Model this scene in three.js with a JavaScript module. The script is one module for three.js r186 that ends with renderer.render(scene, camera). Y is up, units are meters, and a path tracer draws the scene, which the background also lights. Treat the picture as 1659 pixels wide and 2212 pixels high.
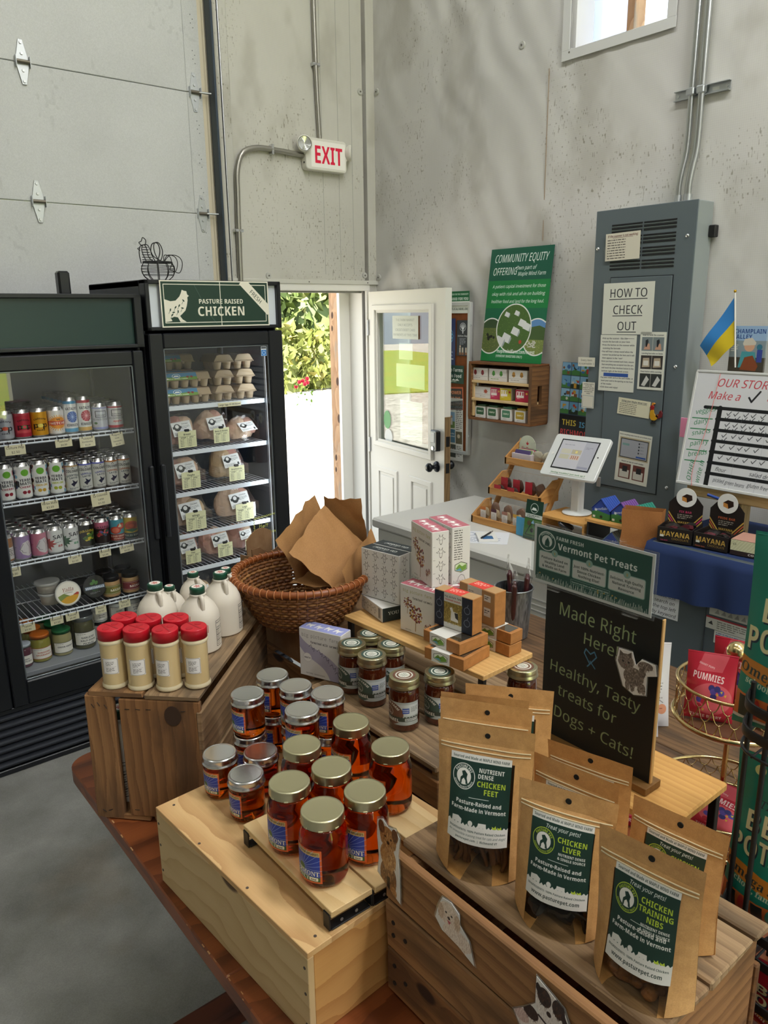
import * as THREE from 'three';
import { RectAreaLightUniformsLib } from 'three/addons/lights/RectAreaLightUniformsLib.js';
import { mergeGeometries } from 'three/addons/utils/BufferGeometryUtils.js';

// ---------- camera, sky, sun, large lights, exposure ----------
const scene = new THREE.Scene();
const W = 1659, H = 2212, FPX = 1665;
const camera = new THREE.PerspectiveCamera(2 * Math.atan(H / 2 / FPX) * 180 / Math.PI, W / H, 0.05, 120);
camera.position.set(-3.35, 1.90, 4.17);
camera.rotation.order = 'YXZ';
camera.rotation.set(-14.55 * Math.PI / 180, -39.02 * Math.PI / 180, -0.674 * Math.PI / 180);
camera.updateMatrixWorld();
scene.add(camera);
const renderer = new THREE.WebGLRenderer({ antialias: true });
renderer.toneMapping = THREE.LinearToneMapping;
renderer.toneMappingExposure = 0.86;
renderer.shadowMap.enabled = true;
scene.background = new THREE.Color().setRGB(0.80, 0.90, 1.0);
scene.backgroundIntensity = 3.2;
RectAreaLightUniformsLib.init();
const sun = new THREE.DirectionalLight(new THREE.Color().setRGB(1, 0.94, 0.84), 40);
sun.position.set(-5, 17.5, 1); sun.target.position.set(0, 0, -4);
sun.castShadow = true;
Object.assign(sun.shadow.camera, { left: -14, right: 14, top: 14, bottom: -14, near: 1, far: 50 });
sun.shadow.mapSize.set(2048, 2048);
scene.add(sun, sun.target);
const CEIL = 5.4;
const LAMP = 46;
const TUBES = [[-1.5, 2.2, 0.62], [-1.5, 4.7, 1.5], [-1.9, 7.2, 2.3], [-4.8, 2.2, 0.12], [-4.8, 4.7, 0.15], [-4.8, 7.2, 0.6]];

// ---------- helpers ----------
function rng(seed) { let s = seed | 0; return () => { s = (s + 0x6d2b79f5) | 0; let t = Math.imul(s ^ (s >>> 15), 1 | s); t = (t + Math.imul(t ^ (t >>> 7), 61 | t)) ^ t; return ((t ^ (t >>> 14)) >>> 0) / 4294967296; }; }
const R0 = rng(7);
const rr = (a, b, r = R0) => a + (b - a) * r();
const D2R = Math.PI / 180;
const clamp = (x, a = 0, b = 1) => Math.min(b, Math.max(a, x));
const mix = (a, b, t) => a + (b - a) * t;
const sst = (a, b, x) => { const t = clamp((x - a) / (b - a)); return t * t * (3 - 2 * t); };
const used = {};
function nm(n) { const k = used[n] = (used[n] ?? -1) + 1; return k ? n + '_' + String(k).padStart(3, '0') : n; }
const V = (x, y, z) => new THREE.Vector3(x, y, z);
function meta(o, label, category, group, kind) { if (label) o.userData.label = label; if (category) o.userData.category = category; if (group) o.userData.group = group; if (kind) o.userData.kind = kind; return o; }
function thing(name, label, category, x = 0, y = 0, z = 0, turn = 0, group) { const g = new THREE.Group(); g.name = nm(name); g.position.set(x, y, z); g.rotation.y = turn; meta(g, label, category, group); scene.add(g); return g; }
function mesh(name, geo, mat, parent, x = 0, y = 0, z = 0) { const m = new THREE.Mesh(geo, mat); m.name = name; m.position.set(x, y, z); m.castShadow = m.receiveShadow = true; parent.add(m); return m; }
function one(name, label, category, geo, mat, x = 0, y = 0, z = 0, turn = 0, group) { const m = mesh(nm(name), geo, mat, scene, x, y, z); m.rotation.y = turn; return meta(m, label, category, group); }
function struct(name, geo, mat, x = 0, y = 0, z = 0) { const m = mesh(name, geo, mat, scene, x, y, z); m.userData.kind = 'structure'; return m; }
function copy(o, x, y, z, turn, label, group) { const c = o.clone(); c.name = nm(o.name.replace(/_\d\d\d$/, '')); c.position.set(x, y, z); if (turn !== undefined) c.rotation.y = turn; c.userData = { ...o.userData }; if (label) c.userData.label = label; if (group) c.userData.group = group; scene.add(c); return c; }
function col(c) { return Array.isArray(c) ? new THREE.Color().setRGB(...c) : new THREE.Color(c); }
const mcache = {};
function M(c, rough = 0.7, o = {}) { const key = JSON.stringify([c, rough, o]); if (mcache[key]) return mcache[key]; const P = o.clearcoat || o.transmission || o.sheen || o.ior ? THREE.MeshPhysicalMaterial : THREE.MeshStandardMaterial; const q = { ...o }; if (q.emissive) q.emissive = col(q.emissive); if (q.attenuationColor) q.attenuationColor = col(q.attenuationColor); return mcache[key] = new P({ color: col(c), roughness: rough, ...q }); }
function T(map, rough = 0.8, o = {}) { const P = o.clearcoat || o.sheen ? THREE.MeshPhysicalMaterial : THREE.MeshStandardMaterial; return new P({ map, roughness: rough, ...o }); }

// geometry
function geoFrom(pos, uv, idx) { const g = new THREE.BufferGeometry(); g.setAttribute('position', new THREE.Float32BufferAttribute(pos, 3)); if (uv) g.setAttribute('uv', new THREE.Float32BufferAttribute(uv, 2)); if (idx) g.setIndex(idx); g.computeVertexNormals(); return g; }
// chamfered box, centred, uv in metres with u along the longest (grain) side; jit makes the corners uneven
function cbox(w, h, d, b = 0.0015, o = {}) {
  const S = [w / 2, h / 2, d / 2], P = [], UV = [], r = rng(o.seed ?? 1);
  b = Math.min(b, w * 0.45, h * 0.45, d * 0.45);
  const g = o.grain ?? (w >= h && w >= d ? 0 : h >= d ? 1 : 2), ou = o.ou ?? 0, ov = o.ov ?? 0, jit = o.jit ?? 0;
  const C = [];
  for (let c = 0; c < 8; c++) { const s = [c & 1 ? 1 : -1, c & 2 ? 1 : -1, c & 4 ? 1 : -1], j = [0, 1, 2].map(() => (r() - 0.5) * 2 * jit); C.push([0, 1, 2].map((a) => [0, 1, 2].map((k) => s[k] * (S[k] - (k === a ? 0 : b)) + j[k]))); }
  const tri = (A, B, D) => {
    const e = [B[0] - A[0], B[1] - A[1], B[2] - A[2]], f = [D[0] - A[0], D[1] - A[1], D[2] - A[2]];
    const n = [e[1] * f[2] - e[2] * f[1], e[2] * f[0] - e[0] * f[2], e[0] * f[1] - e[1] * f[0]];
    const m = [A[0] + B[0] + D[0], A[1] + B[1] + D[1], A[2] + B[2] + D[2]];
    const L = n[0] * m[0] + n[1] * m[1] + n[2] * m[2] >= 0 ? [A, B, D] : [A, D, B];
    const an = n.map(Math.abs), ax = an[0] >= an[1] && an[0] >= an[2] ? 0 : an[1] >= an[2] ? 1 : 2;
    let u, v; if (ax === g) { u = (g + 1) % 3; v = (g + 2) % 3; } else { u = g; v = 3 - g - ax; }
    for (const p of L) { P.push(...p); UV.push(p[u] + ou, p[v] + ov + (ax === g ? 0 : S[ax] * 0.7)); }
  };
  const quad = (A, B, D, E) => { tri(A, B, D); tri(A, D, E); };
  for (let a = 0; a < 3; a++) { const x = 1 << (a + 1) % 3, y = 1 << (a + 2) % 3; for (const s of [0, 1 << a]) quad(C[s][a], C[s | x][a], C[s | x | y][a], C[s | y][a]); }
  for (let a = 0; a < 3; a++) { const bx = (a + 1) % 3, cx = (a + 2) % 3; for (const s1 of [0, 1 << bx]) for (const s2 of [0, 1 << cx]) { const q = s1 | s2, q2 = q | (1 << a); quad(C[q][bx], C[q2][bx], C[q2][cx], C[q][cx]); } }
  for (let c = 0; c < 8; c++) tri(...C[c]);
  const G = geoFrom(P, UV); return G;
}
const mv = (g, x, y, z) => g.translate(x, y, z);
const lathe = (pts, seg = 32) => new THREE.LatheGeometry(pts.map(([x, y]) => new THREE.Vector2(x, y)), seg);
function tube(pts, r, seg = 0, rad = 6, closed = false) { const c = new THREE.CatmullRomCurve3(pts.map((p) => p.isVector3 ? p : V(...p)), closed, 'centripetal'); return new THREE.TubeGeometry(c, seg || pts.length * 5, r, rad, closed); }
function rod(a, b, r, rad = 6) { a = V(...a); b = V(...b); const g = new THREE.CylinderGeometry(r, r, a.distanceTo(b), rad); g.applyQuaternion(new THREE.Quaternion().setFromUnitVectors(V(0, 1, 0), b.clone().sub(a).normalize())); const m = a.add(b).multiplyScalar(0.5); return g.translate(m.x, m.y, m.z); }
function merge(list) { return mergeGeometries(list.map((g) => { const n = g.index ? g.toNonIndexed() : g; for (const k of Object.keys(n.attributes)) if (!['position', 'normal', 'uv'].includes(k)) n.deleteAttribute(k); return n; })); }
function shapeOf(pts) { const s = new THREE.Shape(); pts.forEach(([x, y], i) => i ? s.lineTo(x, y) : s.moveTo(x, y)); s.closePath(); return s; }
function extr(pts, depth, o = {}) { return new THREE.ExtrudeGeometry(Array.isArray(pts) === false ? pts : shapeOf(pts), { depth, bevelEnabled: !!o.bevel, bevelSize: o.bevel ?? 0, bevelThickness: o.bevel ?? 0, bevelSegments: 1, curveSegments: o.cs ?? 8 }); }
function rrect(w, h, r, x = -w / 2, y = -h / 2) { const s = new THREE.Shape(); s.moveTo(x + r, y); s.lineTo(x + w - r, y); s.absarc(x + w - r, y + r, r, -Math.PI / 2, 0); s.lineTo(x + w, y + h - r); s.absarc(x + w - r, y + h - r, r, 0, Math.PI / 2); s.lineTo(x + r, y + h); s.absarc(x + r, y + h - r, r, Math.PI / 2, Math.PI); s.lineTo(x, y + r); s.absarc(x + r, y + r, r, Math.PI, Math.PI * 1.5); return s; }
function displace(g, f) { const p = g.attributes.position; for (let i = 0; i < p.count; i++) { const q = f(p.getX(i), p.getY(i), p.getZ(i)); p.setXYZ(i, q[0], q[1], q[2]); } g.computeVertexNormals(); return g; }

// ---------- noise and textures ----------
function hsh(x, y, s) { let h = Math.imul(x, 374761393) ^ Math.imul(y, 668265263) ^ Math.imul(s, 974634777); h = Math.imul(h ^ (h >>> 13), 1274126177); return ((h ^ (h >>> 16)) >>> 0) / 4294967296; }
function pn(x, y, P, Q, s) { const i = Math.floor(x), j = Math.floor(y), a = x - i, b = y - j, u = a * a * (3 - 2 * a), v = b * b * (3 - 2 * b); const X = ((i % P) + P) % P, Y = ((j % Q) + Q) % Q, X1 = (X + 1) % P, Y1 = (Y + 1) % Q; return mix(mix(hsh(X, Y, s), hsh(X1, Y, s), u), mix(hsh(X, Y1, s), hsh(X1, Y1, s), u), v); }
function fbm(x, y, P, Q, s, o = 4) { let a = 0.5, t = 0, n = 0; for (let k = 0; k < o; k++) { t += a * pn(x, y, P, Q, s + k * 17); n += a; a *= 0.5; x *= 2; y *= 2; P *= 2; Q *= 2; } return t / n; }
function noise3(x, y, z, s = 3) { return (pn(x + z * 0.73, y - z * 0.41, 4096, 4096, s) + pn(y + x * 0.37, z + x * 0.19, 4096, 4096, s + 5) + pn(z + y * 0.29, x - y * 0.31, 4096, 4096, s + 9)) / 3; }
function pix(w, h, f, su, sv, srgb = true) { const d = new Uint8Array(w * h * 4); for (let j = 0; j < h; j++) for (let i = 0; i < w; i++) { const c = f(i / w, j / h), k = (j * w + i) * 4; d[k] = clamp(c[0], 0, 255); d[k + 1] = clamp(c[1], 0, 255); d[k + 2] = clamp(c[2], 0, 255); d[k + 3] = 255; } const t = new THREE.DataTexture(d, w, h); t.wrapS = t.wrapT = THREE.RepeatWrapping; t.magFilter = THREE.LinearFilter; t.minFilter = THREE.LinearMipmapLinearFilter; t.generateMipmaps = true; if (srgb) t.colorSpace = THREE.SRGBColorSpace; t.repeat.set(1 / su, 1 / sv); t.needsUpdate = true; return t; }
const lerp3 = (a, b, t) => [mix(a[0], b[0], t), mix(a[1], b[1], t), mix(a[2], b[2], t)];
// boards: light, dark = early and late wood; rings = bands across; rough streaks; knots
function wood(o) {
  const { w = 768, h = 384, su = 1.0, sv = 0.4, light, dark, rings = 14, warp = 1.4, streak = 0.3, seed = 1, knots = 0, stain = 0, stainC = [40, 36, 32], sharp = 1.6 } = o, r = rng(seed * 31 + 5), K = [];
  for (let k = 0; k < knots; k++) K.push([r(), r(), rr(0.008, 0.018, r)]);
  return pix(w, h, (u, v) => {
    let q = v * rings + warp * fbm(u * 4, v * 3, 4, 3, seed) * 2, kn = 0;
    for (const [a, b, s] of K) { let du = Math.abs(u - a), dv = Math.abs(v - b); du = Math.min(du, 1 - du) * su; dv = Math.min(dv, 1 - dv) * sv; const e = Math.hypot(du * 0.55, dv) / s; q += 2.2 * Math.exp(-e * 0.8) * (v > b ? 1 : -1); kn = Math.max(kn, 1 - sst(0.7, 1.15, e)); }
    const fr = q - Math.floor(q), ring = Math.pow(fr, sharp), fi = pn(u * 12, v * 260, 12, 260, seed + 3) * 0.6 + pn(u * 30, v * 420, 30, 420, seed + 4) * 0.4, big = fbm(u * 3, v * 5, 3, 5, seed + 8, 3);
    let c = lerp3(light, dark, clamp(ring * 0.62 + (fi - 0.5) * streak + (big - 0.5) * 0.55));
    if (stain) { const s = sst(0.48, 0.75, fbm(u * 5, v * 7, 5, 7, seed + 21, 5)) * stain; c = lerp3(c, stainC, s); }
    if (kn) c = lerp3(c, [dark[0] * 0.42, dark[1] * 0.36, dark[2] * 0.34], kn * 0.9);
    return c;
  }, su, sv);
}
const TX = {
  pine: wood({ light: [216, 178, 124], dark: [176, 130, 80], rings: 9, seed: 3, streak: 0.18, knots: 0 }),
  pineKnot: wood({ light: [204, 176, 130], dark: [178, 144, 98], rings: 9, seed: 5, warp: 1.5, streak: 0.16, knots: 7, sharp: 3 }),
  pale: wood({ light: [222, 192, 140], dark: [198, 160, 106], rings: 12, seed: 8, streak: 0.16 }),
  bamboo: wood({ light: [214, 172, 110], dark: [190, 142, 82], rings: 26, warp: 0.3, streak: 0.22, seed: 11, sharp: 1 }),
  crate: wood({ light: [158, 122, 84], dark: [106, 76, 48], rings: 16, warp: 0.9, seed: 13, streak: 0.5, knots: 4, stain: 0.5, stainC: [70, 54, 40] }),
  weather: wood({ light: [168, 144, 114], dark: [116, 94, 70], rings: 18, warp: 0.8, seed: 17, streak: 0.6, stain: 0.5, stainC: [78, 70, 62] }),
  table: wood({ light: [136, 74, 38], dark: [88, 42, 20], rings: 5, seed: 19, streak: 0.25, stain: 0.55, stainC: [64, 32, 18] }),
  cedar: wood({ light: [196, 158, 122], dark: [150, 108, 76], rings: 7, seed: 23, streak: 0.4, knots: 5, stain: 0.7, stainC: [150, 140, 130] }),
};
TX.floor = pix(1024, 1024, (u, v) => { const a = fbm(u * 4, v * 4, 4, 4, 41, 6), b = fbm(u * 24, v * 24, 24, 24, 42, 4), c = fbm(u * 7, v * 7, 7, 7, 43, 5), f = hsh(u * 1024 | 0, v * 1024 | 0, 4); let g = 128 + (a - 0.5) * 90 + (b - 0.5) * 36 + (f - 0.5) * 14; const st = sst(0.6, 0.8, c); return [g + st * 5, g - 1, g - 6 - st * 4]; }, 2.4, 2.4);
TX.liner = pix(1536, 1536, (u, v) => {
  const wv = (Math.sin(u * 2 * Math.PI * 330) + Math.sin(v * 2 * Math.PI * 330)) * 1.6, big = fbm(u * 5, v * 5, 5, 5, 51, 4), a = fbm(u * 9 + v * 5, v * 14, 9 * 1000, 14, 52, 3);
  let g = 209 + (big - 0.5) * 20 + wv, d = sst(0.54, 0.78, fbm(u * 11, v * 7, 11, 7, 53, 5)) * 20;
  const cl = sst(0.56, 0.66, fbm(u * 8, v * 6, 8, 6, 54, 3)), fl = sst(0.82, 0.92, pn(u * 620, v * 210, 620, 210, 55)) * cl; d += fl * 46 + (a - 0.5) * 6;
  return [g - d, g - 2 - d * 1.04, g - 8 - d * 1.16];
}, 3, 3);
TX.garage = pix(512, 512, (u, v) => { const g = 200 + (fbm(u * 6, v * 6, 6, 6, 61, 4) - 0.5) * 12 + (hsh(u * 512 | 0, v * 512 | 0, 9) - 0.5) * 12, s = sst(0.72, 0.8, pn(u * 90, v * 70, 90, 70, 62)) * sst(0.62, 0.72, fbm(u * 5, v * 5, 5, 5, 63, 3)) * 9; return [g - s, g + 1 - s, g - 1 - s]; }, 1.6, 1.6);
TX.kraft = pix(512, 512, (u, v) => { const g = (fbm(u * 40, v * 40, 40, 40, 71, 3) - 0.5) * 26 + (hsh(u * 512 | 0, v * 512 | 0, 3) - 0.5) * 14; return [204 + g, 166 + g, 116 + g * 0.9]; }, 0.4, 0.4);
TX.card = pix(512, 512, (u, v) => { const g = (fbm(u * 20, v * 20, 20, 20, 75, 3) - 0.5) * 20 + Math.sin(u * 2 * Math.PI * 80) * 3 + (hsh(u * 512 | 0, v * 512 | 0, 3) - 0.5) * 8; return [142 + g, 108 + g, 74 + g]; }, 0.4, 0.4);
TX.galv = pix(512, 512, (u, v) => { const a = pn(u * 22, v * 22, 22, 22, 81), b = pn(u * 40 + a * 2, v * 40, 40000, 40, 82), g = 150 + (a - 0.5) * 50 + (b - 0.5) * 40; return [g, g + 3, g + 6]; }, 0.3, 0.3);
TX.gravel = pix(1024, 1024, (u, v) => { const a = fbm(u * 60, v * 60, 60, 60, 91, 4), b = fbm(u * 4, v * 4, 4, 4, 92, 4), g = 176 + (a - 0.5) * 90 + (b - 0.5) * 30; return [g, g - 5, g - 14]; }, 4, 4);
TX.grass = pix(512, 512, (u, v) => { const a = fbm(u * 50, v * 50, 50, 50, 95, 4), b = fbm(u * 5, v * 5, 5, 5, 96, 3); return [92 + a * 70 + b * 30, 118 + a * 70, 40 + a * 30]; }, 2, 2);
const MW = {}; for (const k of ['pine', 'pineKnot', 'pale', 'bamboo', 'crate', 'weather', 'table', 'cedar']) MW[k] = T(TX[k], { table: 0.42, bamboo: 0.5, pale: 0.6, pine: 0.62 }[k] ?? 0.8);
const variant = (k, c) => { const key = k + c; return MW[key] ??= T(TX[k], 0.82, { color: col(c) }); };
const MK = T(TX.kraft, 0.62), MCard = T(TX.card, 0.85), MGalv = T(TX.galv, 0.38, { metalness: 0.85 });
const steel = M([0.62, 0.63, 0.64], 0.32, { metalness: 1 }), zinc = M([0.55, 0.57, 0.58], 0.4, { metalness: 0.9 }), blackPl = M('#0d0f13', 0.35), blackMt = M('#141414', 0.5), white = M('#e9e8e3', 0.55), alu = M([0.78, 0.78, 0.78], 0.28, { metalness: 1 });

// print atlas: lettering, labels, posters and screens
const ATL = [];
function print(w, h, draw) {
  let a = ATL.find((k) => k.fit(w + 4, h + 4));
  if (!a) { const c = document.createElement('canvas'); c.width = c.height = 2048; a = { c, g: c.getContext('2d'), x: 0, y: 0, row: 0, fit(w, h) { if (this.x + w > 2048) return this.y + this.row + h <= 2048; return this.y + h <= 2048; } }; a.tex = new THREE.CanvasTexture(c); a.tex.colorSpace = THREE.SRGBColorSpace; a.mats = {}; ATL.push(a); }
  if (a.x + w + 4 > 2048) { a.y += a.row; a.x = 0; a.row = 0; }
  const x = a.x + 2, y = a.y + 2; a.x += w + 4; a.row = Math.max(a.row, h + 4);
  const g = a.g; g.save(); g.beginPath(); g.rect(x, y, w, h); g.clip(); g.translate(x, y); g.textBaseline = 'middle'; g.textAlign = 'center'; g.lineJoin = 'round'; draw(g, w, h); g.restore();
  return { a, u0: (x + 0.5) / 2048, u1: (x + w - 0.5) / 2048, v1: 1 - (y + 0.5) / 2048, v0: 1 - (y + h - 0.5) / 2048 };
}
function PM(reg, rough = 0.75, o = {}) { const k = JSON.stringify([rough, o]); return reg.a.mats[k] ??= T(reg.a.tex, rough, o); }
function toReg(geo, reg, f) { const p = geo.attributes.position, n = p.count, uv = new Float32Array(n * 2); for (let i = 0; i < n; i++) { const [s, t] = f(p.getX(i), p.getY(i), p.getZ(i), i); uv[2 * i] = mix(reg.u0, reg.u1, clamp(s)); uv[2 * i + 1] = mix(reg.v0, reg.v1, clamp(t)); } geo.setAttribute('uv', new THREE.BufferAttribute(uv, 2)); return geo; }
function sheetGeo(w, h, reg, t = 0.0008) { return toReg(new THREE.BoxGeometry(w, h, t), reg, (x, y) => [x / w + 0.5, y / h + 0.5]); }
function cylLabel(r, y0, y1, a0, a1, reg, seg = 18, r2 = r) { const g = new THREE.CylinderGeometry(r2, r, y1 - y0, seg, 1, true, a0, a1 - a0); g.translate(0, (y0 + y1) / 2, 0); const uv = g.attributes.uv; for (let i = 0; i < uv.count; i++) uv.setXY(i, mix(reg.u0, reg.u1, uv.getX(i)), mix(reg.v0, reg.v1, uv.getY(i))); return g; }
function txt(g, s, x, y, size, color, o = {}) { g.save(); g.fillStyle = color; g.font = (o.w ?? 'bold ') + size + 'px ' + (o.f ?? 'sans-serif'); g.textAlign = o.al ?? 'center'; g.translate(x, y); if (o.rot) g.rotate(o.rot); if (o.sx || o.sy) g.scale(o.sx ?? 1, o.sy ?? 1); if (o.skew) g.transform(1, 0, o.skew, 1, 0, 0); if (o.max) g.fillText(s, 0, 0, o.max); else g.fillText(s, 0, 0); g.restore(); }
function bg(g, w, h, c) { g.fillStyle = c; g.fillRect(0, 0, w, h); }
function rct(g, x, y, w, h, c) { g.fillStyle = c; g.fillRect(x, y, w, h); }
function circ(g, x, y, r, c, st, lw) { g.beginPath(); g.arc(x, y, r, 0, 7); if (c) { g.fillStyle = c; g.fill(); } if (st) { g.strokeStyle = st; g.lineWidth = lw ?? 2; g.stroke(); } }
function poly(g, pts, c, st, lw) { g.beginPath(); pts.forEach(([x, y], i) => i ? g.lineTo(x, y) : g.moveTo(x, y)); g.closePath(); if (c) { g.fillStyle = c; g.fill(); } if (st) { g.strokeStyle = st; g.lineWidth = lw ?? 2; g.stroke(); } }
function lines(g, pts, st, lw) { g.beginPath(); pts.forEach(([x, y], i) => i ? g.lineTo(x, y) : g.moveTo(x, y)); g.strokeStyle = st; g.lineWidth = lw; g.lineCap = 'round'; g.stroke(); }
function rbox(g, x, y, w, h, r, c, st, lw) { g.beginPath(); g.moveTo(x + r, y); g.arcTo(x + w, y, x + w, y + h, r); g.arcTo(x + w, y + h, x, y + h, r); g.arcTo(x, y + h, x, y, r); g.arcTo(x, y, x + w, y, r); g.closePath(); if (c) { g.fillStyle = c; g.fill(); } if (st) { g.strokeStyle = st; g.lineWidth = lw ?? 2; g.stroke(); } }
// rows of small print that the photograph leaves unreadable
function greek(g, x, y, w, rows, lh, c, seed = 1, sz = 0.45) { const r = rng(seed); g.fillStyle = c; for (let k = 0; k < rows; k++) { let q = x; const end = x + w * (k === rows - 1 ? 0.6 : rr(0.85, 1, r)); while (q < end) { const l = Math.min(rr(lh * 0.6, lh * 2.6, r), end - q); g.fillRect(q, y + k * lh, l, lh * sz); q += l + lh * 0.4; } } }
function arcTxt(g, s, x, y, r, a0, size, color, dir = 1, o = {}) { g.save(); g.font = (o.w ?? 'bold ') + size + 'px ' + (o.f ?? 'sans-serif'); g.fillStyle = color; const tot = g.measureText(s).width / r; let a = a0 - dir * tot / 2; for (const ch of s) { const w = g.measureText(ch).width / r; a += dir * w / 2; g.save(); g.translate(x + Math.cos(a) * r, y + Math.sin(a) * r); g.rotate(a + dir * Math.PI / 2); g.fillText(ch, 0, 0); g.restore(); a += dir * w / 2; } g.restore(); }
// ---------- the building ----------
const MLiner = T(TX.liner, 0.62), MLinerBack = T(TX.liner, 0.6, { color: col('#f4f3ee') }), MFloor = T(TX.floor, 0.55), MGar = T(TX.garage, 0.42), MWhiteP = M('#e4e2dc', 0.5), MTrim = M('#cfcdc2', 0.5), MCream = M('#d9cdb4', 0.7);
const XL = -9.5, ZF = 9;
struct('floor', cbox(9.9, 0.2, 9.4, 0.001, { grain: 0 }), MFloor, -4.75, -0.1, 4.5);
struct('ceiling', cbox(10, 0.15, 9.6, 0.001), MWhiteP, -4.75, CEIL + 0.075, 4.5);
{ // left wall, plain
  struct('wall_left', cbox(0.2, CEIL, 9.4, 0.001, { grain: 2 }), MLinerBack, XL - 0.1, CEIL / 2, 4.5);
}
{ // wall behind the camera with an open doorway
  const w = new THREE.Group(); w.name = 'wall_front'; w.userData.kind = 'structure'; scene.add(w);
  const D0 = -2.7, D1 = -0.6, DH = 2.7;
  mesh('wall_panel', cbox(D0 - XL, CEIL, 0.2, 0.001), MLinerBack, w, (D0 + XL) / 2, CEIL / 2, ZF + 0.1);
  mesh('wall_panel', cbox(-D1, CEIL, 0.2, 0.001), MLinerBack, w, D1 / 2, CEIL / 2, ZF + 0.1);
  mesh('wall_panel', cbox(D1 - D0, CEIL - DH, 0.2, 0.001), MLinerBack, w, (D0 + D1) / 2, (CEIL + DH) / 2, ZF + 0.1);
}
// right wall: loose woven liner, billowed between its fasteners, over the building's shell
const WN = { z0: 1.523, z1: 2.042, y0: 3.112, y1: 4.0 };
const WN2 = [[3.3, 3.82], [5.1, 5.62], [6.9, 7.42]];
function wrinkle(z, y) {
  const e = Math.exp(-Math.pow((z - 0.55) / 0.75, 2)) * sst(0.3, 1.2, y) * (1 - sst(3.4, 4.2, y)) + 0.22;
  const s = z * 0.86 + y * 0.5 + 0.10 * (fbm(z * 1.5, y * 1.5, 999, 999, 5, 3) - 0.5), k = Math.sin(s * 2 * Math.PI / 0.155 + 9 * fbm(z * 1.6, y * 1.6, 999, 999, 6, 3));
  const k2 = Math.sin((z * 0.55 - y * 0.85) * 2 * Math.PI / 0.21 + 5 * fbm(z * 2.2, y * 2.2, 999, 999, 9, 2));
  let x = e * (0.0048 * k * sst(0.3, 0.75, fbm(z * 2.5, y * 2.5, 999, 999, 7, 2)) * 1.6 + 0.0016 * k2) + 0.02 * (fbm(z * 1.1, y * 1.1, 999, 999, 8, 3) - 0.5);
  const f = sst(0, 0.12, z) * 1; return x * f;
}
{
  const wr = new THREE.Group(); wr.name = 'wall_right'; wr.userData.kind = 'structure'; scene.add(wr);
  const holes = [[WN.z0, WN.z1], ...WN2];
  // liner sheet
  const P = [], UV = [], I = [], ys = [], zs = [];
  for (let y = 0; y <= CEIL + 1e-6; y += 0.036) ys.push(y); ys.push(WN.y0, WN.y1); ys.sort((a, b) => a - b);
  for (let z = 0; z < 3; z += 0.03) zs.push(z); for (let z = 3; z <= ZF; z += 0.1) zs.push(z); for (const [a, b] of holes) zs.push(a, b); zs.sort((a, b) => a - b);
  for (const z of zs) for (const y of ys) { P.push(-wrinkle(z, y) - 0.012, y, z); UV.push(z, y); }
  const n = ys.length;
  for (let i = 0; i + 1 < zs.length; i++) for (let j = 0; j + 1 < n; j++) { const zc = (zs[i] + zs[i + 1]) / 2, yc = (ys[j] + ys[j + 1]) / 2; if (yc > WN.y0 && yc < WN.y1 && holes.some(([a, b]) => zc > a && zc < b)) continue; const a = i * n + j; I.push(a, a + n, a + n + 1, a, a + n + 1, a + 1); }
  mesh('liner_sheet', geoFrom(P, UV, I), MLiner, wr);
  // shell behind
  const cuts = [0, ...holes.flat(), ZF];
  for (let k = 0; k < cuts.length - 1; k += 2) mesh('wall_panel', cbox(0.2, CEIL, cuts[k + 1] - cuts[k], 0.001), MWhiteP, wr, 0.125, CEIL / 2, (cuts[k] + cuts[k + 1]) / 2);
  for (const [a, b] of holes) { mesh('wall_panel', cbox(0.2, WN.y0, b - a, 0.001), MWhiteP, wr, 0.125, WN.y0 / 2, (a + b) / 2); mesh('wall_panel', cbox(0.2, CEIL - WN.y1, b - a, 0.001), MWhiteP, wr, 0.125, (CEIL + WN.y1) / 2, (a + b) / 2); }
  // folded-in flaps of liner around the window nearest the corner
  for (const [w, h, y, z] of [[WN.z1 - WN.z0 + 0.09, 0.045, WN.y0 - 0.022, (WN.z0 + WN.z1) / 2], [0.045, WN.y1 - WN.y0, (WN.y0 + WN.y1) / 2, WN.z0 - 0.022], [0.045, WN.y1 - WN.y0, (WN.y0 + WN.y1) / 2, WN.z1 + 0.022]]) mesh('liner_flap', cbox(0.004, h, w, 0.001), M('#d3d3cf', 0.6), wr, -0.022, y, z);
  // fastener caps
  for (const [y, z] of [[3.21, 1.21], [3.101, 1.524], [3.094, 2.019], [2.121, 0.03], [3.23, 0.03], [1.35, 0.5]]) { const c = mesh('fastener_cap', new THREE.CylinderGeometry(0.017, 0.02, 0.008, 20), M('#bdbcb4', 0.5), wr, -wrinkle(z, y) - 0.016, y, z); c.rotation.z = Math.PI / 2; const d = mesh('screw', new THREE.CylinderGeometry(0.005, 0.005, 0.011, 8), M('#77746c', 0.5, { metalness: 0.5 }), c, 0, 0.002, 0); }
  for (const [zz, y0, y1] of [[1.4, 2.25, 3.06]]) mesh('seam', cbox(0.002, y1 - y0, 0.005, 0.0005), M('#a5927c', 0.7), wr, -0.017, (y0 + y1) / 2, zz);
}
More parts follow.
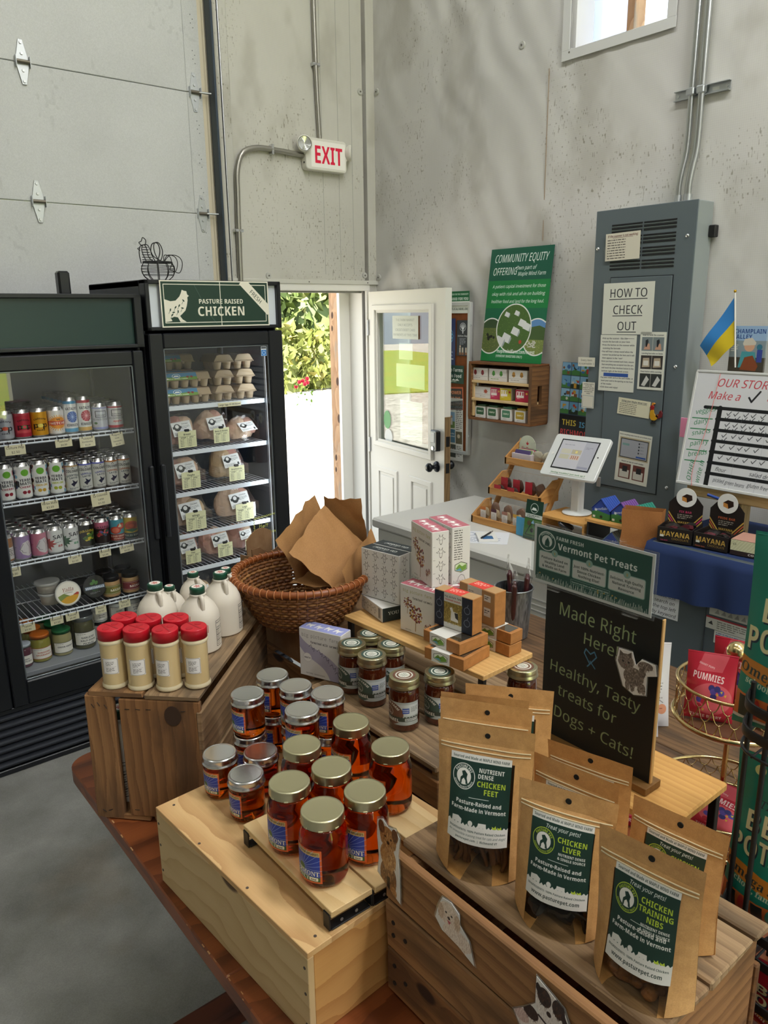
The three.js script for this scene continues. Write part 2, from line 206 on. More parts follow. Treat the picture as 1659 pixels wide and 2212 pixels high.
{ // windows of the right wall: one half clear, one half hazed plastic film
  let k = 1;
  for (const [a, b] of [[WN.z0, WN.z1], ...WN2]) {
    const w = new THREE.Group(); w.name = 'window_' + k++; w.userData.kind = 'structure'; scene.add(w);
    const zc = a + (b - a) * 0.42, yc = (WN.y0 + WN.y1) / 2, h = WN.y1 - WN.y0;
    mesh('stud', cbox(0.09, h, 0.04, 0.002, { grain: 1 }), MW.cedar, w, 0.19, yc, zc);
    mesh('film', cbox(0.002, h, zc - a, 0.0005), M('#e9eefb', 0.5, { transmission: 0.85, thickness: 0 }), w, 0.16, yc, (a + zc) / 2 - 0.01);
    mesh('pane', cbox(0.003, h, b - zc, 0.0005), M('#ffffff', 0.02, { transmission: 1, thickness: 0 }), w, 0.16, yc, (b + zc) / 2);
  }
}
// back wall: garage door bay, door bay
const GX = -1.20, GX0 = -4.86, GH = 4.27, DX0 = -1.03, DX1 = -0.106, DH = 2.035;
{
  const wb = new THREE.Group(); wb.name = 'wall_back'; wb.userData.kind = 'structure'; scene.add(wb);
  const pan = (x0, x1, y0, y1, nm_) => mesh(nm_ ?? 'wall_panel', cbox(x1 - x0, y1 - y0, 0.2, 0.002, { grain: 0, ou: x0, ov: y0 }), MLinerBack, wb, (x0 + x1) / 2, (y0 + y1) / 2, -0.1);
  pan(XL, GX0, 0, CEIL); pan(GX0, GX, GH, CEIL); pan(-1.135, DX0, 0, CEIL); pan(DX0, DX1, DH + 0.05, CEIL); pan(DX1 + 0.03, 0.03, 0, CEIL);
  mesh('track_jamb', cbox(0.075, CEIL, 0.2, 0.003), MCream, wb, -1.17, CEIL / 2, -0.105);
  for (const x of [-0.30, -0.195, -0.42]) mesh('seam', cbox(0.003, CEIL - DH - 0.1, 0.002, 0.0005), M('#b3b2aa', 0.6), wb, x, (CEIL + DH) / 2 + 0.05, 0.001);
  for (const [x, y] of [[-0.839, 2.118], [-0.112, 2.133], [-0.125, 3.22]]) { const c = mesh('fastener_cap', new THREE.CylinderGeometry(0.017, 0.02, 0.007, 20), M('#bdbcb4', 0.5), wb, x, y, 0.004); c.rotation.x = Math.PI / 2; mesh('screw', new THREE.CylinderGeometry(0.005, 0.005, 0.01, 8), M('#77746c', 0.5, { metalness: 0.5 }), c, 0, 0.002, 0); }
}
{ // garage door
  const g = new THREE.Group(); g.name = 'door_1'; g.userData.kind = 'structure'; scene.add(g);
  const SH = 0.6096;
  for (let k = 0; k < 7; k++) {
    mesh('section', cbox(GX - GX0, SH - 0.004, 0.045, 0.002, { grain: 0, ou: k * 0.7, ov: k * 0.37 }), MGar, g, (GX + GX0) / 2, (k + 0.5) * SH, -0.024);
    mesh('end_stile', cbox(0.088, SH - 0.006, 0.003, 0.001, { grain: 1 }), MGar, g, GX - 0.044, (k + 0.5) * SH, 0.0005);
  }
  const hole = merge([...Array(40)].map((_, i) => { const c = new THREE.CylinderGeometry(0.0028, 0.0028, 0.002, 6); c.rotateX(Math.PI / 2); const q = i % 4; return c.translate(GX - 0.03 - (q % 2) * 0.012, 2.0 + Math.floor(i / 4) * 0.17 + q * 0.02, 0.002); }));
  mesh('punched_holes', hole, M('#6f7070', 0.7), g).userData.kind = 'stuff';
  const leafU = extr([[-0.026, 0.02], [-0.026, 0.006], [0.026, 0.006], [0.026, 0.02], [0.009, 0.095], [-0.009, 0.095]], 0.003, { bevel: 0.0008 });
  const barrel = new THREE.CylinderGeometry(0.0085, 0.0085, 0.058, 12).rotateZ(Math.PI / 2), bolt = new THREE.CylinderGeometry(0.0065, 0.0075, 0.006, 8).rotateX(Math.PI / 2), ear = cbox(0.003, 0.05, 0.022, 0.0005);
  for (let k = 1; k < 7; k++) for (const x of [-4.72, -3.846, -2.978, -2.115, -1.246]) {
    const h = new THREE.Group(); h.name = 'hinge'; h.position.set(x, k * SH, 0.002); g.add(h);
    mesh('leaf', leafU, zinc, h); const l2 = mesh('leaf', leafU, zinc, h); l2.rotation.x = Math.PI; l2.position.z = 0.003;
    mesh('barrel', barrel, M('#7b7468', 0.45, { metalness: 0.6 }), h, 0, 0, 0.016); mesh('ear', ear, zinc, h, 0.031, 0, 0.011); mesh('ear', ear, zinc, h, -0.031, 0, 0.011);
    for (const y of [0.082, 0.036, -0.036, -0.082]) mesh('bolt', bolt, steel, h, 0, y, 0.006);
    if (x > -1.5) { mesh('roller_stem', rod([0, 0, 0.016], [0.085, 0, 0.03], 0.006), zinc, h); }
  }
  const dk = M('#4b5560', 0.35, { metalness: 0.85 });
  mesh('track', merge([cbox(0.003, 5.2, 0.06, 0.001).translate(-0.02, 0, 0), cbox(0.045, 5.2, 0.003, 0.001).translate(0, 0, -0.03), cbox(0.006, 5.2, 0.012, 0.002).translate(0.021, 0, 0.026)]), dk, g, -1.142, 2.6, 0.046);
  mesh('track_edge', rod([-1.12, 0, 0.075], [-1.12, 5.2, 0.075], 0.005, 8), steel, g);
  mesh('pull_cable', rod([-1.178, 2.0, 0.03], [-1.178, 4.6, 0.03], 0.0015, 5), M('#8f8a80', 0.5, { metalness: 0.6 }), g);
}
{ // doorway trim
  const t = new THREE.Group(); t.name = 'trim_1'; t.userData.kind = 'structure'; scene.add(t);
  mesh('head_flashing', cbox(1.16, 0.026, 0.016, 0.002), MTrim, t, -0.56, 2.087, 0.009);
  mesh('head_jamb', cbox(DX1 - DX0 + 0.06, 0.05, 0.22, 0.003), M('#ece9e0', 0.5), t, (DX0 + DX1) / 2, DH + 0.025, -0.1);
  mesh('door_stop', cbox(DX1 - DX0, 0.012, 0.03, 0.001), M('#8d8c86', 0.6), t, (DX0 + DX1) / 2, DH - 0.006, -0.06);
  mesh('side_jamb', cbox(0.03, DH, 0.22, 0.002), M('#ece9e0', 0.5), t, DX1 + 0.015, DH / 2, -0.1);
  mesh('side_jamb', cbox(0.03, DH, 0.22, 0.002), M('#ece9e0', 0.5), t, DX0 - 0.015, DH / 2, -0.1);
  mesh('brick_mould', cbox(0.085, DH, 0.03, 0.002), M('#efede6', 0.5), t, DX1 - 0.0425, DH / 2, -0.195);
  mesh('weather_strip', cbox(0.008, DH, 0.02, 0.001), M('#5d5a55', 0.7), t, DX1 - 0.004, DH / 2, -0.02);
  mesh('threshold', cbox(DX1 - DX0, 0.02, 0.22, 0.002), zinc, t, (DX0 + DX1) / 2, 0.01, -0.1);
  for (const x of [-0.56, -0.10]) mesh('screw', new THREE.CylinderGeometry(0.004, 0.004, 0.004, 8).rotateX(Math.PI / 2), M('#6b6960', 0.5), t, x, 2.086, 0.018);
}
{ // open entrance door, swung in towards the right wall
  const a = 98.8 * D2R, g = new THREE.Group(); g.name = 'door_2'; g.userData.kind = 'structure'; g.position.set(DX1, 0, 0.03); g.rotation.y = -a; scene.add(g);
  const LW = 0.885, T0 = 0.044, wh = M('#e6e3da', 0.5), Wd = { x0: 0.07, x1: 0.765, y0: 1.03, y1: 1.94 };
  const leafShape = shapeOf([[0, 0.012], [LW, 0.012], [LW, 2.028], [0, 2.028]]); const hl = new THREE.Path(); hl.moveTo(Wd.x0 + 0.04, Wd.y0 + 0.03); hl.lineTo(Wd.x1 - 0.03, Wd.y0 + 0.03); hl.lineTo(Wd.x1 - 0.03, Wd.y1 - 0.03); hl.lineTo(Wd.x0 + 0.04, Wd.y1 - 0.03); leafShape.holes.push(hl);
  mesh('leaf', extr(leafShape, T0), wh, g, 0, 0, -T0);
  mesh('wooden_edge', cbox(0.006, 1.2, T0 - 0.004, 0.001, { grain: 1 }), variant('weather', '#d8cdb0'), g, LW + 0.002, 0.7, -T0 / 2);
  const ring = (x0, x1, y0, y1, t, z, d) => { const s = shapeOf([[x0, y0], [x1, y0], [x1, y1], [x0, y1]]); s.holes.push(new THREE.Path([[x0 + t, y0 + t], [x1 - t, y0 + t], [x1 - t, y1 - t], [x0 + t, y1 - t]].map((p) => new THREE.Vector2(...p)))); return extr(s, d, { bevel: 0.004 }).translate(0, 0, z); };
  mesh('glazing_frame', ring(Wd.x0, Wd.x1, Wd.y0, Wd.y1, 0.026, 0, 0.012), wh, g);
  mesh('glazing_bead', ring(Wd.x0 + 0.035, Wd.x1 - 0.03, Wd.y0 + 0.03, Wd.y1 - 0.03, 0.012, -0.002, 0.004), M('#d9d6cc', 0.5), g);
  mesh('glazing_frame', ring(Wd.x0, Wd.x1, Wd.y0, Wd.y1, 0.026, -T0 - 0.012, 0.012), wh, g);
  mesh('pane', cbox(Wd.x1 - Wd.x0 - 0.06, Wd.y1 - Wd.y0 - 0.05, 0.005, 0.0005), M('#f2f7f4', 0.0, { transmission: 1, thickness: 0 }), g, (Wd.x0 + Wd.x1) / 2 + 0.003, (Wd.y0 + Wd.y1) / 2, -0.02);
  for (const [x0, x1] of [[0.09, 0.353], [0.502, 0.753]]) { mesh('raised_panel', ring(x0, x1, 0.16, 0.885, 0.028, -0.002, 0.006), wh, g); mesh('raised_panel', cbox(x1 - x0 - 0.1, 0.725 - 0.1, 0.008, 0.004), wh, g, (x0 + x1) / 2, 0.5225, 0.001); }
  const lk = new THREE.Group(); lk.name = 'keypad_lock'; lk.position.set(0.81, 1.155, 0); g.add(lk);
  mesh('housing', cbox(0.062, 0.125, 0.03, 0.006), M('#5b6166', 0.35, { metalness: 0.7 }), lk, 0, 0, 0.016); mesh('keypad', cbox(0.04, 0.06, 0.004, 0.002), M('#c9ccce', 0.4), lk, -0.003, 0.02, 0.032); mesh('side_cap', cbox(0.016, 0.12, 0.032, 0.005), blackPl, lk, 0.034, 0, 0.017); mesh('keyhole', new THREE.CylinderGeometry(0.012, 0.012, 0.006, 16).rotateX(Math.PI / 2), zinc, lk, 0, -0.045, 0.032);
  const kn = mesh('knob', lathe([[0, 0.075], [0.018, 0.074], [0.027, 0.062], [0.027, 0.05], [0.014, 0.036], [0.011, 0.012], [0.03, 0.009], [0.033, 0.003], [0.033, 0]], 28).rotateX(Math.PI / 2), M('#15181c', 0.28, { metalness: 0.4 }), g, 0.81, 0.995, 0);
  const kb = mesh('knob', kn.geometry, kn.material, g, 0.81, 0.995, -T0); kb.rotation.y = Math.PI;
  mesh('latch_plate', cbox(0.002, 0.06, 0.026, 0.0005), blackMt, g, LW + 0.006, 0.995, -T0 / 2); mesh('latch_plate', cbox(0.002, 0.06, 0.026, 0.0005), blackMt, g, LW + 0.006, 1.155, -T0 / 2);
  const s1 = print(260, 160, (c, w, h) => { bg(c, w, h, '#dfe3d6'); const L = ['THE FARM MARKET', 'ONLY ACCEPTS', 'CREDIT/DEBIT CARD', 'PAYMENTS AT THIS TIME']; L.forEach((s, i) => txt(c, s, w / 2, 30 + i * 34, 22, '#9aa096', { w: '', max: 240 })); });
  mesh('taped_notice', sheetGeo(0.30, 0.14, s1), PM(s1), g, 0.435, 1.806, -0.012);
  for (const [x, y, w, h] of [[0.47, 1.51, 0.33, 0.145], [0.48, 1.23, 0.26, 0.25], [0.42, 1.66, 0.16, 0.1]]) mesh('taped_paper', cbox(w, h, 0.001, 0.0003), M('#eceae2', 0.8), g, x, y, -0.026);
  const st = mesh('round_sticker', new THREE.CircleGeometry(0.06, 28), M('#6fae72', 0.6), g, 0.2, 1.21, -0.0165); st.scale.set(0.75, 1, 1); mesh('round_sticker', new THREE.CircleGeometry(0.05, 28), M('#e7e9e4', 0.6), g, 0.215, 1.10, -0.0165);
  for (const y of [0.25, 1.02, 1.8]) mesh('hinge', rod([0, y - 0.05, 0.006], [0, y + 0.05, 0.006], 0.007, 8), zinc, g);
}
// ---------- outside the doorway ----------
{
  struct('ground', cbox(60, 0.1, 40, 0.001, { grain: 0 }), T(TX.gravel, 0.95), 0, -0.1, -20.25);
  const lw = struct('lawn', cbox(40, 0.05, 20, 0.001, { grain: 0 }), T(TX.grass, 0.95), 6, -0.045, -22.6);
  struct('ground_behind', cbox(40, 0.1, 24, 0.001, { grain: 0 }), T(TX.grass, 0.95), -4, -0.1, 21.3);
  const post = thing('porch_post', 'rough cedar post outside the open doorway', 'post', -0.083, 0, -0.31);
  mesh('shaft', displace(cbox(0.128, 2.9, 0.13, 0.012, { grain: 1 }), (x, y, z) => [x + 0.004 * Math.sin(y * 4), y, z]), MW.cedar, post, 0, 1.45, 0);
  // hedge bank: leafy mounds, leaf by leaf
  const r = rng(55), leaf = new THREE.BufferGeometry(); leaf.setAttribute('position', new THREE.Float32BufferAttribute([0, 0, 0, 0.06, 0.1, 0.02, 0, 0.22, 0, -0.06, 0.1, 0.02], 3)); leaf.setAttribute('uv', new THREE.Float32BufferAttribute([0.5, 0, 1, 0.5, 0.5, 1, 0, 0.5], 2)); leaf.setIndex([0, 1, 2, 0, 2, 3]); leaf.computeVertexNormals();
  const hedges = [[[7.0, -13.2, 2.2, 1.7, 0.9], [8.6, -13.3, 2.0, 1.5, 0.9], [10.2, -13.3, 2.2, 1.8, 0.9], [5.4, -13.3, 2, 1.7, 0.9]], [[6.2, -16.6, 3, 3.4, 1.5], [8.4, -16.8, 3, 3.7, 1.5], [10.8, -16.9, 3, 3.5, 1.5], [4, -16.6, 3, 3.6, 1.5]], [[8.4, -21.6, 4, 6.2, 2.2], [12, -21.8, 4, 6, 2.2], [5.2, -21.6, 4, 6.4, 2.2]]];
  const lab = ['low leafy shrub bank nearest the gravel beyond the doorway', 'taller bushy hedge row behind the low shrubs', 'dark tall trees at the back beyond the hedge'];
  hedges.forEach((list, hi) => {
    const g = thing(['shrub_bank', 'hedge', 'tree_row'][hi], lab[hi], ['shrub', 'hedge', 'trees'][hi]); g.userData.kind = 'stuff';
    const N = [5200, 5200, 3000][hi], im = new THREE.InstancedMesh(leaf, M([[0.17, 0.20, 0.05], [0.12, 0.165, 0.05], [0.055, 0.09, 0.045]][hi], 0.7, { side: THREE.DoubleSide }), N), o = new THREE.Object3D(), cc = new THREE.Color();
    for (let k = 0; k < N; k++) { const [x, z, rx, ry, rz] = list[k % list.length], th = r() * 6.283, ph = Math.acos(r()), q = Math.pow(r(), 0.25), bump = 0.85 + 0.3 * noise3(th * 3, ph * 4, x); o.position.set(x + rx * 0.62 * q * bump * Math.sin(ph) * Math.cos(th), ry * q * bump * Math.cos(ph), z + rz * q * bump * Math.sin(ph) * Math.sin(th)); o.rotation.set(r() * 6, r() * 6, r() * 6); o.scale.setScalar(rr(0.9, 2.2, r) * (hi + 2) * 0.45); o.updateMatrix(); im.setMatrixAt(k, o.matrix); const s = rr(0.55, 1.25, r); im.setColorAt(k, cc.setRGB(s * (r() > 0.85 ? 1.25 : 1), s, s * 0.8)); }
    im.name = 'foliage'; im.castShadow = im.receiveShadow = true; im.userData.kind = 'stuff'; g.add(im);
    for (const [x, z, rx, ry, rz] of list) { const e = mesh('leafy_core', new THREE.SphereGeometry(1, 20, 12, 0, 6.3, 0, 1.6), im.material, g, x, 0, z); e.scale.set(rx * 0.52, ry * 0.82, rz * 0.82); }
  });
  const fb = thing('hanging_flower_basket', 'trailing red flowers and leaves beside the cedar post outside', 'flowers', -0.13, 1.33, -0.74);
  const fl = [], pt = []; for (let k = 0; k < 34; k++) { const a = leaf.clone().scale(0.16, 0.16, 0.16); a.rotateX(r() * 6); a.rotateY(r() * 6); fl.push(a.translate(rr(-0.07, 0.07, r), rr(-0.1, 0.06, r), rr(-0.06, 0.06, r))); if (k < 6) pt.push(new THREE.IcosahedronGeometry(0.016, 1).translate(rr(-0.05, 0.03, r), rr(0.03, 0.1, r), rr(-0.05, 0.05, r))); }
  const lv = mesh('leaves', merge(fl), M('#7ba83a', 0.7, { side: THREE.DoubleSide }), fb); lv.userData.kind = 'stuff'; mesh('blossoms', merge(pt), M('#d0203f', 0.6), fb); mesh('hanger', rod([0, 0, 0], [0.03, 0.05, 0.375], 0.003), blackMt, fb);
}
// ---------- ceiling light fixtures ----------
{
  let k = 0;
  const lab = ['over the work table near the right wall', 'further down the room over the right aisle', 'over the cooler at the left', 'over the left aisle', 'near the open doorway at the far end', 'in the far left bay'];
  for (const [x, z, s] of TUBES) {
    const g = thing('ceiling_light', 'long white ceiling light ' + lab[k], 'light', x, CEIL - 0.06, z, 0, 'ceiling lights'); k++;
    mesh('housing', cbox(0.34, 0.06, 1.5, 0.004), white, g, 0, 0.02, 0);
    mesh('diffuser', cbox(0.30, 0.012, 1.46, 0.003), M('#ffffff', 0.5, { emissive: [0.98, 0.99, 1.0], emissiveIntensity: 3 }), g, 0, -0.016, 0);
    const l = new THREE.RectAreaLight(new THREE.Color().setRGB(0.98, 0.99, 1.0), LAMP * s, 0.30, 1.46); l.position.set(0, -0.03, 0); l.rotation.x = -Math.PI / 2; l.name = 'lamp_light'; g.add(l);
  }
}
// ---------- glass-door coolers ----------
const glassPane = M('#ffffff', 0.0, { transmission: 1, thickness: 0, ior: 1.45 });
const clearPl = M('#ffffff', 0.06, { transmission: 1, thickness: 0, ior: 1.4 });
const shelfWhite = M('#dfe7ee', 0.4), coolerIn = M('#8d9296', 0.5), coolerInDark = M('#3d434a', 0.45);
function wireShelf(g, x0, x1, y, z0, z1, tall) {
  const s = new THREE.Group(); s.name = 'shelf'; g.add(s); const L = [];
  for (let x = x0 + 0.01; x < x1; x += 0.024) L.push(rod([x, y - 0.004, z0], [x, y - 0.004, z1], 0.0018, 4));
  mesh('wires', merge(L), shelfWhite, s).userData.kind = 'stuff'; for (const z of [z0 + 0.05, (z0 + z1) / 2]) mesh('cross_wire', rod([x0, y - 0.009, z], [x1, y - 0.009, z], 0.003, 6), shelfWhite, s);
  if (tall) mesh('front_rail', cbox(x1 - x0, 0.022, 0.004, 0.001), shelfWhite, s, (x0 + x1) / 2, y - 0.012, z1);
  else { mesh('front_rail', rod([x0, y, z1], [x1, y, z1], 0.0042, 8), shelfWhite, s); mesh('front_rail', rod([x0, y - 0.016, z1], [x1, y - 0.016, z1], 0.0042, 8), shelfWhite, s); const P = []; for (let x = x0 + 0.012; x < x1; x += 0.03) P.push(rod([x, y - 0.016, z1], [x, y, z1], 0.002, 4)); mesh('rail_pickets', merge(P), shelfWhite, s).userData.kind = 'stuff'; }
}
function cooler(label, x0, x1, top, o) {
  const zb = o.zb, zf = 0.9, g = thing('glass_door_cooler', label, 'cooler'), w = x1 - x0, xc = (x0 + x1) / 2, y0 = o.y0, yb = o.doorTop, blk = M('#101318', 0.38), side = M('#3a3d42', 0.5);
  mesh('side_panel', cbox(0.012, top - 0.03, zf - zb - 0.06, 0.004), side, g, x0 + 0.006, top / 2 + 0.015, (zf + zb) / 2 - 0.03);
  mesh('side_panel', cbox(0.012, top - 0.03, zf - zb - 0.06, 0.004), side, g, x1 - 0.006, top / 2 + 0.015, (zf + zb) / 2 - 0.03);
  mesh('back_panel', cbox(w - 0.026, top - 0.04, 0.03, 0.003), o.inner, g, xc, top / 2 + 0.02, zb + 0.015);
  mesh('top_panel', cbox(w, 0.03, zf - zb - 0.06, 0.004), side, g, xc, top - 0.015, (zf + zb) / 2 - 0.03);
  mesh('ceiling_liner', cbox(w - 0.04, 0.02, zf - zb - 0.12, 0.002), o.inner, g, xc, yb - 0.01, (zf + zb) / 2 - 0.04);
  mesh('floor_liner', cbox(w - 0.04, 0.04, zf - zb - 0.1, 0.002), o.inner, g, xc, o.floor - 0.02, (zf + zb) / 2 - 0.05);
  for (const x of [x0 + 0.015, x1 - 0.015]) mesh('side_liner', cbox(0.004, yb - o.floor, zf - zb - 0.1, 0.001), o.inner, g, x, (yb + o.floor) / 2, (zf + zb) / 2 - 0.05);
  // illuminated-sign box
  const sb = new THREE.Group(); sb.name = 'sign_box'; g.add(sb); const sy0 = yb + 0.012;
  mesh('sign_lens', cbox(w - 0.03, top - sy0 - 0.02, 0.012, 0.001), o.lens, sb, xc, (top + sy0) / 2, zf - 0.028);
  for (const [ww, hh, x, y] of [[w, 0.018, xc, top - 0.009], [w, 0.016, xc, sy0 + 0.008], [o.stile, top - sy0, x0 + o.stile / 2, (top + sy0) / 2], [o.stile, top - sy0, x1 - o.stile / 2, (top + sy0) / 2]]) mesh('sign_frame', cbox(ww, hh, 0.06, 0.003), blk, sb, x, y, zf - 0.03);
  // base and louvres
  mesh('base_shell', cbox(w - 0.02, y0 - 0.01, zf - zb - 0.1, 0.004), M('#0b0c0f', 0.6), g, xc, (y0 - 0.01) / 2 + 0.005, (zf + zb) / 2 - 0.05);
  const lou = extr([[0, 0], [0.03, -0.012], [0.03, -0.022], [0, -0.012]], w - 0.03).rotateY(Math.PI / 2);
  const nL = o.louvres; for (let k = 0; k < nL; k++) { const l = mesh('louvre', cbox(w - 0.03, 0.018, 0.028, 0.003), M('#33363d', 0.36, { metalness: 0.3 }), g, xc, 0.03 + (k + 0.5) * (y0 - 0.05) / nL, zf - 0.022); l.rotation.x = 0.5; }
  mesh('kick_rail', cbox(w, 0.02, 0.04, 0.003), blk, g, xc, y0 - 0.012, zf - 0.03); mesh('toe_rail', cbox(w, 0.024, 0.04, 0.003), blk, g, xc, 0.014, zf - 0.03);
  for (const [dx0, dx1, gx0, gx1, gy0, gy1] of o.doors) {
    const d = new THREE.Group(); d.name = 'door'; g.add(d);
    const fr = (ww, hh, x, y, zz = zf - 0.025, dd = 0.05) => mesh('door_frame', cbox(ww, hh, dd, 0.005), blk, d, x, y, zz);
    fr(gx0 - dx0, yb - y0, (dx0 + gx0) / 2, (yb + y0) / 2); fr(dx1 - gx1, yb - y0, (dx1 + gx1) / 2, (yb + y0) / 2); fr(gx1 - gx0, yb - gy1, (gx0 + gx1) / 2, (yb + gy1) / 2); fr(gx1 - gx0, gy0 - y0, (gx0 + gx1) / 2, (gy0 + y0) / 2);
    const t = 0.006; for (const [ww, hh, x, y] of [[gx1 - gx0, t, (gx0 + gx1) / 2, gy1 - t / 2], [gx1 - gx0, t, (gx0 + gx1) / 2, gy0 + t / 2], [t, gy1 - gy0, gx0 + t / 2, (gy0 + gy1) / 2], [t, gy1 - gy0, gx1 - t / 2, (gy0 + gy1) / 2]]) mesh('glazing_bead', cbox(ww, hh, 0.004, 0.001), M('#7f868c', 0.35, { metalness: 0.7 }), d, x, y, zf - 0.012);
    mesh('pane', cbox(gx1 - gx0, gy1 - gy0, 0.004, 0.0003), glassPane, d, (gx0 + gx1) / 2, (gy0 + gy1) / 2, zf - 0.02);
    mesh('door_handle', cbox(0.02, 0.34, 0.03, 0.005), M('#1a1d22', 0.4), d, o.handle === 'l' ? dx0 + 0.012 : dx1 - 0.012, 1.08, zf + 0.002);
  }
  for (const y of o.shelves) wireShelf(g, x0 + 0.03, x1 - 0.027, y, zb + 0.08, 0.745, o.tall);
  for (const x of [x0 + 0.022, x1 - 0.022]) for (const z of [zb + 0.09, 0.755]) mesh('shelf_standard', cbox(0.008, yb - o.floor - 0.06, 0.014, 0.001), M('#a9afb3', 0.4, { metalness: 0.6 }), g, x, (yb + o.floor) / 2, z);
  return g;
}
const FL = cooler('black two-door glass cooler full of drink cans with dark green header', -3.405, -2.008, 1.985, { zb: 0.16, y0: 0.30, doorTop: 1.752, floor: 0.40, stile: 0.035, inner: coolerIn, lens: M('#143330', 0.35), louvres: 7, shelves: [1.40, 1.143, 0.88, 0.617], doors: [[-2.715, -2.02, -2.655, -2.068, 0.405, 1.692], [-3.405, -2.72, -3.35, -2.78, 0.405, 1.692]], handle: 'r' });
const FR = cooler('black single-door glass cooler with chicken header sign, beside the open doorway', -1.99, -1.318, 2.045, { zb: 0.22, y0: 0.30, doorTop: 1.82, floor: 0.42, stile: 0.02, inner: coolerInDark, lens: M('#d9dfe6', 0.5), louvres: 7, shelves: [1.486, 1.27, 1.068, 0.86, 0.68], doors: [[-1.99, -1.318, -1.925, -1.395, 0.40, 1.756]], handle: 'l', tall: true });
{ // lit tubes inside the chicken cooler
  for (const [x, y, z, h] of [[-1.36, 1.1, 0.80, 1.25]]) {
    mesh('light_tube', rod([x, y - h / 2, z], [x, y + h / 2, z], 0.004, 10), M('#ffffff', 0.4, { emissive: [0.86, 0.94, 1], emissiveIntensity: 1.6 }), FR);
    const l = new THREE.RectAreaLight(new THREE.Color().setRGB(0.86, 0.94, 1), 26, 0.016, h); l.position.set(x - 0.010, y, z - 0.012); l.lookAt(-1.75, y, 0.42); l.name = 'tube_light'; FR.add(l);
  }
}
// chicken header sign
const HEN = [[0.62, 0.02], [0.70, 0.05], [0.78, 0.06], [0.80, 0.16], [0.86, 0.20], [0.80, 0.24], [0.80, 0.34], [0.76, 0.50], [0.70, 0.64], [0.58, 0.74], [0.50, 0.80], [0.58, 0.90], [0.72, 0.98], [0.50, 0.98], [0.42, 0.84], [0.30, 0.82], [0.18, 0.86], [0.22, 0.95], [0.05, 0.97], [0.0, 0.97], [0.0, 0.30], [0.20, 0.36], [0.38, 0.34], [0.52, 0.22], [0.58, 0.12]];
{
  const reg = print(760, 280, (c, w, h) => {
    bg(c, w, h, '#e9e4d2'); rct(c, 8, 8, w - 16, h - 16, '#1d3a2d'); c.strokeStyle = '#e9e4d2'; c.lineWidth = 5; c.strokeRect(24, 24, w - 48, h - 52); rct(c, w * 0.53, 8, 5, h - 16, '#e9e4d2');
    poly(c, HEN.map(([x, y]) => [26 + x * 190, 52 + y * 200]), '#e9e4d2'); const G = '#1d3a2d'; for (const [x, y] of [[120, 150], [150, 120], [80, 190], [110, 185], [60, 175], [140, 165], [95, 160], [70, 205]]) { c.beginPath(); c.ellipse(x, y, 4, 9, x, 0, 7); c.fillStyle = G; c.fill(); lines(c, [[x, y], [x - 12, y + 22]], G, 2); }
    txt(c, 'PASTURE RAISED', 410, 125, 40, '#e9e4d2', { max: 350 }); txt(c, 'CHICKEN', 410, 186, 78, '#e9e4d2', { max: 360 });
    c.save(); c.translate(665, 95); c.rotate(Math.PI / 4.1); rct(c, -140, -28, 280, 56, '#e9e4d2'); txt(c, 'FRESH', 0, 2, 38, '#1d2a22', { w: '' }); c.restore();
    c.globalAlpha = 0.35; lines(c, [[225, 20], [262, 90], [300, 180], [372, 262]], '#c9d1c6', 2); c.globalAlpha = 1;
  });
  const s = mesh('header_sign', sheetGeo(0.535, 0.198, reg, 0.002), PM(reg, 0.3), FR, -1.658, 1.944, 0.904);
  s.userData.label = 'dark green poster with cream hen and lettering';
  const es = print(48, 70, (c, w, h) => { bg(c, w, h, '#e8eef4'); rct(c, 3, 26, 42, 42, '#2c7fd0'); rct(c, 3, 4, 42, 14, '#5c6168'); circ(c, 24, 47, 12, null, '#e8eef4', 3); }); mesh('energy_sticker', sheetGeo(0.03, 0.045, es), PM(es), FR, -1.417, 1.725, 0.884);
  // wax-pencil note on the glass
  const wx = M('#d8dd74', 0.8), zig = []; for (let k = 0; k < 26; k++) zig.push([-1.52 + k * 0.0048, 0.905 + (k % 2) * 0.009 + k * 0.0004, 0.885]); const zig2 = []; for (let k = 0; k < 26; k++) zig2.push([-1.525 + (k % 2) * 0.008, 0.90 - k * 0.006, 0.885]);
  const seg = (P) => merge(P.slice(1).map((p, i) => rod(P[i], p, 0.0011, 4))); mesh('wax_line', seg(zig), wx, FR); mesh('wax_line', seg(zig2), wx, FR);
  const word = (name, strokes, x, y, s) => mesh(name, merge(strokes.map((st) => seg(st.map(([a, b]) => [x + a * s, y + b * s, 0.885])))), wx, FR);
  word('wax_word', [[[0, 0], [0, 1]], [[0, 0.5], [0.6, 0.5]], [[0.6, 0], [0.6, 1]], [[1.4, 0.5], [1, 0.4], [0.9, 0.1], [1.2, 0], [1.4, 0.5], [1.45, 0]], [[1.8, 1], [1.8, 0]], [[2.2, 0.9], [2.25, 0]], [[2, 0.6], [2.5, 0.65]]], -1.492, 0.858, 0.02);
  word('wax_word', [[[0.5, 0.7], [0.1, 0.6], [0, 0.2], [0.4, 0], [0.6, 0.1]], [[0.9, 1], [0.9, 0]], [[0.9, 0.4], [1.2, 0.5], [1.25, 0]], [[1.6, 0.5], [1.6, 0]], [[2.3, 0.5], [1.95, 0.4], [2, 0], [2.3, 0.1]], [[2.6, 0.9], [2.6, 0]], [[2.9, 0.5], [2.6, 0.25], [2.95, 0]], [[3.2, 0.25], [3.5, 0.4], [3.3, 0.55], [3.15, 0.2], [3.5, 0]], [[3.8, 0], [3.8, 0.5], [4.1, 0.45], [4.15, 0]]], -1.484, 0.822, 0.02);
}
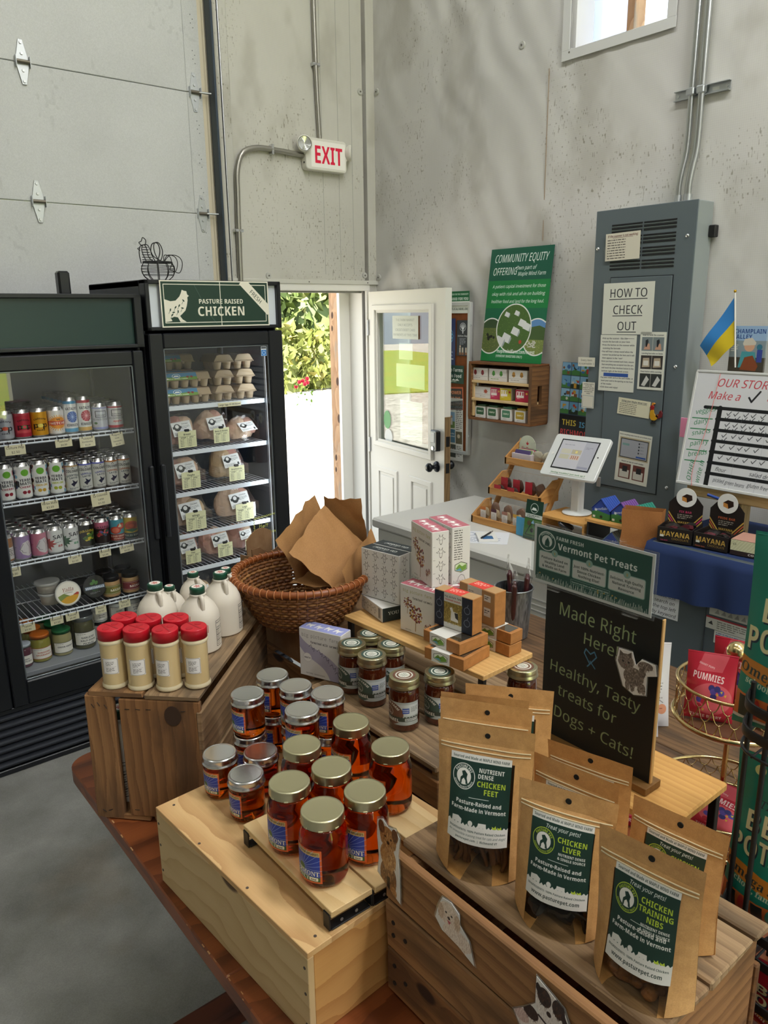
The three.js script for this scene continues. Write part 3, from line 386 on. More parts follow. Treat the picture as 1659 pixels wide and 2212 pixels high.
// hinge bracket, black speaker on the two-door cooler, wire hen
one('small_speaker', 'small black speaker standing on the left cooler', 'speaker', cbox(0.05, 0.10, 0.05, 0.008), M('#15171a', 0.3), -2.235, 2.035, 0.62);
{
  const g = thing('wire_hen_basket', 'black wire hen-shaped egg basket on top of the chicken cooler', 'basket', -1.80, 2.05, 0.62, 0), w = blackMt, R = 0.0022, T_ = (pts, r = R, cl = false) => tube(pts, r, pts.length * 6, 5, cl);
  const el = (y, a, b, n = 20) => [...Array(n)].map((_, i) => [Math.cos(i / n * 6.283) * a, y, Math.sin(i / n * 6.283) * b]);
  for (const [y, a, b] of [[0.004, 0.045, 0.04], [0.028, 0.07, 0.058], [0.042, 0.078, 0.063], [0.055, 0.08, 0.065], [0.068, 0.078, 0.064], [0.082, 0.07, 0.058]]) mesh('body_ring', T_(el(y, a, b), 0.0014, true), w, g);
  for (let k = 0; k < 10; k++) { const t = k / 10 * 6.283, c = Math.cos(t), s = Math.sin(t); mesh('body_rib', T_([[c * 0.045, 0.002, s * 0.04], [c * 0.072, 0.025, s * 0.06], [c * 0.081, 0.055, s * 0.066], [c * 0.068, 0.086, s * 0.056]], 0.002), w, g); }
  mesh('body_ring', T_(el(0.086, 0.068, 0.056), 0.0028, true), w, g);
  for (const z of [-0.014, 0.014]) { mesh('neck_wire', T_([[-0.066, 0.08, z * 2.4], [-0.076, 0.115, z * 1.6], [-0.078, 0.14, z], [-0.07, 0.158, z * 0.8], [-0.05, 0.16, z], [-0.04, 0.14, z * 1.3], [-0.03, 0.11, z * 2], [0.005, 0.086, z * 3]]), w, g); }
  for (let k = 0; k < 6; k++) mesh('neck_ring', T_(el(0.095 + k * 0.011, 0.024 - k * 0.002, 0.026 - k * 0.003, 12).map(([a, b, c]) => [a - 0.048 - k * 0.002, b, c]), 0.0011, true), w, g);
  mesh('comb', T_([[-0.07, 0.155, 0], [-0.083, 0.17, 0], [-0.072, 0.176, 0], [-0.064, 0.192, 0], [-0.05, 0.182, 0], [-0.053, 0.16, 0]]), w, g); mesh('beak', T_([[-0.078, 0.148, 0], [-0.092, 0.143, 0], [-0.08, 0.134, 0]], 0.0018), w, g);
  for (const z of [-0.02, 0.02]) mesh('handle_loop', T_([[0, 0.086, z], [-0.02, 0.13, z], [-0.014, 0.168, z * 0.6], [0.008, 0.172, z * 0.4], [0.022, 0.14, z * 0.7], [0.012, 0.1, z], [0, 0.086, z]], 0.0024), w, g);
  for (const s of [0.7, 1, 1.25]) mesh('tail_feather', T_([[0.03, 0.086, 0], [0.05 * s, 0.118, 0.004], [0.085 * s, 0.112, 0.006], [0.098 * s, 0.085, 0.004], [0.085 * s, 0.065 - s * 0.02, 0], [0.07, 0.05, 0]], 0.002), w, g);
  for (const z of [-0.022, 0.022]) circ; g.scale.setScalar(0.98);
}
// ---------- drink cans ----------
function canDraw(body, art) { return print(208, 150, (c, w, h) => { bg(c, w, h, body); art(c, w, h, w / 2, h / 2); }); }
const hexT = (g, s, x, y, z, c, m, o = {}) => txt(g, s, x, y, z, c, { max: m, ...o });
const CAN = {
  grayPop: [0.033, 0.122, canDraw('#a9aeb6', (g, w, h, x, y) => { arcTxt(g, 'culture', x, y + 10, 44, -Math.PI / 2, 17, '#262a33'); hexT(g, 'p p', x, y + 12, 44, '#1d2029', 70); circ(g, x, y + 12, 12, '#c8543f'); hexT(g, 'soda', x, y + 42, 15, '#262a33', 50); })],
  redPop: [0.033, 0.122, canDraw('#b3263d', (g, w, h, x, y) => { arcTxt(g, 'culture', x, y + 10, 44, -Math.PI / 2, 17, '#2b1015'); hexT(g, 'p p', x, y + 10, 44, '#1d0f18', 76); circ(g, x, y + 12, 12, '#3f8f4a'); circ(g, x, y + 12, 8, '#d9455a'); rct(g, x - 34, y + 32, 68, 18, '#d4515a'); })],
  yellowPop: [0.033, 0.122, canDraw('#d59a1e', (g, w, h, x, y) => { arcTxt(g, 'culture', x, y + 10, 44, -Math.PI / 2, 17, '#2b1c10'); hexT(g, 'p p', x, y + 10, 44, '#1d1714', 76); circ(g, x, y + 12, 12, '#f0dd6a'); hexT(g, 'soda', x, y + 40, 15, '#2b1c10', 50); })],
  sunCan: [0.033, 0.122, canDraw('#e9e6e0', (g, w, h, x, y) => { for (let k = 0; k < 30; k++) lines(g, [[x, y + 5], [x + Math.cos(k * 0.21) * 50, y + 5 + Math.sin(k * 0.21) * 50]], '#f0a528', 3); circ(g, x, y + 5, 38, '#ef9a2a'); rct(g, x - 50, y - 6, 100, 26, '#cf3a2a'); hexT(g, 'SWITCHEL', x, y + 8, 22, '#fff3e0', 92); hexT(g, 'W', x, y - 18, 18, '#3a2415', 20); })],
  blueKomb: [0.0285, 0.157, canDraw('#e6e9ea', (g, w, h, x, y) => { rct(g, 0, 0, w, 14, '#2f8fc4'); circ(g, x, y + 2, 27, '#2d5cae'); for (let k = 0; k < 12; k++) lines(g, [[x, y + 2], [x + Math.cos(k * 0.524) * 26, y + 2 + Math.sin(k * 0.524) * 26]], '#9db6e6', 2); hexT(g, 'KATALYST', x, y - 38, 18, '#20242c', 66); hexT(g, 'KOMBUCHA', x, y + 42, 17, '#20242c', 66); rct(g, 0, h - 18, w, 18, '#4aa2d0'); })],
  redKomb: [0.0285, 0.157, canDraw('#e6e6e2', (g, w, h, x, y) => { rct(g, 0, 0, w, 14, '#b5283c'); circ(g, x, y + 2, 27, '#b23044'); for (let k = 0; k < 12; k++) lines(g, [[x, y + 2], [x + Math.cos(k * 0.524) * 26, y + 2 + Math.sin(k * 0.524) * 26]], '#eab6bd', 2); hexT(g, 'KATALYST', x, y - 38, 18, '#20242c', 66); hexT(g, 'KOMBUCHA', x, y + 42, 17, '#20242c', 66); rct(g, 0, h - 18, w, 18, '#e3b65e'); })],
  paleKomb: [0.033, 0.122, canDraw('#c9cdd6', (g, w, h, x, y) => { rct(g, 0, 6, w, 6, '#8f97cf'); g.strokeStyle = '#2b2f38'; g.lineWidth = 3; g.strokeRect(x - 24, y - 46, 48, 40); hexT(g, 'STONY', x, y - 18, 14, '#2b2f38', 42, { w: '' }); hexT(g, 'KOMBUCHA', x, y + 8, 20, '#6d7077', 80, { f: 'serif', w: '' }); circ(g, x - 26, y + 34, 8, '#51754f'); rct(g, 0, h - 14, w, 14, '#9aa2d8'); })],
  pinkKomb: [0.033, 0.122, canDraw('#d9d6d4', (g, w, h, x, y) => { rct(g, 0, 6, w, 8, '#c23c46'); g.strokeStyle = '#2b2f38'; g.lineWidth = 3; g.strokeRect(x - 24, y - 46, 48, 40); hexT(g, 'STONY', x, y - 18, 14, '#2b2f38', 42, { w: '' }); hexT(g, 'KOMBUCHA', x, y + 8, 20, '#6d7077', 80, { f: 'serif', w: '' }); hexT(g, 'apple', x, y + 28, 18, '#d4605c', 40); rct(g, 0, h - 18, w, 18, '#c23c46'); })],
};
function mate(flav, fc, deco) { return [0.033, 0.157, canDraw('#e6e8e4', (g, w, h, x, y) => { const r = rng(flav.length * 7); for (let k = 0; k < 46; k++) { const xx = r() < 0.5 ? r() * (x - 26) : x + 26 + r() * (x - 26); circ(g, xx, r() * h, rr(5, 13, r), deco[k % deco.length]); } rct(g, x - 27, 0, 54, h, '#eef0ea'); circ(g, x, 30, 16, '#6fb53c'); hexT(g, 'YERBA', x, 66, 17, '#1c1f24', 50); hexT(g, 'MATE', x, 82, 19, '#1c1f24', 50); hexT(g, flav, x, 98, 15, fc, 52); circ(g, x - 9, 124, 8, fc); circ(g, x + 9, 124, 8, fc); })]; }
CAN.mateCherry = mate('CHERRY', '#8e1f33', ['#2f4a78', '#d8c65e', '#c0453b', '#7bb3c9', '#2b2d33']); CAN.mateLime = mate('LEMON LIME', '#a9b73a', ['#3a2b2b', '#c9788e', '#d8c65e', '#6aa0b8']); CAN.mateLemon = mate('LEMON LIME', '#c9a23a', ['#3a2b2b', '#c9788e', '#7a3b35', '#6aa0b8']);
function latte(band, w1, c1) { return [0.0285, 0.135, canDraw('#d3d5cd', (g, w, h, x, y) => { rct(g, 0, 0, w, 9, band); lines(g, [[x - 6, 22], [x, 12], [x + 6, 22]], '#20242c', 2); hexT(g, 'COLOMBE', x, 34, 21, '#1c2028', 74); arcTxt(g, w1, x, 128, 70, -Math.PI / 2, 15, c1); hexT(g, 'LATTE', x, 74, 15, '#31424f', 46); poly(g, [[x - 16, 112], [x - 4, 102], [x - 8, 86], [x + 8, 100], [x + 22, 92], [x + 14, 108], [x + 4, 116], [x - 2, 128]], '#1b2440'); greek(g, x - 24, 134, 48, 2, 6, '#555a60', 4); })]; }
CAN.latteDraft = latte('#b99a6a', 'EVERYDAY', '#3a4a57'); CAN.latteVan = latte('#5a62c0', 'VANILLA', '#3b4692'); CAN.latteCar = latte('#c07a3e', 'CARAMEL', '#a0522d');
const face = (g, x, y) => { g.save(); poly(g, [[x - 24, y + 6], [x - 8, y - 40], [x + 18, y - 52], [x + 34, y - 20], [x + 36, y + 40], [x + 10, y + 52], [x - 12, y + 36]], '#d9d5d6'); lines(g, [[x - 6, y - 34], [x - 16, y - 10], [x - 22, y + 4], [x - 14, y + 8], [x - 12, y + 22], [x + 2, y + 28]], '#6e676e', 2); lines(g, [[x + 8, y - 40], [x + 20, y - 4], [x + 16, y + 40]], '#8b838b', 2); lines(g, [[x + 16, y - 44], [x + 28, y], [x + 26, y + 36]], '#8b838b', 2); g.restore(); };
const maple = (g, x, y, c) => poly(g, [...Array(22)].map((_, k) => { const a = k / 22 * 6.283, r = [44, 26, 36, 22][k % 4]; return [x + Math.cos(a) * r, y + Math.sin(a) * r * 1.15]; }), c);
CAN.amber = [0.033, 0.122, canDraw('#9c6426', (g, w, h, x, y) => { rct(g, x - 30, 60, 80, 80, '#d8d4cc'); greek(g, x - 24, 72, 60, 6, 10, '#6d6560', 2); })];
CAN.purpleFace = [0.033, 0.122, canDraw('#9a7fae', (g, w, h, x, y) => { face(g, x + 6, y + 10); greek(g, x - 60, y - 4, 30, 3, 10, '#5c3f78', 2); })];
CAN.pinkFace = [0.033, 0.122, canDraw('#c97f93', (g, w, h, x, y) => { face(g, x + 6, y + 10); greek(g, x - 60, y - 4, 30, 3, 10, '#a04460', 2); })];
CAN.sapRed = [0.033, 0.122, canDraw('#dfe2df', (g, w, h, x, y) => { maple(g, x - 44, y + 16, '#a8322f'); hexT(g, 'SAP!', x + 14, y - 28, 36, '#1c1f24', 62); hexT(g, '88', x + 14, y + 34, 22, '#a8322f', 30); greek(g, x - 8, y + 6, 46, 1, 8, '#777', 3); })];
CAN.sapGreen = [0.033, 0.122, canDraw('#dfe2df', (g, w, h, x, y) => { maple(g, x - 44, y + 16, '#22583a'); hexT(g, 'SAP!', x + 14, y - 28, 36, '#1c1f24', 62); hexT(g, '88', x + 14, y + 34, 22, '#2f8a56', 30); greek(g, x - 8, y + 6, 46, 1, 8, '#777', 3); })];
CAN.shrubYel = [0.033, 0.122, canDraw('#1b1e1c', (g, w, h, x, y) => { arcTxt(g, 'SHRUBBLY', x, y + 40, 74, -Math.PI / 2, 22, '#cdb53a'); const r = rng(9); for (let k = 0; k < 22; k++) circ(g, x + rr(-26, 26, r), y + rr(-16, 36, r), rr(5, 9, r), ['#3f6b32', '#d6c33c', '#5f8a3a'][k % 3]); })];
CAN.shrubPink = [0.033, 0.122, canDraw('#22181c', (g, w, h, x, y) => { rct(g, 0, 0, w, 46, '#c56a84'); arcTxt(g, 'SHRUBBLY', x, y + 34, 74, -Math.PI / 2, 22, '#3a2030'); const r = rng(12); for (let k = 0; k < 22; k++) circ(g, x + rr(-26, 26, r), y + rr(-16, 36, r), rr(5, 9, r), ['#b23a3a', '#2f5f4a', '#5a5a96', '#d65a5a'][k % 4]); })];
CAN.bloodOrange = [0.033, 0.122, canDraw('#4d9fb0', (g, w, h, x, y) => { circ(g, x - 12, y, 26, '#c4402e'); circ(g, x - 12, y, 18, '#e0765a'); circ(g, x + 18, y - 26, 22, '#c4402e'); circ(g, x + 18, y - 26, 15, '#e0765a'); poly(g, [[x, y - 20], [x + 10, y - 50], [x + 18, y - 22]], '#ece5c0'); rct(g, 0, 104, w, 46, '#8e2f2a'); hexT(g, 'BLOOD ORANGE', x, 118, 18, '#f0d9c0', 78); hexT(g, 'VANILLA', x, 136, 14, '#f0d9c0', 50); })];
CAN.tulsi = [0.033, 0.122, canDraw('#c9a92e', (g, w, h, x, y) => { circ(g, x, y - 14, 34, '#c2562a'); circ(g, x, y - 14, 24, '#a8431f'); circ(g, x, y - 14, 12, '#c2562a'); poly(g, [[x - 36, y + 16], [x, y + 6], [x + 36, y + 18], [x, y + 32]], '#2f6a3c'); rct(g, 0, 112, w, 38, '#27433f'); hexT(g, 'TULSI ROSE', x, 130, 18, '#c8d0b8', 80); })];
const canProto = {};
function makeCan(key, label, group) {
  if (canProto[key]) return canProto[key];
  const [r, h, reg] = CAN[key], g = new THREE.Group(); g.name = 'drink_can';
  mesh('body', cylLabel(r, 0.008, h - 0.016, -Math.PI, Math.PI, reg, 28), PM(reg, 0.3, { metalness: 0.25 }), g);
  mesh('top', lathe([[0, h - 0.004], [r * 0.72, h - 0.004], [r * 0.76, h - 0.0005], [r * 0.82, h], [r * 0.83, h - 0.004], [r * 0.86, h - 0.008], [r, h - 0.017]], 28), alu, g);
  mesh('base', lathe([[r, 0.009], [r * 0.92, 0.002], [r * 0.84, 0], [r * 0.78, 0.004], [0, 0.006]], 24), alu, g);
  mesh('pull_tab', cbox(r * 0.36, 0.0012, r * 0.62, 0.0004), alu, g, 0, h - 0.003, 0);
  return canProto[key] = g;
}
function canCol(key, x, y, n, label, back, group, z0 = 0.705) {
  const r = CAN[key][0], p = makeCan(key);
  for (let k = 0; k < n; k++) { const c = p.clone(); c.name = nm('drink_can'); c.position.set(x + (k ? rr(-0.0008, 0.0008) : 0), y, z0 - k * (r * 2 + 0.0015)); c.rotation.y = rr(-0.16, 0.16) - 0.06; meta(c, k ? ['', 'second', 'third', 'fourth', 'fifth', 'sixth'][k] + ' can back behind the ' + label.split(' ').slice(0, 9).join(' ') : label, 'can', group); scene.add(c); }
}
{
  const b1 = ['can queued behind the front row on the top shelf of the left cooler', 'cans queued on the top shelf'], b2 = ['can queued behind the front row on the second shelf of the left cooler', 'cans queued on the second shelf'], b3 = ['can queued behind the front row on the third shelf of the left cooler', 'cans queued on the third shelf'];
  const row = (list, y, b) => { for (const [k, x, n, l] of list) canCol(k, x, y + 0.003, n, l, b[0], b[1]); };
  row([['grayPop', -2.561, 5, 'silver-grey pop soda can at the door edge of the top shelf'], ['redPop', -2.493, 5, 'red watermelon pop soda can on the top shelf'], ['yellowPop', -2.425, 5, 'golden yellow pop soda can on the top shelf'], ['sunCan', -2.356, 5, 'white can with orange sunburst and red banner'], ['blueKomb', -2.294, 6, 'tall slim white can with round blue emblem'], ['redKomb', -2.235, 6, 'tall slim white can with round red emblem'], ['paleKomb', -2.168, 5, 'pale silver can with lavender rim on the top shelf'], ['pinkKomb', -2.098, 5, 'pale silver can with red rims on the top shelf']], 1.40, b1);
  row([['mateCherry', -2.588, 4, 'tall mate can with cherries nearest the door edge'], ['mateCherry', -2.519, 4, 'second tall mate can with cherries from the door edge'], ['mateLemon', -2.450, 4, 'tall mate can with orange slice and brown patterned sides'], ['mateLime', -2.381, 4, 'tall mate can with yellow-green lime lettering'], ['latteDraft', -2.317, 5, 'slim pale latte can with tan rim'], ['latteVan', -2.258, 5, 'slim latte can with blue rim, beside the tan-rimmed one'], ['latteVan', -2.199, 5, 'slim latte can with blue rim, beside an orange-rimmed one'], ['latteCar', -2.140, 5, 'slim latte can, orange rim, beside a blue-rimmed one'], ['latteCar', -2.081, 5, 'slim latte can, orange rim, at the shelf end']], 1.143, b2);
  row([['amber', -2.626, 4, 'amber can with white label at the door edge of the third shelf'], ['purpleFace', -2.557, 5, 'purple can with line-drawn face'], ['pinkFace', -2.488, 5, 'pink can with line-drawn face'], ['sapRed', -2.419, 5, 'white can with red maple leaf'], ['sapGreen', -2.350, 5, 'white can with dark green maple leaf'], ['shrubYel', -2.281, 5, 'black can with yellow arched lettering and fruit'], ['shrubPink', -2.212, 5, 'pink and black can with red berries'], ['bloodOrange', -2.143, 5, 'blue can with sliced blood oranges'], ['tulsi', -2.078, 5, 'yellow can with large orange rose']], 0.88, b3);
}
// hanging price cards
function priceTag(lines_, x, y, w, h, rot, label) {
  const reg = print(Math.round(w * 1500), Math.round(h * 1500), (c, W_, H_) => { bg(c, W_, H_, '#ddd8b4'); lines_.forEach((s, i) => txt(c, s, W_ / 2, H_ * (i + 0.5 + 0.15) / (lines_.length + 0.3), Math.min(20, H_ / lines_.length * 0.62), '#2c2b25', { w: '', max: W_ * 0.94 })); });
  const g = thing('price_card', label, 'price card', x, y, 0.757, 0, 'price cards in the left cooler'); g.rotation.z = rot;
  mesh('card', sheetGeo(w, h, reg, 0.001), PM(reg), g, 0, -h / 2 - 0.012, 0); for (const s of [-0.32, 0.32]) mesh('wire_tie', tube([[s * w, 0.002, -0.006], [s * w, 0.003, 0.003], [s * w, -0.018, 0.004], [s * w, -0.019, -0.002]], 0.0012, 10, 4), blackMt, g);
}
[[['Culture Pop', '$2.50'], -2.545, 1.397, 0.08, 0.042, 0, 'culture pop'], [['Switchel', '$4.00'], -2.35, 1.40, 0.07, 0.034, 0.02, 'switchel'], [['Katalyst', 'Kombucha', '$3.29'], -2.25, 1.40, 0.066, 0.045, 0.02, 'katalyst kombucha'], [['Pilgrim', 'Cove', 'Ferments', '$3.25'], -2.122, 1.402, 0.058, 0.058, 0.12, 'ferments'], [['Yerba Mate', '$3.69'], -2.437, 1.142, 0.07, 0.04, 0.02, 'yerba mate'], [['La Colombe', 'Latte', '$3.50'], -2.22, 1.143, 0.085, 0.058, 0.06, 'latte'], [['Savouré', '$4.00'], -2.615, 0.878, 0.055, 0.04, 0, 'savoure'], [['SAP!', '$2.50'], -2.36, 0.878, 0.058, 0.034, 0.02, 'sap'], [['Shrubbly', '$3.00'], -2.225, 0.879, 0.052, 0.034, 0.03, 'shrub'], [['Local Sweet', '$4.00'], -2.125, 0.88, 0.066, 0.034, 0.06, 'local sweet'], [['Tahini', '$9.00'], -2.59, 0.615, 0.06, 0.036, 0.02, 'tahini'], [['Hummus', '$7.50'], -2.468, 0.615, 0.055, 0.036, 0.02, 'hummus'], [['Tzatziki', '$8.00'], -2.40, 0.616, 0.058, 0.034, 0.03, 'tzatziki'], [['Pesto', '$8.99'], -2.272, 0.617, 0.05, 0.036, 0.02, 'pesto'], [['Miso', '$11.50'], -2.16, 0.618, 0.054, 0.038, 0.03, 'miso']].forEach(([l, x, y, w, h, r, k]) => priceTag(l, x, y, w, h, r, 'small cream price card reading ' + k + ' hanging from a shelf rail'));
// shelf four: tubs and miso jars
{
  const yl = print(220, 220, (c, w, h) => { bg(c, w, h, '#e6e3d6'); circ(c, 110, 110, 100, '#efece0'); c.save(); c.beginPath(); c.arc(110, 110, 98, 0, 7); c.clip(); poly(c, [[0, 130], [70, 105], [130, 140], [220, 200], [0, 220]], '#7f9148'); poly(c, [[0, 190], [90, 140], [220, 128], [220, 220], [0, 220]], '#d3a12c'); poly(c, [[150, 132], [190, 112], [220, 120], [220, 140]], '#b33a32'); c.restore(); txt(c, 'Yalla', 110, 74, 46, '#8a3a2a', { f: 'serif', w: 'italic ' }); txt(c, 'hummus', 112, 102, 18, '#555', { f: 'serif', w: 'italic ' }); });
  const vb = print(200, 200, (c, w, h) => { bg(c, w, h, '#191c1c'); for (const [x, y] of [[100, 50], [80, 66], [120, 66]]) { c.beginPath(); c.ellipse(x, y, 14, 20, x, 0, 7); c.fillStyle = '#4a7a3a'; c.fill(); } rct(c, 10, 92, 180, 30, '#6f8297'); txt(c, 'VEGETABALLS', 100, 108, 26, '#e6ecf2', { max: 172 }); txt(c, 'PESTO', 100, 136, 18, '#4a7a3a'); greek(c, 50, 150, 100, 2, 9, '#8a8f8f', 3); });
  const tub = (name, label, x, y, z, r, h, side, lidM, top, tilt) => { const g = thing(name, label, 'tub', x, y, z); mesh('cup', lathe([[0, 0], [r * 0.78, 0], [r * 0.92, h], [r * 0.88, h]], 32), side, g); const L = mesh('lid', lathe([[0, h + 0.003], [r * 0.94, h + 0.003], [r, h + 0.006], [r * 1.02, h], [r, h - 0.006]], 36), lidM, g); if (top) { const d = mesh('lid_print', toReg(new THREE.CircleGeometry(r * 0.93, 36), top, (a, b) => [a / r / 1.86 + 0.5, b / r / 1.86 + 0.5]), PM(top, 0.4), g, 0, h + 0.0045, 0); d.rotation.x = -Math.PI / 2; } if (tilt) g.rotation.x = tilt; return g; };
  tub('hummus_tub', 'hummus tub tilted so its printed lid faces the door', -2.395, 0.674, 0.665, 0.056, 0.05, M('#d8d4c8', 0.5), M('#c9c9c2', 0.35), yl, 1.36);
  tub('hummus_tub', 'lower hummus tub of the stack behind the tilted tub', -2.44, 0.62, 0.60, 0.054, 0.05, M('#cfc9bc', 0.5), M('#b9bab4', 0.35));
  tub('hummus_tub', 'upper hummus tub with amber top, on the stack', -2.45, 0.6765, 0.60, 0.054, 0.045, M('#cfc9bc', 0.5), M('#b9bab4', 0.35)); 
  tub('pesto_tub', 'black pesto tub tilted so its round lid faces the door', -2.272, 0.672, 0.66, 0.053, 0.045, blackPl, blackPl, vb, 1.3);
  tub('pesto_tub', 'black pesto tub standing behind the tilted one', -2.285, 0.62, 0.56, 0.053, 0.05, blackPl, blackPl);
  const miso = (x, z, c, label) => { const g = thing('miso_jar', label, 'jar', x, 0.62, z, 0, 'miso jars'); const reg = print(150, 90, (k, w, h) => { bg(k, w, h, c); rct(k, 0, 8, w, 3, '#d8c9a8'); rct(k, 0, 80, w, 3, '#d8c9a8'); txt(k, 'MISO', 88, 50, 30, '#f0ead8'); txt(k, 'organic', 80, 26, 11, '#e0b04a'); }); mesh('glass_body', lathe([[0, 0], [0.036, 0], [0.04, 0.006], [0.04, 0.068], [0.035, 0.078]], 28), M('#b79468', 0.25), g); mesh('paper_label', cylLabel(0.0406, 0.016, 0.058, -1.4, 1.4, reg, 16), PM(reg), g); mesh('lid', lathe([[0, 0.098], [0.036, 0.098], [0.038, 0.094], [0.038, 0.076], [0, 0.076]], 28), blackPl, g); return g; };
  miso(-2.19, 0.69, '#6f7034', 'olive-labelled miso jar with black lid'); miso(-2.098, 0.69, '#7a2c34', 'maroon-labelled miso jar with black lid'); miso(-2.19, 0.60, '#6f7034', 'miso jar behind the olive-labelled one'); miso(-2.098, 0.60, '#7a2c34', 'miso jar behind the maroon-labelled one');
  // cooler floor: kraut, pickles, purees
  const jar = (x, z, r, h, fill, lid, lines_, lc, label, y = 0.402, lh = 0.42) => { const g = thing('glass_jar', label, 'jar', x, y, z, -0.08); mesh('glass_body', lathe([[0, 0], [r * 0.94, 0], [r, 0.006], [r, h * 0.72], [r * 0.9, h * 0.82], [r * 0.86, h * 0.86]], 30), M(fill, 0.12, { clearcoat: 1, clearcoatRoughness: 0.05 }), g); mesh('lid', lathe([[0, h], [r * 0.9, h], [r * 0.95, h - 0.003], [r * 0.95, h * 0.86], [0, h * 0.86]], 30), lid, g); if (lines_) { const reg = print(170, 100, (c, w, hh) => { bg(c, w, hh, '#e2e0d6'); c.strokeStyle = lc; c.lineWidth = 5; c.strokeRect(2, 2, w - 4, hh - 4); lines_.forEach((s, i) => txt(c, s, w / 2 + 8, 42 + i * 22, 19, lc, { max: 120 })); greek(c, 20, 14, 100, 1, 8, '#8a8880', 2); }); mesh('paper_label', cylLabel(r + 0.0006, h * 0.12, h * (0.12 + lh), -1.15, 1.15, reg, 16), PM(reg), g); } return g; };
  const or = M('#c86a1e', 0.4), gr = M('#1d6b3c', 0.4), wl = M('#b9c3cc', 0.35), mt = M('#9aa0a2', 0.3, { metalness: 0.8 });
  jar(-2.612, 0.72, 0.034, 0.105, '#5b2a3a', wl, ['BEETS', 'IN PICKLE'], '#22252a', 'purple beet jar with pale blue lid at the cooler floor edge');
  jar(-2.535, 0.70, 0.043, 0.125, '#8f8a3a', or, ['SUNSHINE', 'SAUERKRAUT'], '#a8401f', 'front kraut jar with orange lid'); jar(-2.545, 0.605, 0.043, 0.125, '#8f8a3a', or, null, 0, 'second kraut jar with orange lid, behind the front one'); jar(-2.55, 0.51, 0.043, 0.125, '#8f8a3a', or, null, 0, 'hindmost kraut jar with orange lid');
  jar(-2.44, 0.695, 0.043, 0.12, '#9a9468', gr, ['GREEN KRAUT'], '#22252a', 'front kraut jar with green lid'); jar(-2.445, 0.6, 0.043, 0.12, '#9a9468', gr, null, 0, 'second kraut jar with green lid, behind the front one'); jar(-2.45, 0.505, 0.043, 0.12, '#9a9468', gr, null, 0, 'hindmost kraut jar with green lid');
  jar(-2.335, 0.68, 0.05, 0.155, '#4d4c30', mt, ['GARLICKY', 'HALF-SOUR', 'PICKLES'], '#22252a', 'large dark pickle jar with metal lid on the cooler floor'); jar(-2.335, 0.56, 0.05, 0.155, '#4d4c30', mt, null, 0, 'large dark pickle jar behind the front one');
  const pj = [[-2.245, 0.402], [-2.16, 0.402], [-2.245, 0.49], [-2.16, 0.49], [-2.078, 0.402], [-2.078, 0.49]]; ['lower white-labelled pesto jar beside the pickles', 'lower white-labelled pesto jar second from the pickles', 'upper white-labelled pesto jar beside the pickles', 'upper white-labelled pesto jar second from the pickles', 'lower white-labelled pesto jar at the cooler end', 'upper white-labelled pesto jar at the cooler end'].forEach((l, i) => jar(pj[i][0], 0.64, 0.036, 0.085, '#c9ccc6', i % 2 ? M('#8f949a', 0.35) : blackPl, ['purple', 'pesto'], '#4d4f55', l, pj[i][1], 0.55));
}
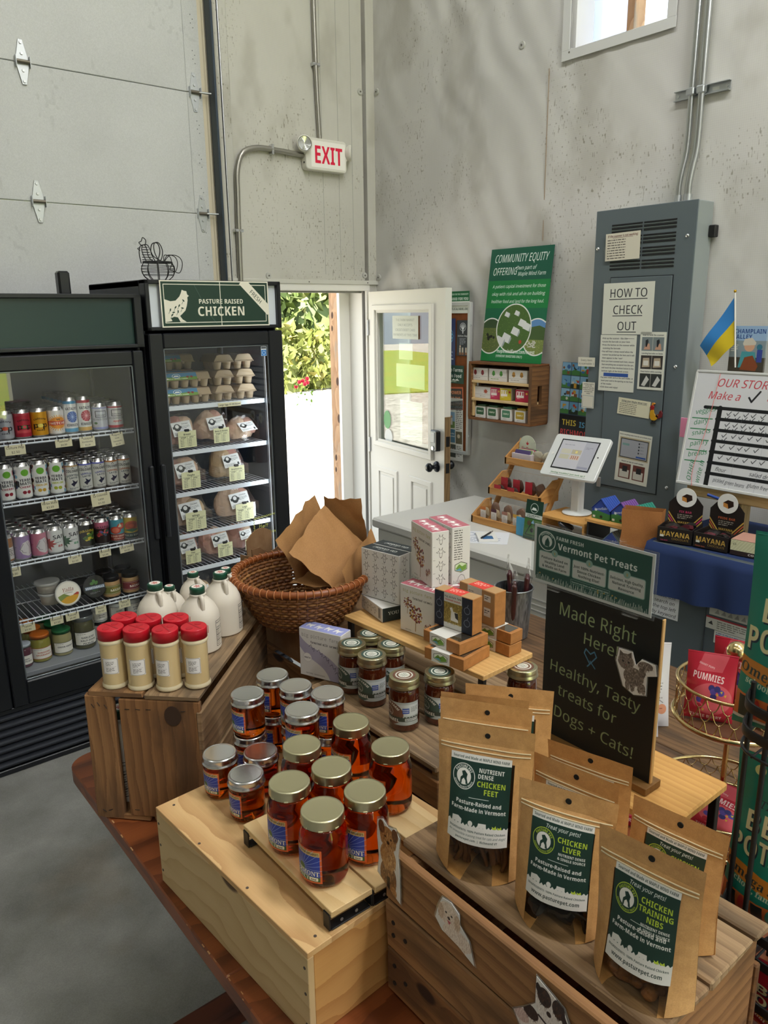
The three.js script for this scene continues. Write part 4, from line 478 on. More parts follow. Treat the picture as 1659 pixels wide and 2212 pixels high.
// ---------- inside the chicken cooler: egg cartons, bins of bagged chicken ----------
{
  const pulp = M('#a8957a', 0.9), pulp2 = M('#9c8a70', 0.9);
  const el = print(300, 90, (c, w, h) => { bg(c, w, h, '#4a86ad'); poly(c, [[0, 60], [80, 48], [160, 58], [240, 46], [300, 56], [300, 90], [0, 90]], '#6f9a3c'); circ(c, 160, 40, 26, '#3f7ea8', '#eef2ee', 4); poly(c, [[140, 50], [150, 30], [172, 32], [180, 50]], '#eef2ee'); txt(c, 'MAPLE WIND FARM', 160, 74, 17, '#eef2e4', { max: 150 }); for (const x of [40, 236, 262]) { circ(c, x, 52, 10, '#8a2f2a'); poly(c, [[x - 6, 58], [x + 6, 58], [x, 72]], '#8a2f2a'); } rct(c, 70, 62, 36, 18, '#e4e4dc'); greek(c, 20, 12, 100, 2, 9, '#203a4c', 3); });
  function carton(label, x, y, z, cols, turn, printed, w = 0.05) {
    const g = thing('egg_carton', label, 'egg carton', x, y, z, turn, 'egg cartons in the chicken cooler'), L = cols * w, D = 0.102;
    const cup = lathe([[0, 0], [0.016, 0.001], [0.0225, 0.036], [0.024, 0.038]], 10);
    for (let i = 0; i < cols; i++) for (const s of [-1, 1]) mesh('egg_cup', cup, pulp, g, (i - (cols - 1) / 2) * w, 0, s * 0.026);
    mesh('rim', cbox(L + 0.008, 0.004, D + 0.004, 0.001), pulp2, g, 0, 0.038, 0);
    mesh('lid', extr([[-D / 2, 0], [D / 2, 0], [D / 2 - 0.016, 0.026], [D / 2 - 0.026, 0.03], [-D / 2 + 0.026, 0.03], [-D / 2 + 0.016, 0.026]], L - 0.006, { bevel: 0.002 }).rotateY(Math.PI / 2).translate(-(L - 0.006) / 2, 0.041, 0), pulp, g);
    for (const s of [-0.3, 0.3]) mesh('clasp', cbox(0.014, 0.016, 0.006, 0.002), pulp2, g, s * L, 0.036, D / 2 + 0.004);
    if (printed) { const p = mesh('printed_band', sheetGeo(L * 0.74, 0.036, el), PM(el), g, -L * 0.1, 0.055, D / 2 - 0.004); p.rotation.x = -0.54; const q = mesh('printed_top', cbox(L * 0.74, 0.0008, 0.05, 0.0002), M('#4a86ad', 0.7), g, -L * 0.1, 0.0735, 0); }
  }
  const Y = 1.487;
  carton('lower dozen egg carton with blue and green band, front stack', -1.772, Y, 0.665, 6, 0, true); carton('upper dozen egg carton with blue and green band, front stack', -1.772, Y + 0.0745, 0.665, 6, 0, true);
  for (let k = 0; k < 3; k++) carton(['lowest', 'middle', 'topmost'][k] + ' dozen egg carton in the stack at the cooler back', -1.772, Y + k * 0.0745, 0.50, 6, 0, true);
  for (let k = 0; k < 3; k++) carton(['lowest', 'middle', 'topmost'][k] + ' half-dozen egg carton in the stack beside the banded cartons', -1.548 + k * 0.002, Y + k * 0.0745, 0.64, 3, Math.PI / 2, false);
  for (let k = 0; k < 3; k++) carton(['lowest', 'middle', 'topmost'][k] + ' half-dozen egg carton in the stack at the shelf end', -1.425 - k * 0.004, Y + k * 0.0745, 0.64, 3, Math.PI / 2, false);
  // chicken packs
  const film = M('#ffffff', 0.12, { transmission: 1, thickness: 0, ior: 1.35 });
  function lump(seed, sx, sy, sz) { const r = rng(seed), a = r() * 9, g = new THREE.IcosahedronGeometry(1, 4); return displace(g, (x, y, z) => { const n = 0.74 + 0.42 * noise3(x * 1.7 + a, y * 1.7, z * 1.7 + a, seed) + 0.10 * noise3(x * 5, y * 5 + a, z * 5, seed + 3); const q = y < -0.5 ? -0.5 - (y + 0.5) * 0.3 : y; return [x * sx * n, q * sy * n, z * sz * n]; }); }
  const meat = [[0.62, 0.36, 0.28], [0.66, 0.46, 0.32], [0.60, 0.44, 0.26], [0.55, 0.30, 0.25], [0.68, 0.50, 0.36]].map((c) => M(c, 0.35, { clearcoat: 0.6, clearcoatRoughness: 0.15 }));
  const pl = print(170, 120, (c, w, h) => { bg(c, w, h, '#e6e8e6'); circ(c, 48, 46, 30, '#2f3432'); rct(c, 10, 36, 76, 20, '#2f3432'); circ(c, 48, 38, 16, '#e6e8e6'); txt(c, 'Chicken', 120, 22, 17, '#2b2f30', { w: '' }); greek(c, 86, 38, 72, 3, 9, '#8b908f', 4); greek(c, 10, 88, 110, 3, 8, '#7b8080', 5); rct(c, 138, 84, 18, 24, '#3a3f40'); });
  const cards = ['Breast', 'Bone-In Breast', 'Thighs', 'Drumsticks', 'Wings', 'Legs', 'Feet', 'Tenders', 'Half', 'Backs'].map((t, k) => print(110, 96, (c, w, h) => { bg(c, w, h, '#dcdcb0'); txt(c, t, 55, 20, 14, '#33352c', { max: 90 }); rct(c, 6, 30, 98, 1.5, '#777a60'); txt(c, 'weight', 32, 38, 10, '#33352c'); txt(c, 'price', 80, 38, 10, '#33352c'); for (let i = 0; i < 5; i++) { rct(c, 6, 46 + i * 9, 98, 1, '#a9ab88'); greek(c, 12, 48 + i * 9, 36, 1, 6, '#55584a', i + k); greek(c, 62, 48 + i * 9, 30, 1, 6, '#55584a', i + k + 9); } rct(c, 55, 30, 1.5, 60, '#777a60'); }));
  let mi = 0;
  function pack(label, x, y, z, w, h, d, mk, tag, tilt = 0.35, lx = 0) {
    const g = thing('chicken_pack', label, 'chicken', x, y, z, 0, 'bagged chicken in the cooler'); mi++;
    mesh('meat', lump(mi * 3 + 1, w * 0.55, h * 0.62, d * 0.5), meat[mk], g, -w * 0.06, h * 0.40, 0); mesh('meat', lump(mi * 3 + 2, w * 0.42, h * 0.5, d * 0.46), meat[(mk + 1) % 5], g, w * 0.16, h * 0.52, 0.004);
    const r = rng(mi * 5), f = new THREE.BoxGeometry(w * 1.08, h * 1.12, d, 7, 7, 4); mesh('clear_bag', displace(f, (a, b, c) => { const t = b / h + 0.56, k = 1 - 0.55 * sst(0.55, 1.0, t); return [a * (1 - 0.12 * sst(0.6, 1, t)) + (noise3(a * 40, b * 40, c * 40, mi) - 0.5) * 0.014, Math.max(-h * 0.556, b + (noise3(a * 50, b * 30, c * 40, mi + 4) - 0.5) * 0.014), c * k + (noise3(a * 40, b * 50, c * 30, mi + 7) - 0.5) * 0.014]; }), film, g, 0, h * 0.565, 0);
    if (tag) { const l = mesh('pack_label', sheetGeo(w * 0.66, w * 0.46, pl), PM(pl), g, lx, h * 0.66, d * 0.5 + 0.006); l.rotation.set(-tilt, 0, 0.08 - lx); }
  }
  function bin(label, x0, x1, y, card, mk, h = 0.088) {
    const w = x1 - x0, g = thing('clear_bin', label, 'bin', (x0 + x1) / 2, y, 0.60, 0, 'clear bins in the chicken cooler'), D = 0.21, t = 0.002;
    mesh('bin_wall', cbox(w, h, t, 0.0006), clearPl, g, 0, h / 2, D / 2); mesh('bin_wall', cbox(w, h, t, 0.0006), clearPl, g, 0, h / 2, -D / 2); for (const s of [-1, 1]) mesh('bin_wall', cbox(t, h, D, 0.0006), clearPl, g, s * (w / 2 - t), h / 2, 0); mesh('bin_floor', cbox(w, t, D, 0.0006), clearPl, g, 0, t / 2 + 0.001, 0);
    const c = thing('price_card', 'cream weight-and-price card clipped on the ' + label, 'price card', (x0 + x1) / 2 + 0.012, y + h * 0.52, 0.60 + D / 2 + 0.004, 0, 'price cards in the chicken cooler'); const reg = cards[card];
    mesh('card', sheetGeo(w * 0.52, w * 0.52 * 0.86, reg), PM(reg), c); mesh('binder_clip', cbox(0.024, 0.012, 0.01, 0.002), blackMt, c, 0, w * 0.52 * 0.43 + 0.002, -0.002);
  }
  const B = (x0, x1, y, card, mk, d, ph = 0.135) => { bin('clear bin ' + d, x0, x1, y, card, mk); pack('bagged chicken heaped in the bin ' + d, (x0 + x1) / 2, y + 0.006, 0.60, (x1 - x0) * 0.84, ph, 0.15, mk, true); };
  B(-1.862, -1.682, 1.271, 0, 3, 'at the hinge side, second shelf'); B(-1.672, -1.508, 1.271, 1, 4, 'in the middle of the second shelf', 0.15);
  pack('whole bagged chicken lying loose at the end of the second shelf', -1.424, 1.272, 0.61, 0.135, 0.11, 0.16, 4, true, 0.9);
  B(-1.862, -1.675, 1.069, 2, 0, 'at the hinge side, third shelf'); B(-1.602, -1.434, 1.069, 3, 2, 'at the open end of the third shelf', 0.155);
  B(-1.862, -1.655, 0.861, 4, 1, 'at the hinge side, fourth shelf', 0.14); B(-1.585, -1.385, 0.861, 5, 4, 'at the open end of the fourth shelf', 0.15);
  B(-1.865, -1.71, 0.681, 6, 2, 'at the hinge side, fifth shelf'); B(-1.69, -1.53, 0.681, 7, 0, 'in the middle of the fifth shelf'); B(-1.522, -1.40, 0.681, 8, 3, 'at the open end of the fifth shelf');
  pack('bagged chicken on the cooler floor near the hinge', -1.75, 0.422, 0.62, 0.16, 0.15, 0.16, 1, true); pack('bagged chicken on the cooler floor near the handle end', -1.55, 0.422, 0.62, 0.16, 0.15, 0.16, 2, true);
  const le = print(160, 26, (c, w, h) => { bg(c, w, h, '#ddd8b4'); txt(c, 'Large Eggs $7.99/dozen', 80, 13, 14, '#33352c', { max: 150 }); }); one('price_strip', 'cream strip with the egg price on the top chicken shelf edge', 'price strip', sheetGeo(0.125, 0.02, le), PM(le), -1.545, 1.47, 0.7505);
}
// ---------- back wall: exit sign and conduits ----------
{
  const g = thing('exit_sign', 'white exit sign with red letters and two emergency lamps', 'exit sign', -0.428, 2.817, 0.004);
  mesh('housing', extr(rrect(0.29, 0.17, 0.018), 0.046, { bevel: 0.004 }).translate(0, 0, 0.002), M('#e2dfd3', 0.5), g);
  const reg = print(280, 165, (c, w, h) => { bg(c, w, h, '#e9e6dc'); txt(c, 'EXIT', w / 2, h / 2 + 4, 150, '#d8123c', { max: 236, sx: 1 }); });
  mesh('legend', sheetGeo(0.25, 0.147, reg), T(reg.a.tex, 0.5, { emissiveMap: reg.a.tex, emissive: col('#ffffff'), emissiveIntensity: 0.12 }), g, 0.012, 0, 0.0525);
  for (const [x, y, z, a] of [[-0.165, 0.045, 0.06, -0.35], [0.17, 0.03, 0.05, 0.9]]) { const l = new THREE.Group(); l.name = 'emergency_lamp'; l.position.set(x, y, z); l.rotation.y = a; g.add(l); mesh('lamp_shell', lathe([[0, -0.03], [0.03, -0.024], [0.046, 0], [0.047, 0.012], [0.041, 0.014]], 28).rotateX(Math.PI / 2), M('#e2dfd3', 0.5), l); mesh('reflector', lathe([[0, 0.002], [0.038, 0.012]], 24).rotateX(Math.PI / 2), M('#d8dad8', 0.15, { metalness: 0.8 }), l); mesh('lamp_lens', new THREE.SphereGeometry(0.041, 20, 8, 0, 6.3, 0, 0.9).rotateX(Math.PI / 2).scale(1, 1, 0.45).translate(0, 0, -0.001), glassPane, l); mesh('lamp_arm', rod([0, -0.035, -0.01], [-Math.sign(x) * 0.02, -0.055, -0.04], 0.01), M('#d6d3c8', 0.5), l); }
  mesh('test_button', new THREE.CylinderGeometry(0.005, 0.005, 0.004, 10).rotateZ(Math.PI / 2), blackPl, g, -0.15, -0.05, 0.03);
  const pipe = M('#a3a096', 0.35, { metalness: 0.75 });
  const c1 = thing('conduit', 'thin grey conduit rising from the exit sign to the ceiling', 'conduit'); mesh('pipe', tube([[-0.452, 2.90, 0.022], [-0.46, 3.1, 0.022], [-0.466, 3.35, 0.022], [-0.468, 3.9, 0.022], [-0.468, 5.39, 0.022]], 0.0135, 40, 12), pipe, c1); for (const y of [3.31, 4.3]) mesh('strap', cbox(0.05, 0.018, 0.034, 0.003), steel, c1, -0.463, y, 0.018);
  const c2 = thing('conduit', 'bent grey conduit running from the exit sign down behind the cooler', 'conduit'); mesh('pipe', tube([[-0.57, 2.806, 0.022], [-0.76, 2.814, 0.022], [-0.90, 2.812, 0.022], [-0.985, 2.775, 0.022], [-1.022, 2.69, 0.022], [-1.03, 2.55, 0.022], [-1.04, 2.1, 0.022], [-1.045, 1.2, 0.022], [-1.045, 0.1, 0.022]], 0.0155, 90, 12), pipe, c2); for (const [x, y] of [[-0.79, 2.815], [-1.036, 2.36]]) mesh('strap', cbox(x > -0.9 ? 0.016 : 0.055, x > -0.9 ? 0.055 : 0.016, 0.036, 0.003), steel, c2, x, y, 0.019);
}
// ---------- right wall: breaker panel with its conduits and notices ----------
const rightFace = -Math.PI / 2; // local +z looks into the room (-x), local +x runs along +z
{
  const g = thing('breaker_panel', 'tall grey electrical breaker panel covered in taped notices', 'electrical panel', -0.012, 0.60, 2.083, rightFace), gy = M('#5f6a6e', 0.45), dk = M('#39424a', 0.5), w = 0.508, h = 1.742;
  mesh('can', cbox(w - 0.012, h, 0.125, 0.003), M('#8f9696', 0.5), g, 0, h / 2, 0.068);
  mesh('cover', cbox(w, h, 0.006, 0.002), gy, g, 0, h / 2, 0.138);
  mesh('door', cbox(0.315, 0.98, 0.004, 0.004), gy, g, 0.005, 0.95, 0.1445); mesh('door_gap', cbox(0.323, 0.988, 0.001, 0.0003), M('#1c2226', 0.7), g, 0.005, 0.95, 0.1415);
  const sl = M('#0a0c0e', 0.7), slot = cbox(0.16, 0.0065, 0.004, 0.001), rib = cbox(0.16, 0.004, 0.003, 0.001);
  for (const cx of [-0.085, 0.082]) for (let k = 0; k < 4; k++) for (let j = 0; j < 3; j++) { mesh('vent_slot', slot, sl, g, cx, 1.672 - k * 0.054 - j * 0.0155, 0.1412); if (j < 2) mesh('vent_louvre', rib, M('#5c6663', 0.5), g, cx, 1.664 - k * 0.054 - j * 0.0155, 0.142); }
  for (const [x, y] of [[-0.236, 1.575], [0.215, 1.60], [-0.236, 1.04], [0.21, 1.05], [-0.236, 0.5], [0.215, 0.5]]) mesh('cover_screw', lathe([[0, 0.006], [0.006, 0.005], [0.008, 0]], 14).rotateX(Math.PI / 2), steel, g, x, y, 0.141);
  mesh('latch', cbox(0.022, 0.05, 0.008, 0.002), zinc, g, -0.15, 0.47, 0.148); mesh('side_knockout', cbox(0.03, 0.05, 0.03, 0.003), blackMt, g, 0.264, 1.62, 0.02);
  const notice = (name, label, draw, pw, ph, x, y, w_, h_, rot = 0, tape) => { const reg = print(pw, ph, draw), s = thing(name, label, 'notice'); const z = 2.083 + x, f = mesh('paper', sheetGeo(w_, h_, reg), PM(reg, 0.45), s); s.position.set(-0.1605, 0.60 + y, z); s.rotation.order = 'YXZ'; s.rotation.set(0, rightFace, rot); if (tape) { const t = mesh('clear_tape', cbox(0.018, 0.06, 0.0006, 0.0002), clearPl, s, -w_ / 2 + 0.005, -h_ * 0.2, 0.0008); t.rotation.z = 0.3; } };
  const wt = '#dedfd2';
  notice('scanner_help_notice', 'small notice of scanner trouble tips over the vents', (c, a, b) => { bg(c, a, b, '#dcd6c4'); txt(c, 'If the scanner is not working:', a / 2, 18, 17, '#5a2a24', { max: 210 }); rct(c, 50, 27, a - 100, 2, '#5a2a24'); for (let k = 0; k < 8; k++) greek(c, 14, 38 + k * 15, a - 30, 1, 11, '#4c4640', k + 3); }, 240, 160, -0.098, 1.578, 0.182, 0.12, 0.02, true);
  notice('checkout_sign', 'large sheet reading how to check out', (c, a, b) => { bg(c, a, b, wt); [['HOW TO', 66], ['CHECK', 172], ['OUT', 276]].forEach(([s, y]) => { txt(c, s, a / 2, y, 74, '#22252a', { w: '' }); c.font = '74px sans-serif'; const m = c.measureText(s).width; rct(c, a / 2 - m / 2, y + 36, m, 5, '#22252a'); }); }, 380, 330, -0.05, 1.302, 0.268, 0.232, 0.01);
  notice('checkout_steps', 'tall sheet of checkout steps with a blue bar', (c, a, b) => { bg(c, a, b, wt); const L = ['•Pick up the scanner - like this', '•Locate the barcode on your item', '•Press the button on the scanner while', '  scanning the barcode', '•You will hear a beep sound when the', '  scanner has picked up the item and it will', '  then appear in the "cart"', '•Once you have scanned each item, ensure', '  that everything was accepted into the cart,', '  and touch the blue checkout button in the', '  bottom right of the kiosk screen', '', '•Tap your credit card on the card reader, or', '  insert your card in the opening on the front', '  of the reader', '•Click done and enjoy!']; L.forEach((s, i) => txt(c, s, 14, 24 + i * 22, 14, '#33363a', { al: 'left', max: a - 24 })); rct(c, 40, 256, a - 90, 24, '#2f55a0'); lines(c, [[208, 24], [270, 24]], '#33363a', 2); }, 290, 380, -0.088, 1.052, 0.196, 0.262, 0.005);
  notice('scanner_photos', 'narrow sheet with three rows of scanner photos', (c, a, b) => { bg(c, a, b, wt); ['How to hold the scanner', 'Locating barcodes on items', 'Press button while scanning'].forEach((s, i) => txt(c, s, a / 2, 20 + i * 112, 12, '#33363a', { max: 140 })); for (const x of [14, 88]) { rct(c, x, 32, 72, 84, '#7c8688'); poly(c, [[x + 14, 108], [x + 30, 70], [x + 52, 72], [x + 58, 108]], '#c79a80'); poly(c, [[x + 24, 52], [x + 40, 44], [x + 44, 60], [x + 34, 92], [x + 26, 92]], '#22262a'); rct(c, x, 144, 72, 84, '#3a3430'); poly(c, [[x + 10, 218], [x + 14, 160], [x + 56, 158], [x + 62, 214]], '#b7a78e'); rct(c, x + 18, 176, 34, 30, '#e0ded4'); rct(c, x, 256, 72, 84, '#2f3432'); poly(c, [[x + 12, 330], [x + 44, 268], [x + 64, 292], [x + 36, 336]], '#cfd0ca'); } }, 174, 356, 0.094, 1.07, 0.132, 0.258, 0.005);
  notice('program_notice', 'thin strip notice on the grey panel beside the rooster magnet', (c, a, b) => { bg(c, a, b, '#dcd8bc'); txt(c, 'Using your Maple Wind CSA?', a / 2, 16, 15, '#33363a', { max: 190 }); rct(c, 24, 25, a - 50, 1.5, '#33363a'); for (let k = 0; k < 6; k++) greek(c, 14, 34 + k * 11, a - 28, 1, 8, '#5c5850', k + 11); }, 240, 104, 0.018, 0.852, 0.172, 0.078, -0.06, false);
  notice('card_reader_notice', 'white sheet with a tablet photo and card reader photos', (c, a, b) => { bg(c, a, b, wt); txt(c, 'Ensure everything made it into the cart on kiosk screen', a / 2, 16, 11, '#33363a', { max: a - 14 }); rct(c, 12, 32, a - 24, 138, '#b9ac8c'); rct(c, 20, 40, a - 40, 122, '#22262a'); rct(c, 25, 45, a - 50, 112, '#a9acb4'); for (let k = 0; k < 4; k++) { rct(c, 150, 56 + k * 20, 10, 10, '#3a3d44'); greek(c, 166, 58 + k * 20, 40, 1, 8, '#7b7e86', k); } rct(c, 140, 142, 70, 10, '#2f55a0'); rct(c, 34, 70, 50, 14, '#7fa6a2'); txt(c, 'Insert or tap on card reader', a / 2, 186, 12, '#33363a'); for (const x of [26, 128]) { rct(c, x, 200, 86, 96, '#6a3a32'); rct(c, x + 6, 240, 70, 50, '#cfcdc2'); rct(c, x + 26, 216, 36, 36, '#202326'); } }, 240, 320, 0.033, 0.612, 0.178, 0.24, -0.05);
}
{
  const pipe = M('#b9bcbb', 0.28, { metalness: 0.95 });
  const path = (z, r, lab) => { const g = thing('conduit', lab, 'conduit'); mesh('pipe', tube([[-0.06, 2.34, z - 0.008], [-0.06, 2.42, z - 0.008], [-0.055, 2.47, z - 0.004], [-0.045, 2.54, z + 0.004], [-0.042, 2.6, z + 0.006], [-0.042, 2.8, z + 0.006], [-0.042, 3.3, z + 0.008], [-0.042, 5.38, z + 0.008]], r, 80, 14), pipe, g); mesh('coupling', new THREE.CylinderGeometry(r + 0.004, r + 0.004, 0.035, 14), zinc, g, -0.06, 2.362, z - 0.008); mesh('pipe_clamp', cbox(0.03, 0.03, 0.036, 0.004), zinc, g, -0.045, 2.79, z + 0.006); };
  path(2.192, 0.0125, 'left of the two steel conduits above the breaker panel'); path(2.238, 0.0145, 'right of the two steel conduits above the breaker panel');
  const s = thing('strut_channel', 'short slotted steel strut holding the two conduits', 'bracket', -0.016, 2.788, 2.234, rightFace); mesh('channel', merge([cbox(0.25, 0.036, 0.003, 0.0005).translate(0, 0, 0.002), cbox(0.25, 0.003, 0.018, 0.0005).translate(0, 0.018, 0.01), cbox(0.25, 0.003, 0.018, 0.0005).translate(0, -0.018, 0.01)]), zinc, s); for (const x of [-0.11, 0.11]) mesh('bolt', new THREE.CylinderGeometry(0.007, 0.007, 0.006, 6).rotateX(Math.PI / 2), steel, s, x, 0, 0.006); mesh('slot', cbox(0.03, 0.012, 0.002, 0.0005), M('#d9dad4', 0.6), s, 0.06, 0, 0.003);
}
// rooster magnet, QR-less membership slip, every-item slip, tag
{
  const flat = (name, label, cat, reg, w, h, x, y, z, rot = 0, thick = 0.0008, rough = 0.6) => { const m = one(name, label, cat, sheetGeo(w, h, reg, thick), PM(reg, rough), x, y, z, rightFace); m.rotation.order = 'YXZ'; m.rotation.z = rot; return m; };
  const e1 = print(170, 76, (c, w, h) => { bg(c, w, h, '#d9d6c6'); txt(c, 'Every item', 85, 24, 24, '#4a4740', { w: '' }); txt(c, 'is scannable :)', 85, 52, 24, '#4a4740', { w: '', max: 150 }); }); flat('item_slip', 'small slip reading every item is scannable', 'notice', e1, 0.098, 0.044, -0.161, 1.652, 1.822, 0.01);
  const e2 = print(120, 210, (c, w, h) => { bg(c, w, h, '#d6d3c4'); ['Looking to get in', 'on our CSA', 'program? Scan this', 'to learn more and', 'purchase one', 'today!'].forEach((s, i) => txt(c, s, 60, 16 + i * 15, 12, '#4a4740', { max: 108 })); c.strokeStyle = '#4a6a8a'; c.lineWidth = 2; c.strokeRect(8, 110, 104, 92); }); flat('program_slip', 'narrow slip about the farm share program at the panel edge', 'notice', e2, 0.072, 0.126, -0.161, 1.492, 1.842, 0.0);
  const rg = thing('rooster_magnet', 'small painted yellow and red rooster magnet on the panel', 'magnet', -0.1605, 1.43, 2.21, rightFace), S = (pts) => extr(pts.map(([x, y]) => [x * 0.001, y * 0.001]), 0.003, { bevel: 0.001 });
  mesh('body', S([[-20, 6], [-18, -16], [-8, -26], [8, -26], [20, -14], [24, 2], [10, -4], [0, 6], [-4, 22], [-16, 20]]), M('#c9971c', 0.35), rg); mesh('head', S([[-16, 20], [-4, 22], [-2, 36], [-8, 44], [-16, 40], [-22, 32], [-16, 30]]), M('#9c1f1f', 0.35), rg); mesh('comb', S([[-14, 42], [-6, 44], [4, 50], [-4, 54], [-12, 52]]), M('#d08a2a', 0.35), rg); mesh('tail', S([[8, -6], [24, -16], [40, -8], [42, 10], [36, 22], [28, 16], [26, 4], [14, 0]]), M('#6d1f22', 0.35), rg); for (const x of [-6, 6]) mesh('foot', S([[x - 2, -26], [x + 2, -26], [x + 2, -36], [x + 8, -40], [x - 8, -40], [x - 2, -36]]), blackMt, rg);
  const tg = print(90, 60, (c, w, h) => { bg(c, w, h, '#b9b8ac'); txt(c, 'Tie Dyeds', 45, 22, 15, '#333'); txt(c, '$38.00', 45, 42, 15, '#333'); }); flat('price_tag', 'small grey price tag beside the whiteboard top', 'price tag', tg, 0.05, 0.033, -0.17, 1.49, 2.42, -0.05);
  one('pink_note', 'pink sticky note between the panel and the whiteboard', 'sticky note', cbox(0.034, 0.085, 0.012, 0.001), M('#e08aa8', 0.7), -0.18, 1.39, 2.375, rightFace);
  // children's-art poster
  const ri = print(250, 440, (c, w, h) => { bg(c, w, h, '#3a4a5c'); const P = ['#7fb6d8', '#c23b32', '#4f8a4a', '#e8e4d8', '#d8a23a', '#3f6fae', '#8a5a3a', '#2b3a2e'], r = rng(31); for (let i = 0; i < 4; i++) for (let j = 0; j < 4; j++) { const x = i * 63, y = j * 74; rct(c, x + 2, y + 2, 59, 70, ['#8fbfe0', '#6fa8cf', '#9ac8e6'][(i + j) % 3]); poly(c, [[x + 2, y + 50], [x + 24, y + 36 + r() * 10], [x + 61, y + 48], [x + 61, y + 72], [x + 2, y + 72]], P[2 + (i * j) % 2 * 5]); for (let k = 0; k < 5; k++) { const q = P[Math.floor(r() * 8)]; if (r() > 0.5) circ(c, x + 10 + r() * 42, y + 12 + r() * 50, 4 + r() * 9, q); else rct(c, x + 6 + r() * 36, y + 10 + r() * 40, 8 + r() * 16, 8 + r() * 20, q); } } rct(c, 0, 300, w, 140, '#17181d'); txt(c, 'THIS', 70, 345, 46, '#e0c84a'); txt(c, 'IS', 160, 348, 44, '#5aa8d8'); txt(c, 'RICHMOND', 122, 402, 46, '#d8464e', { max: 226 }); }); flat('art_poster', 'poster of small colourful pictures over black lettering', 'poster', ri, 0.23, 0.40, -0.03, 1.435, 1.688, -0.02);
}
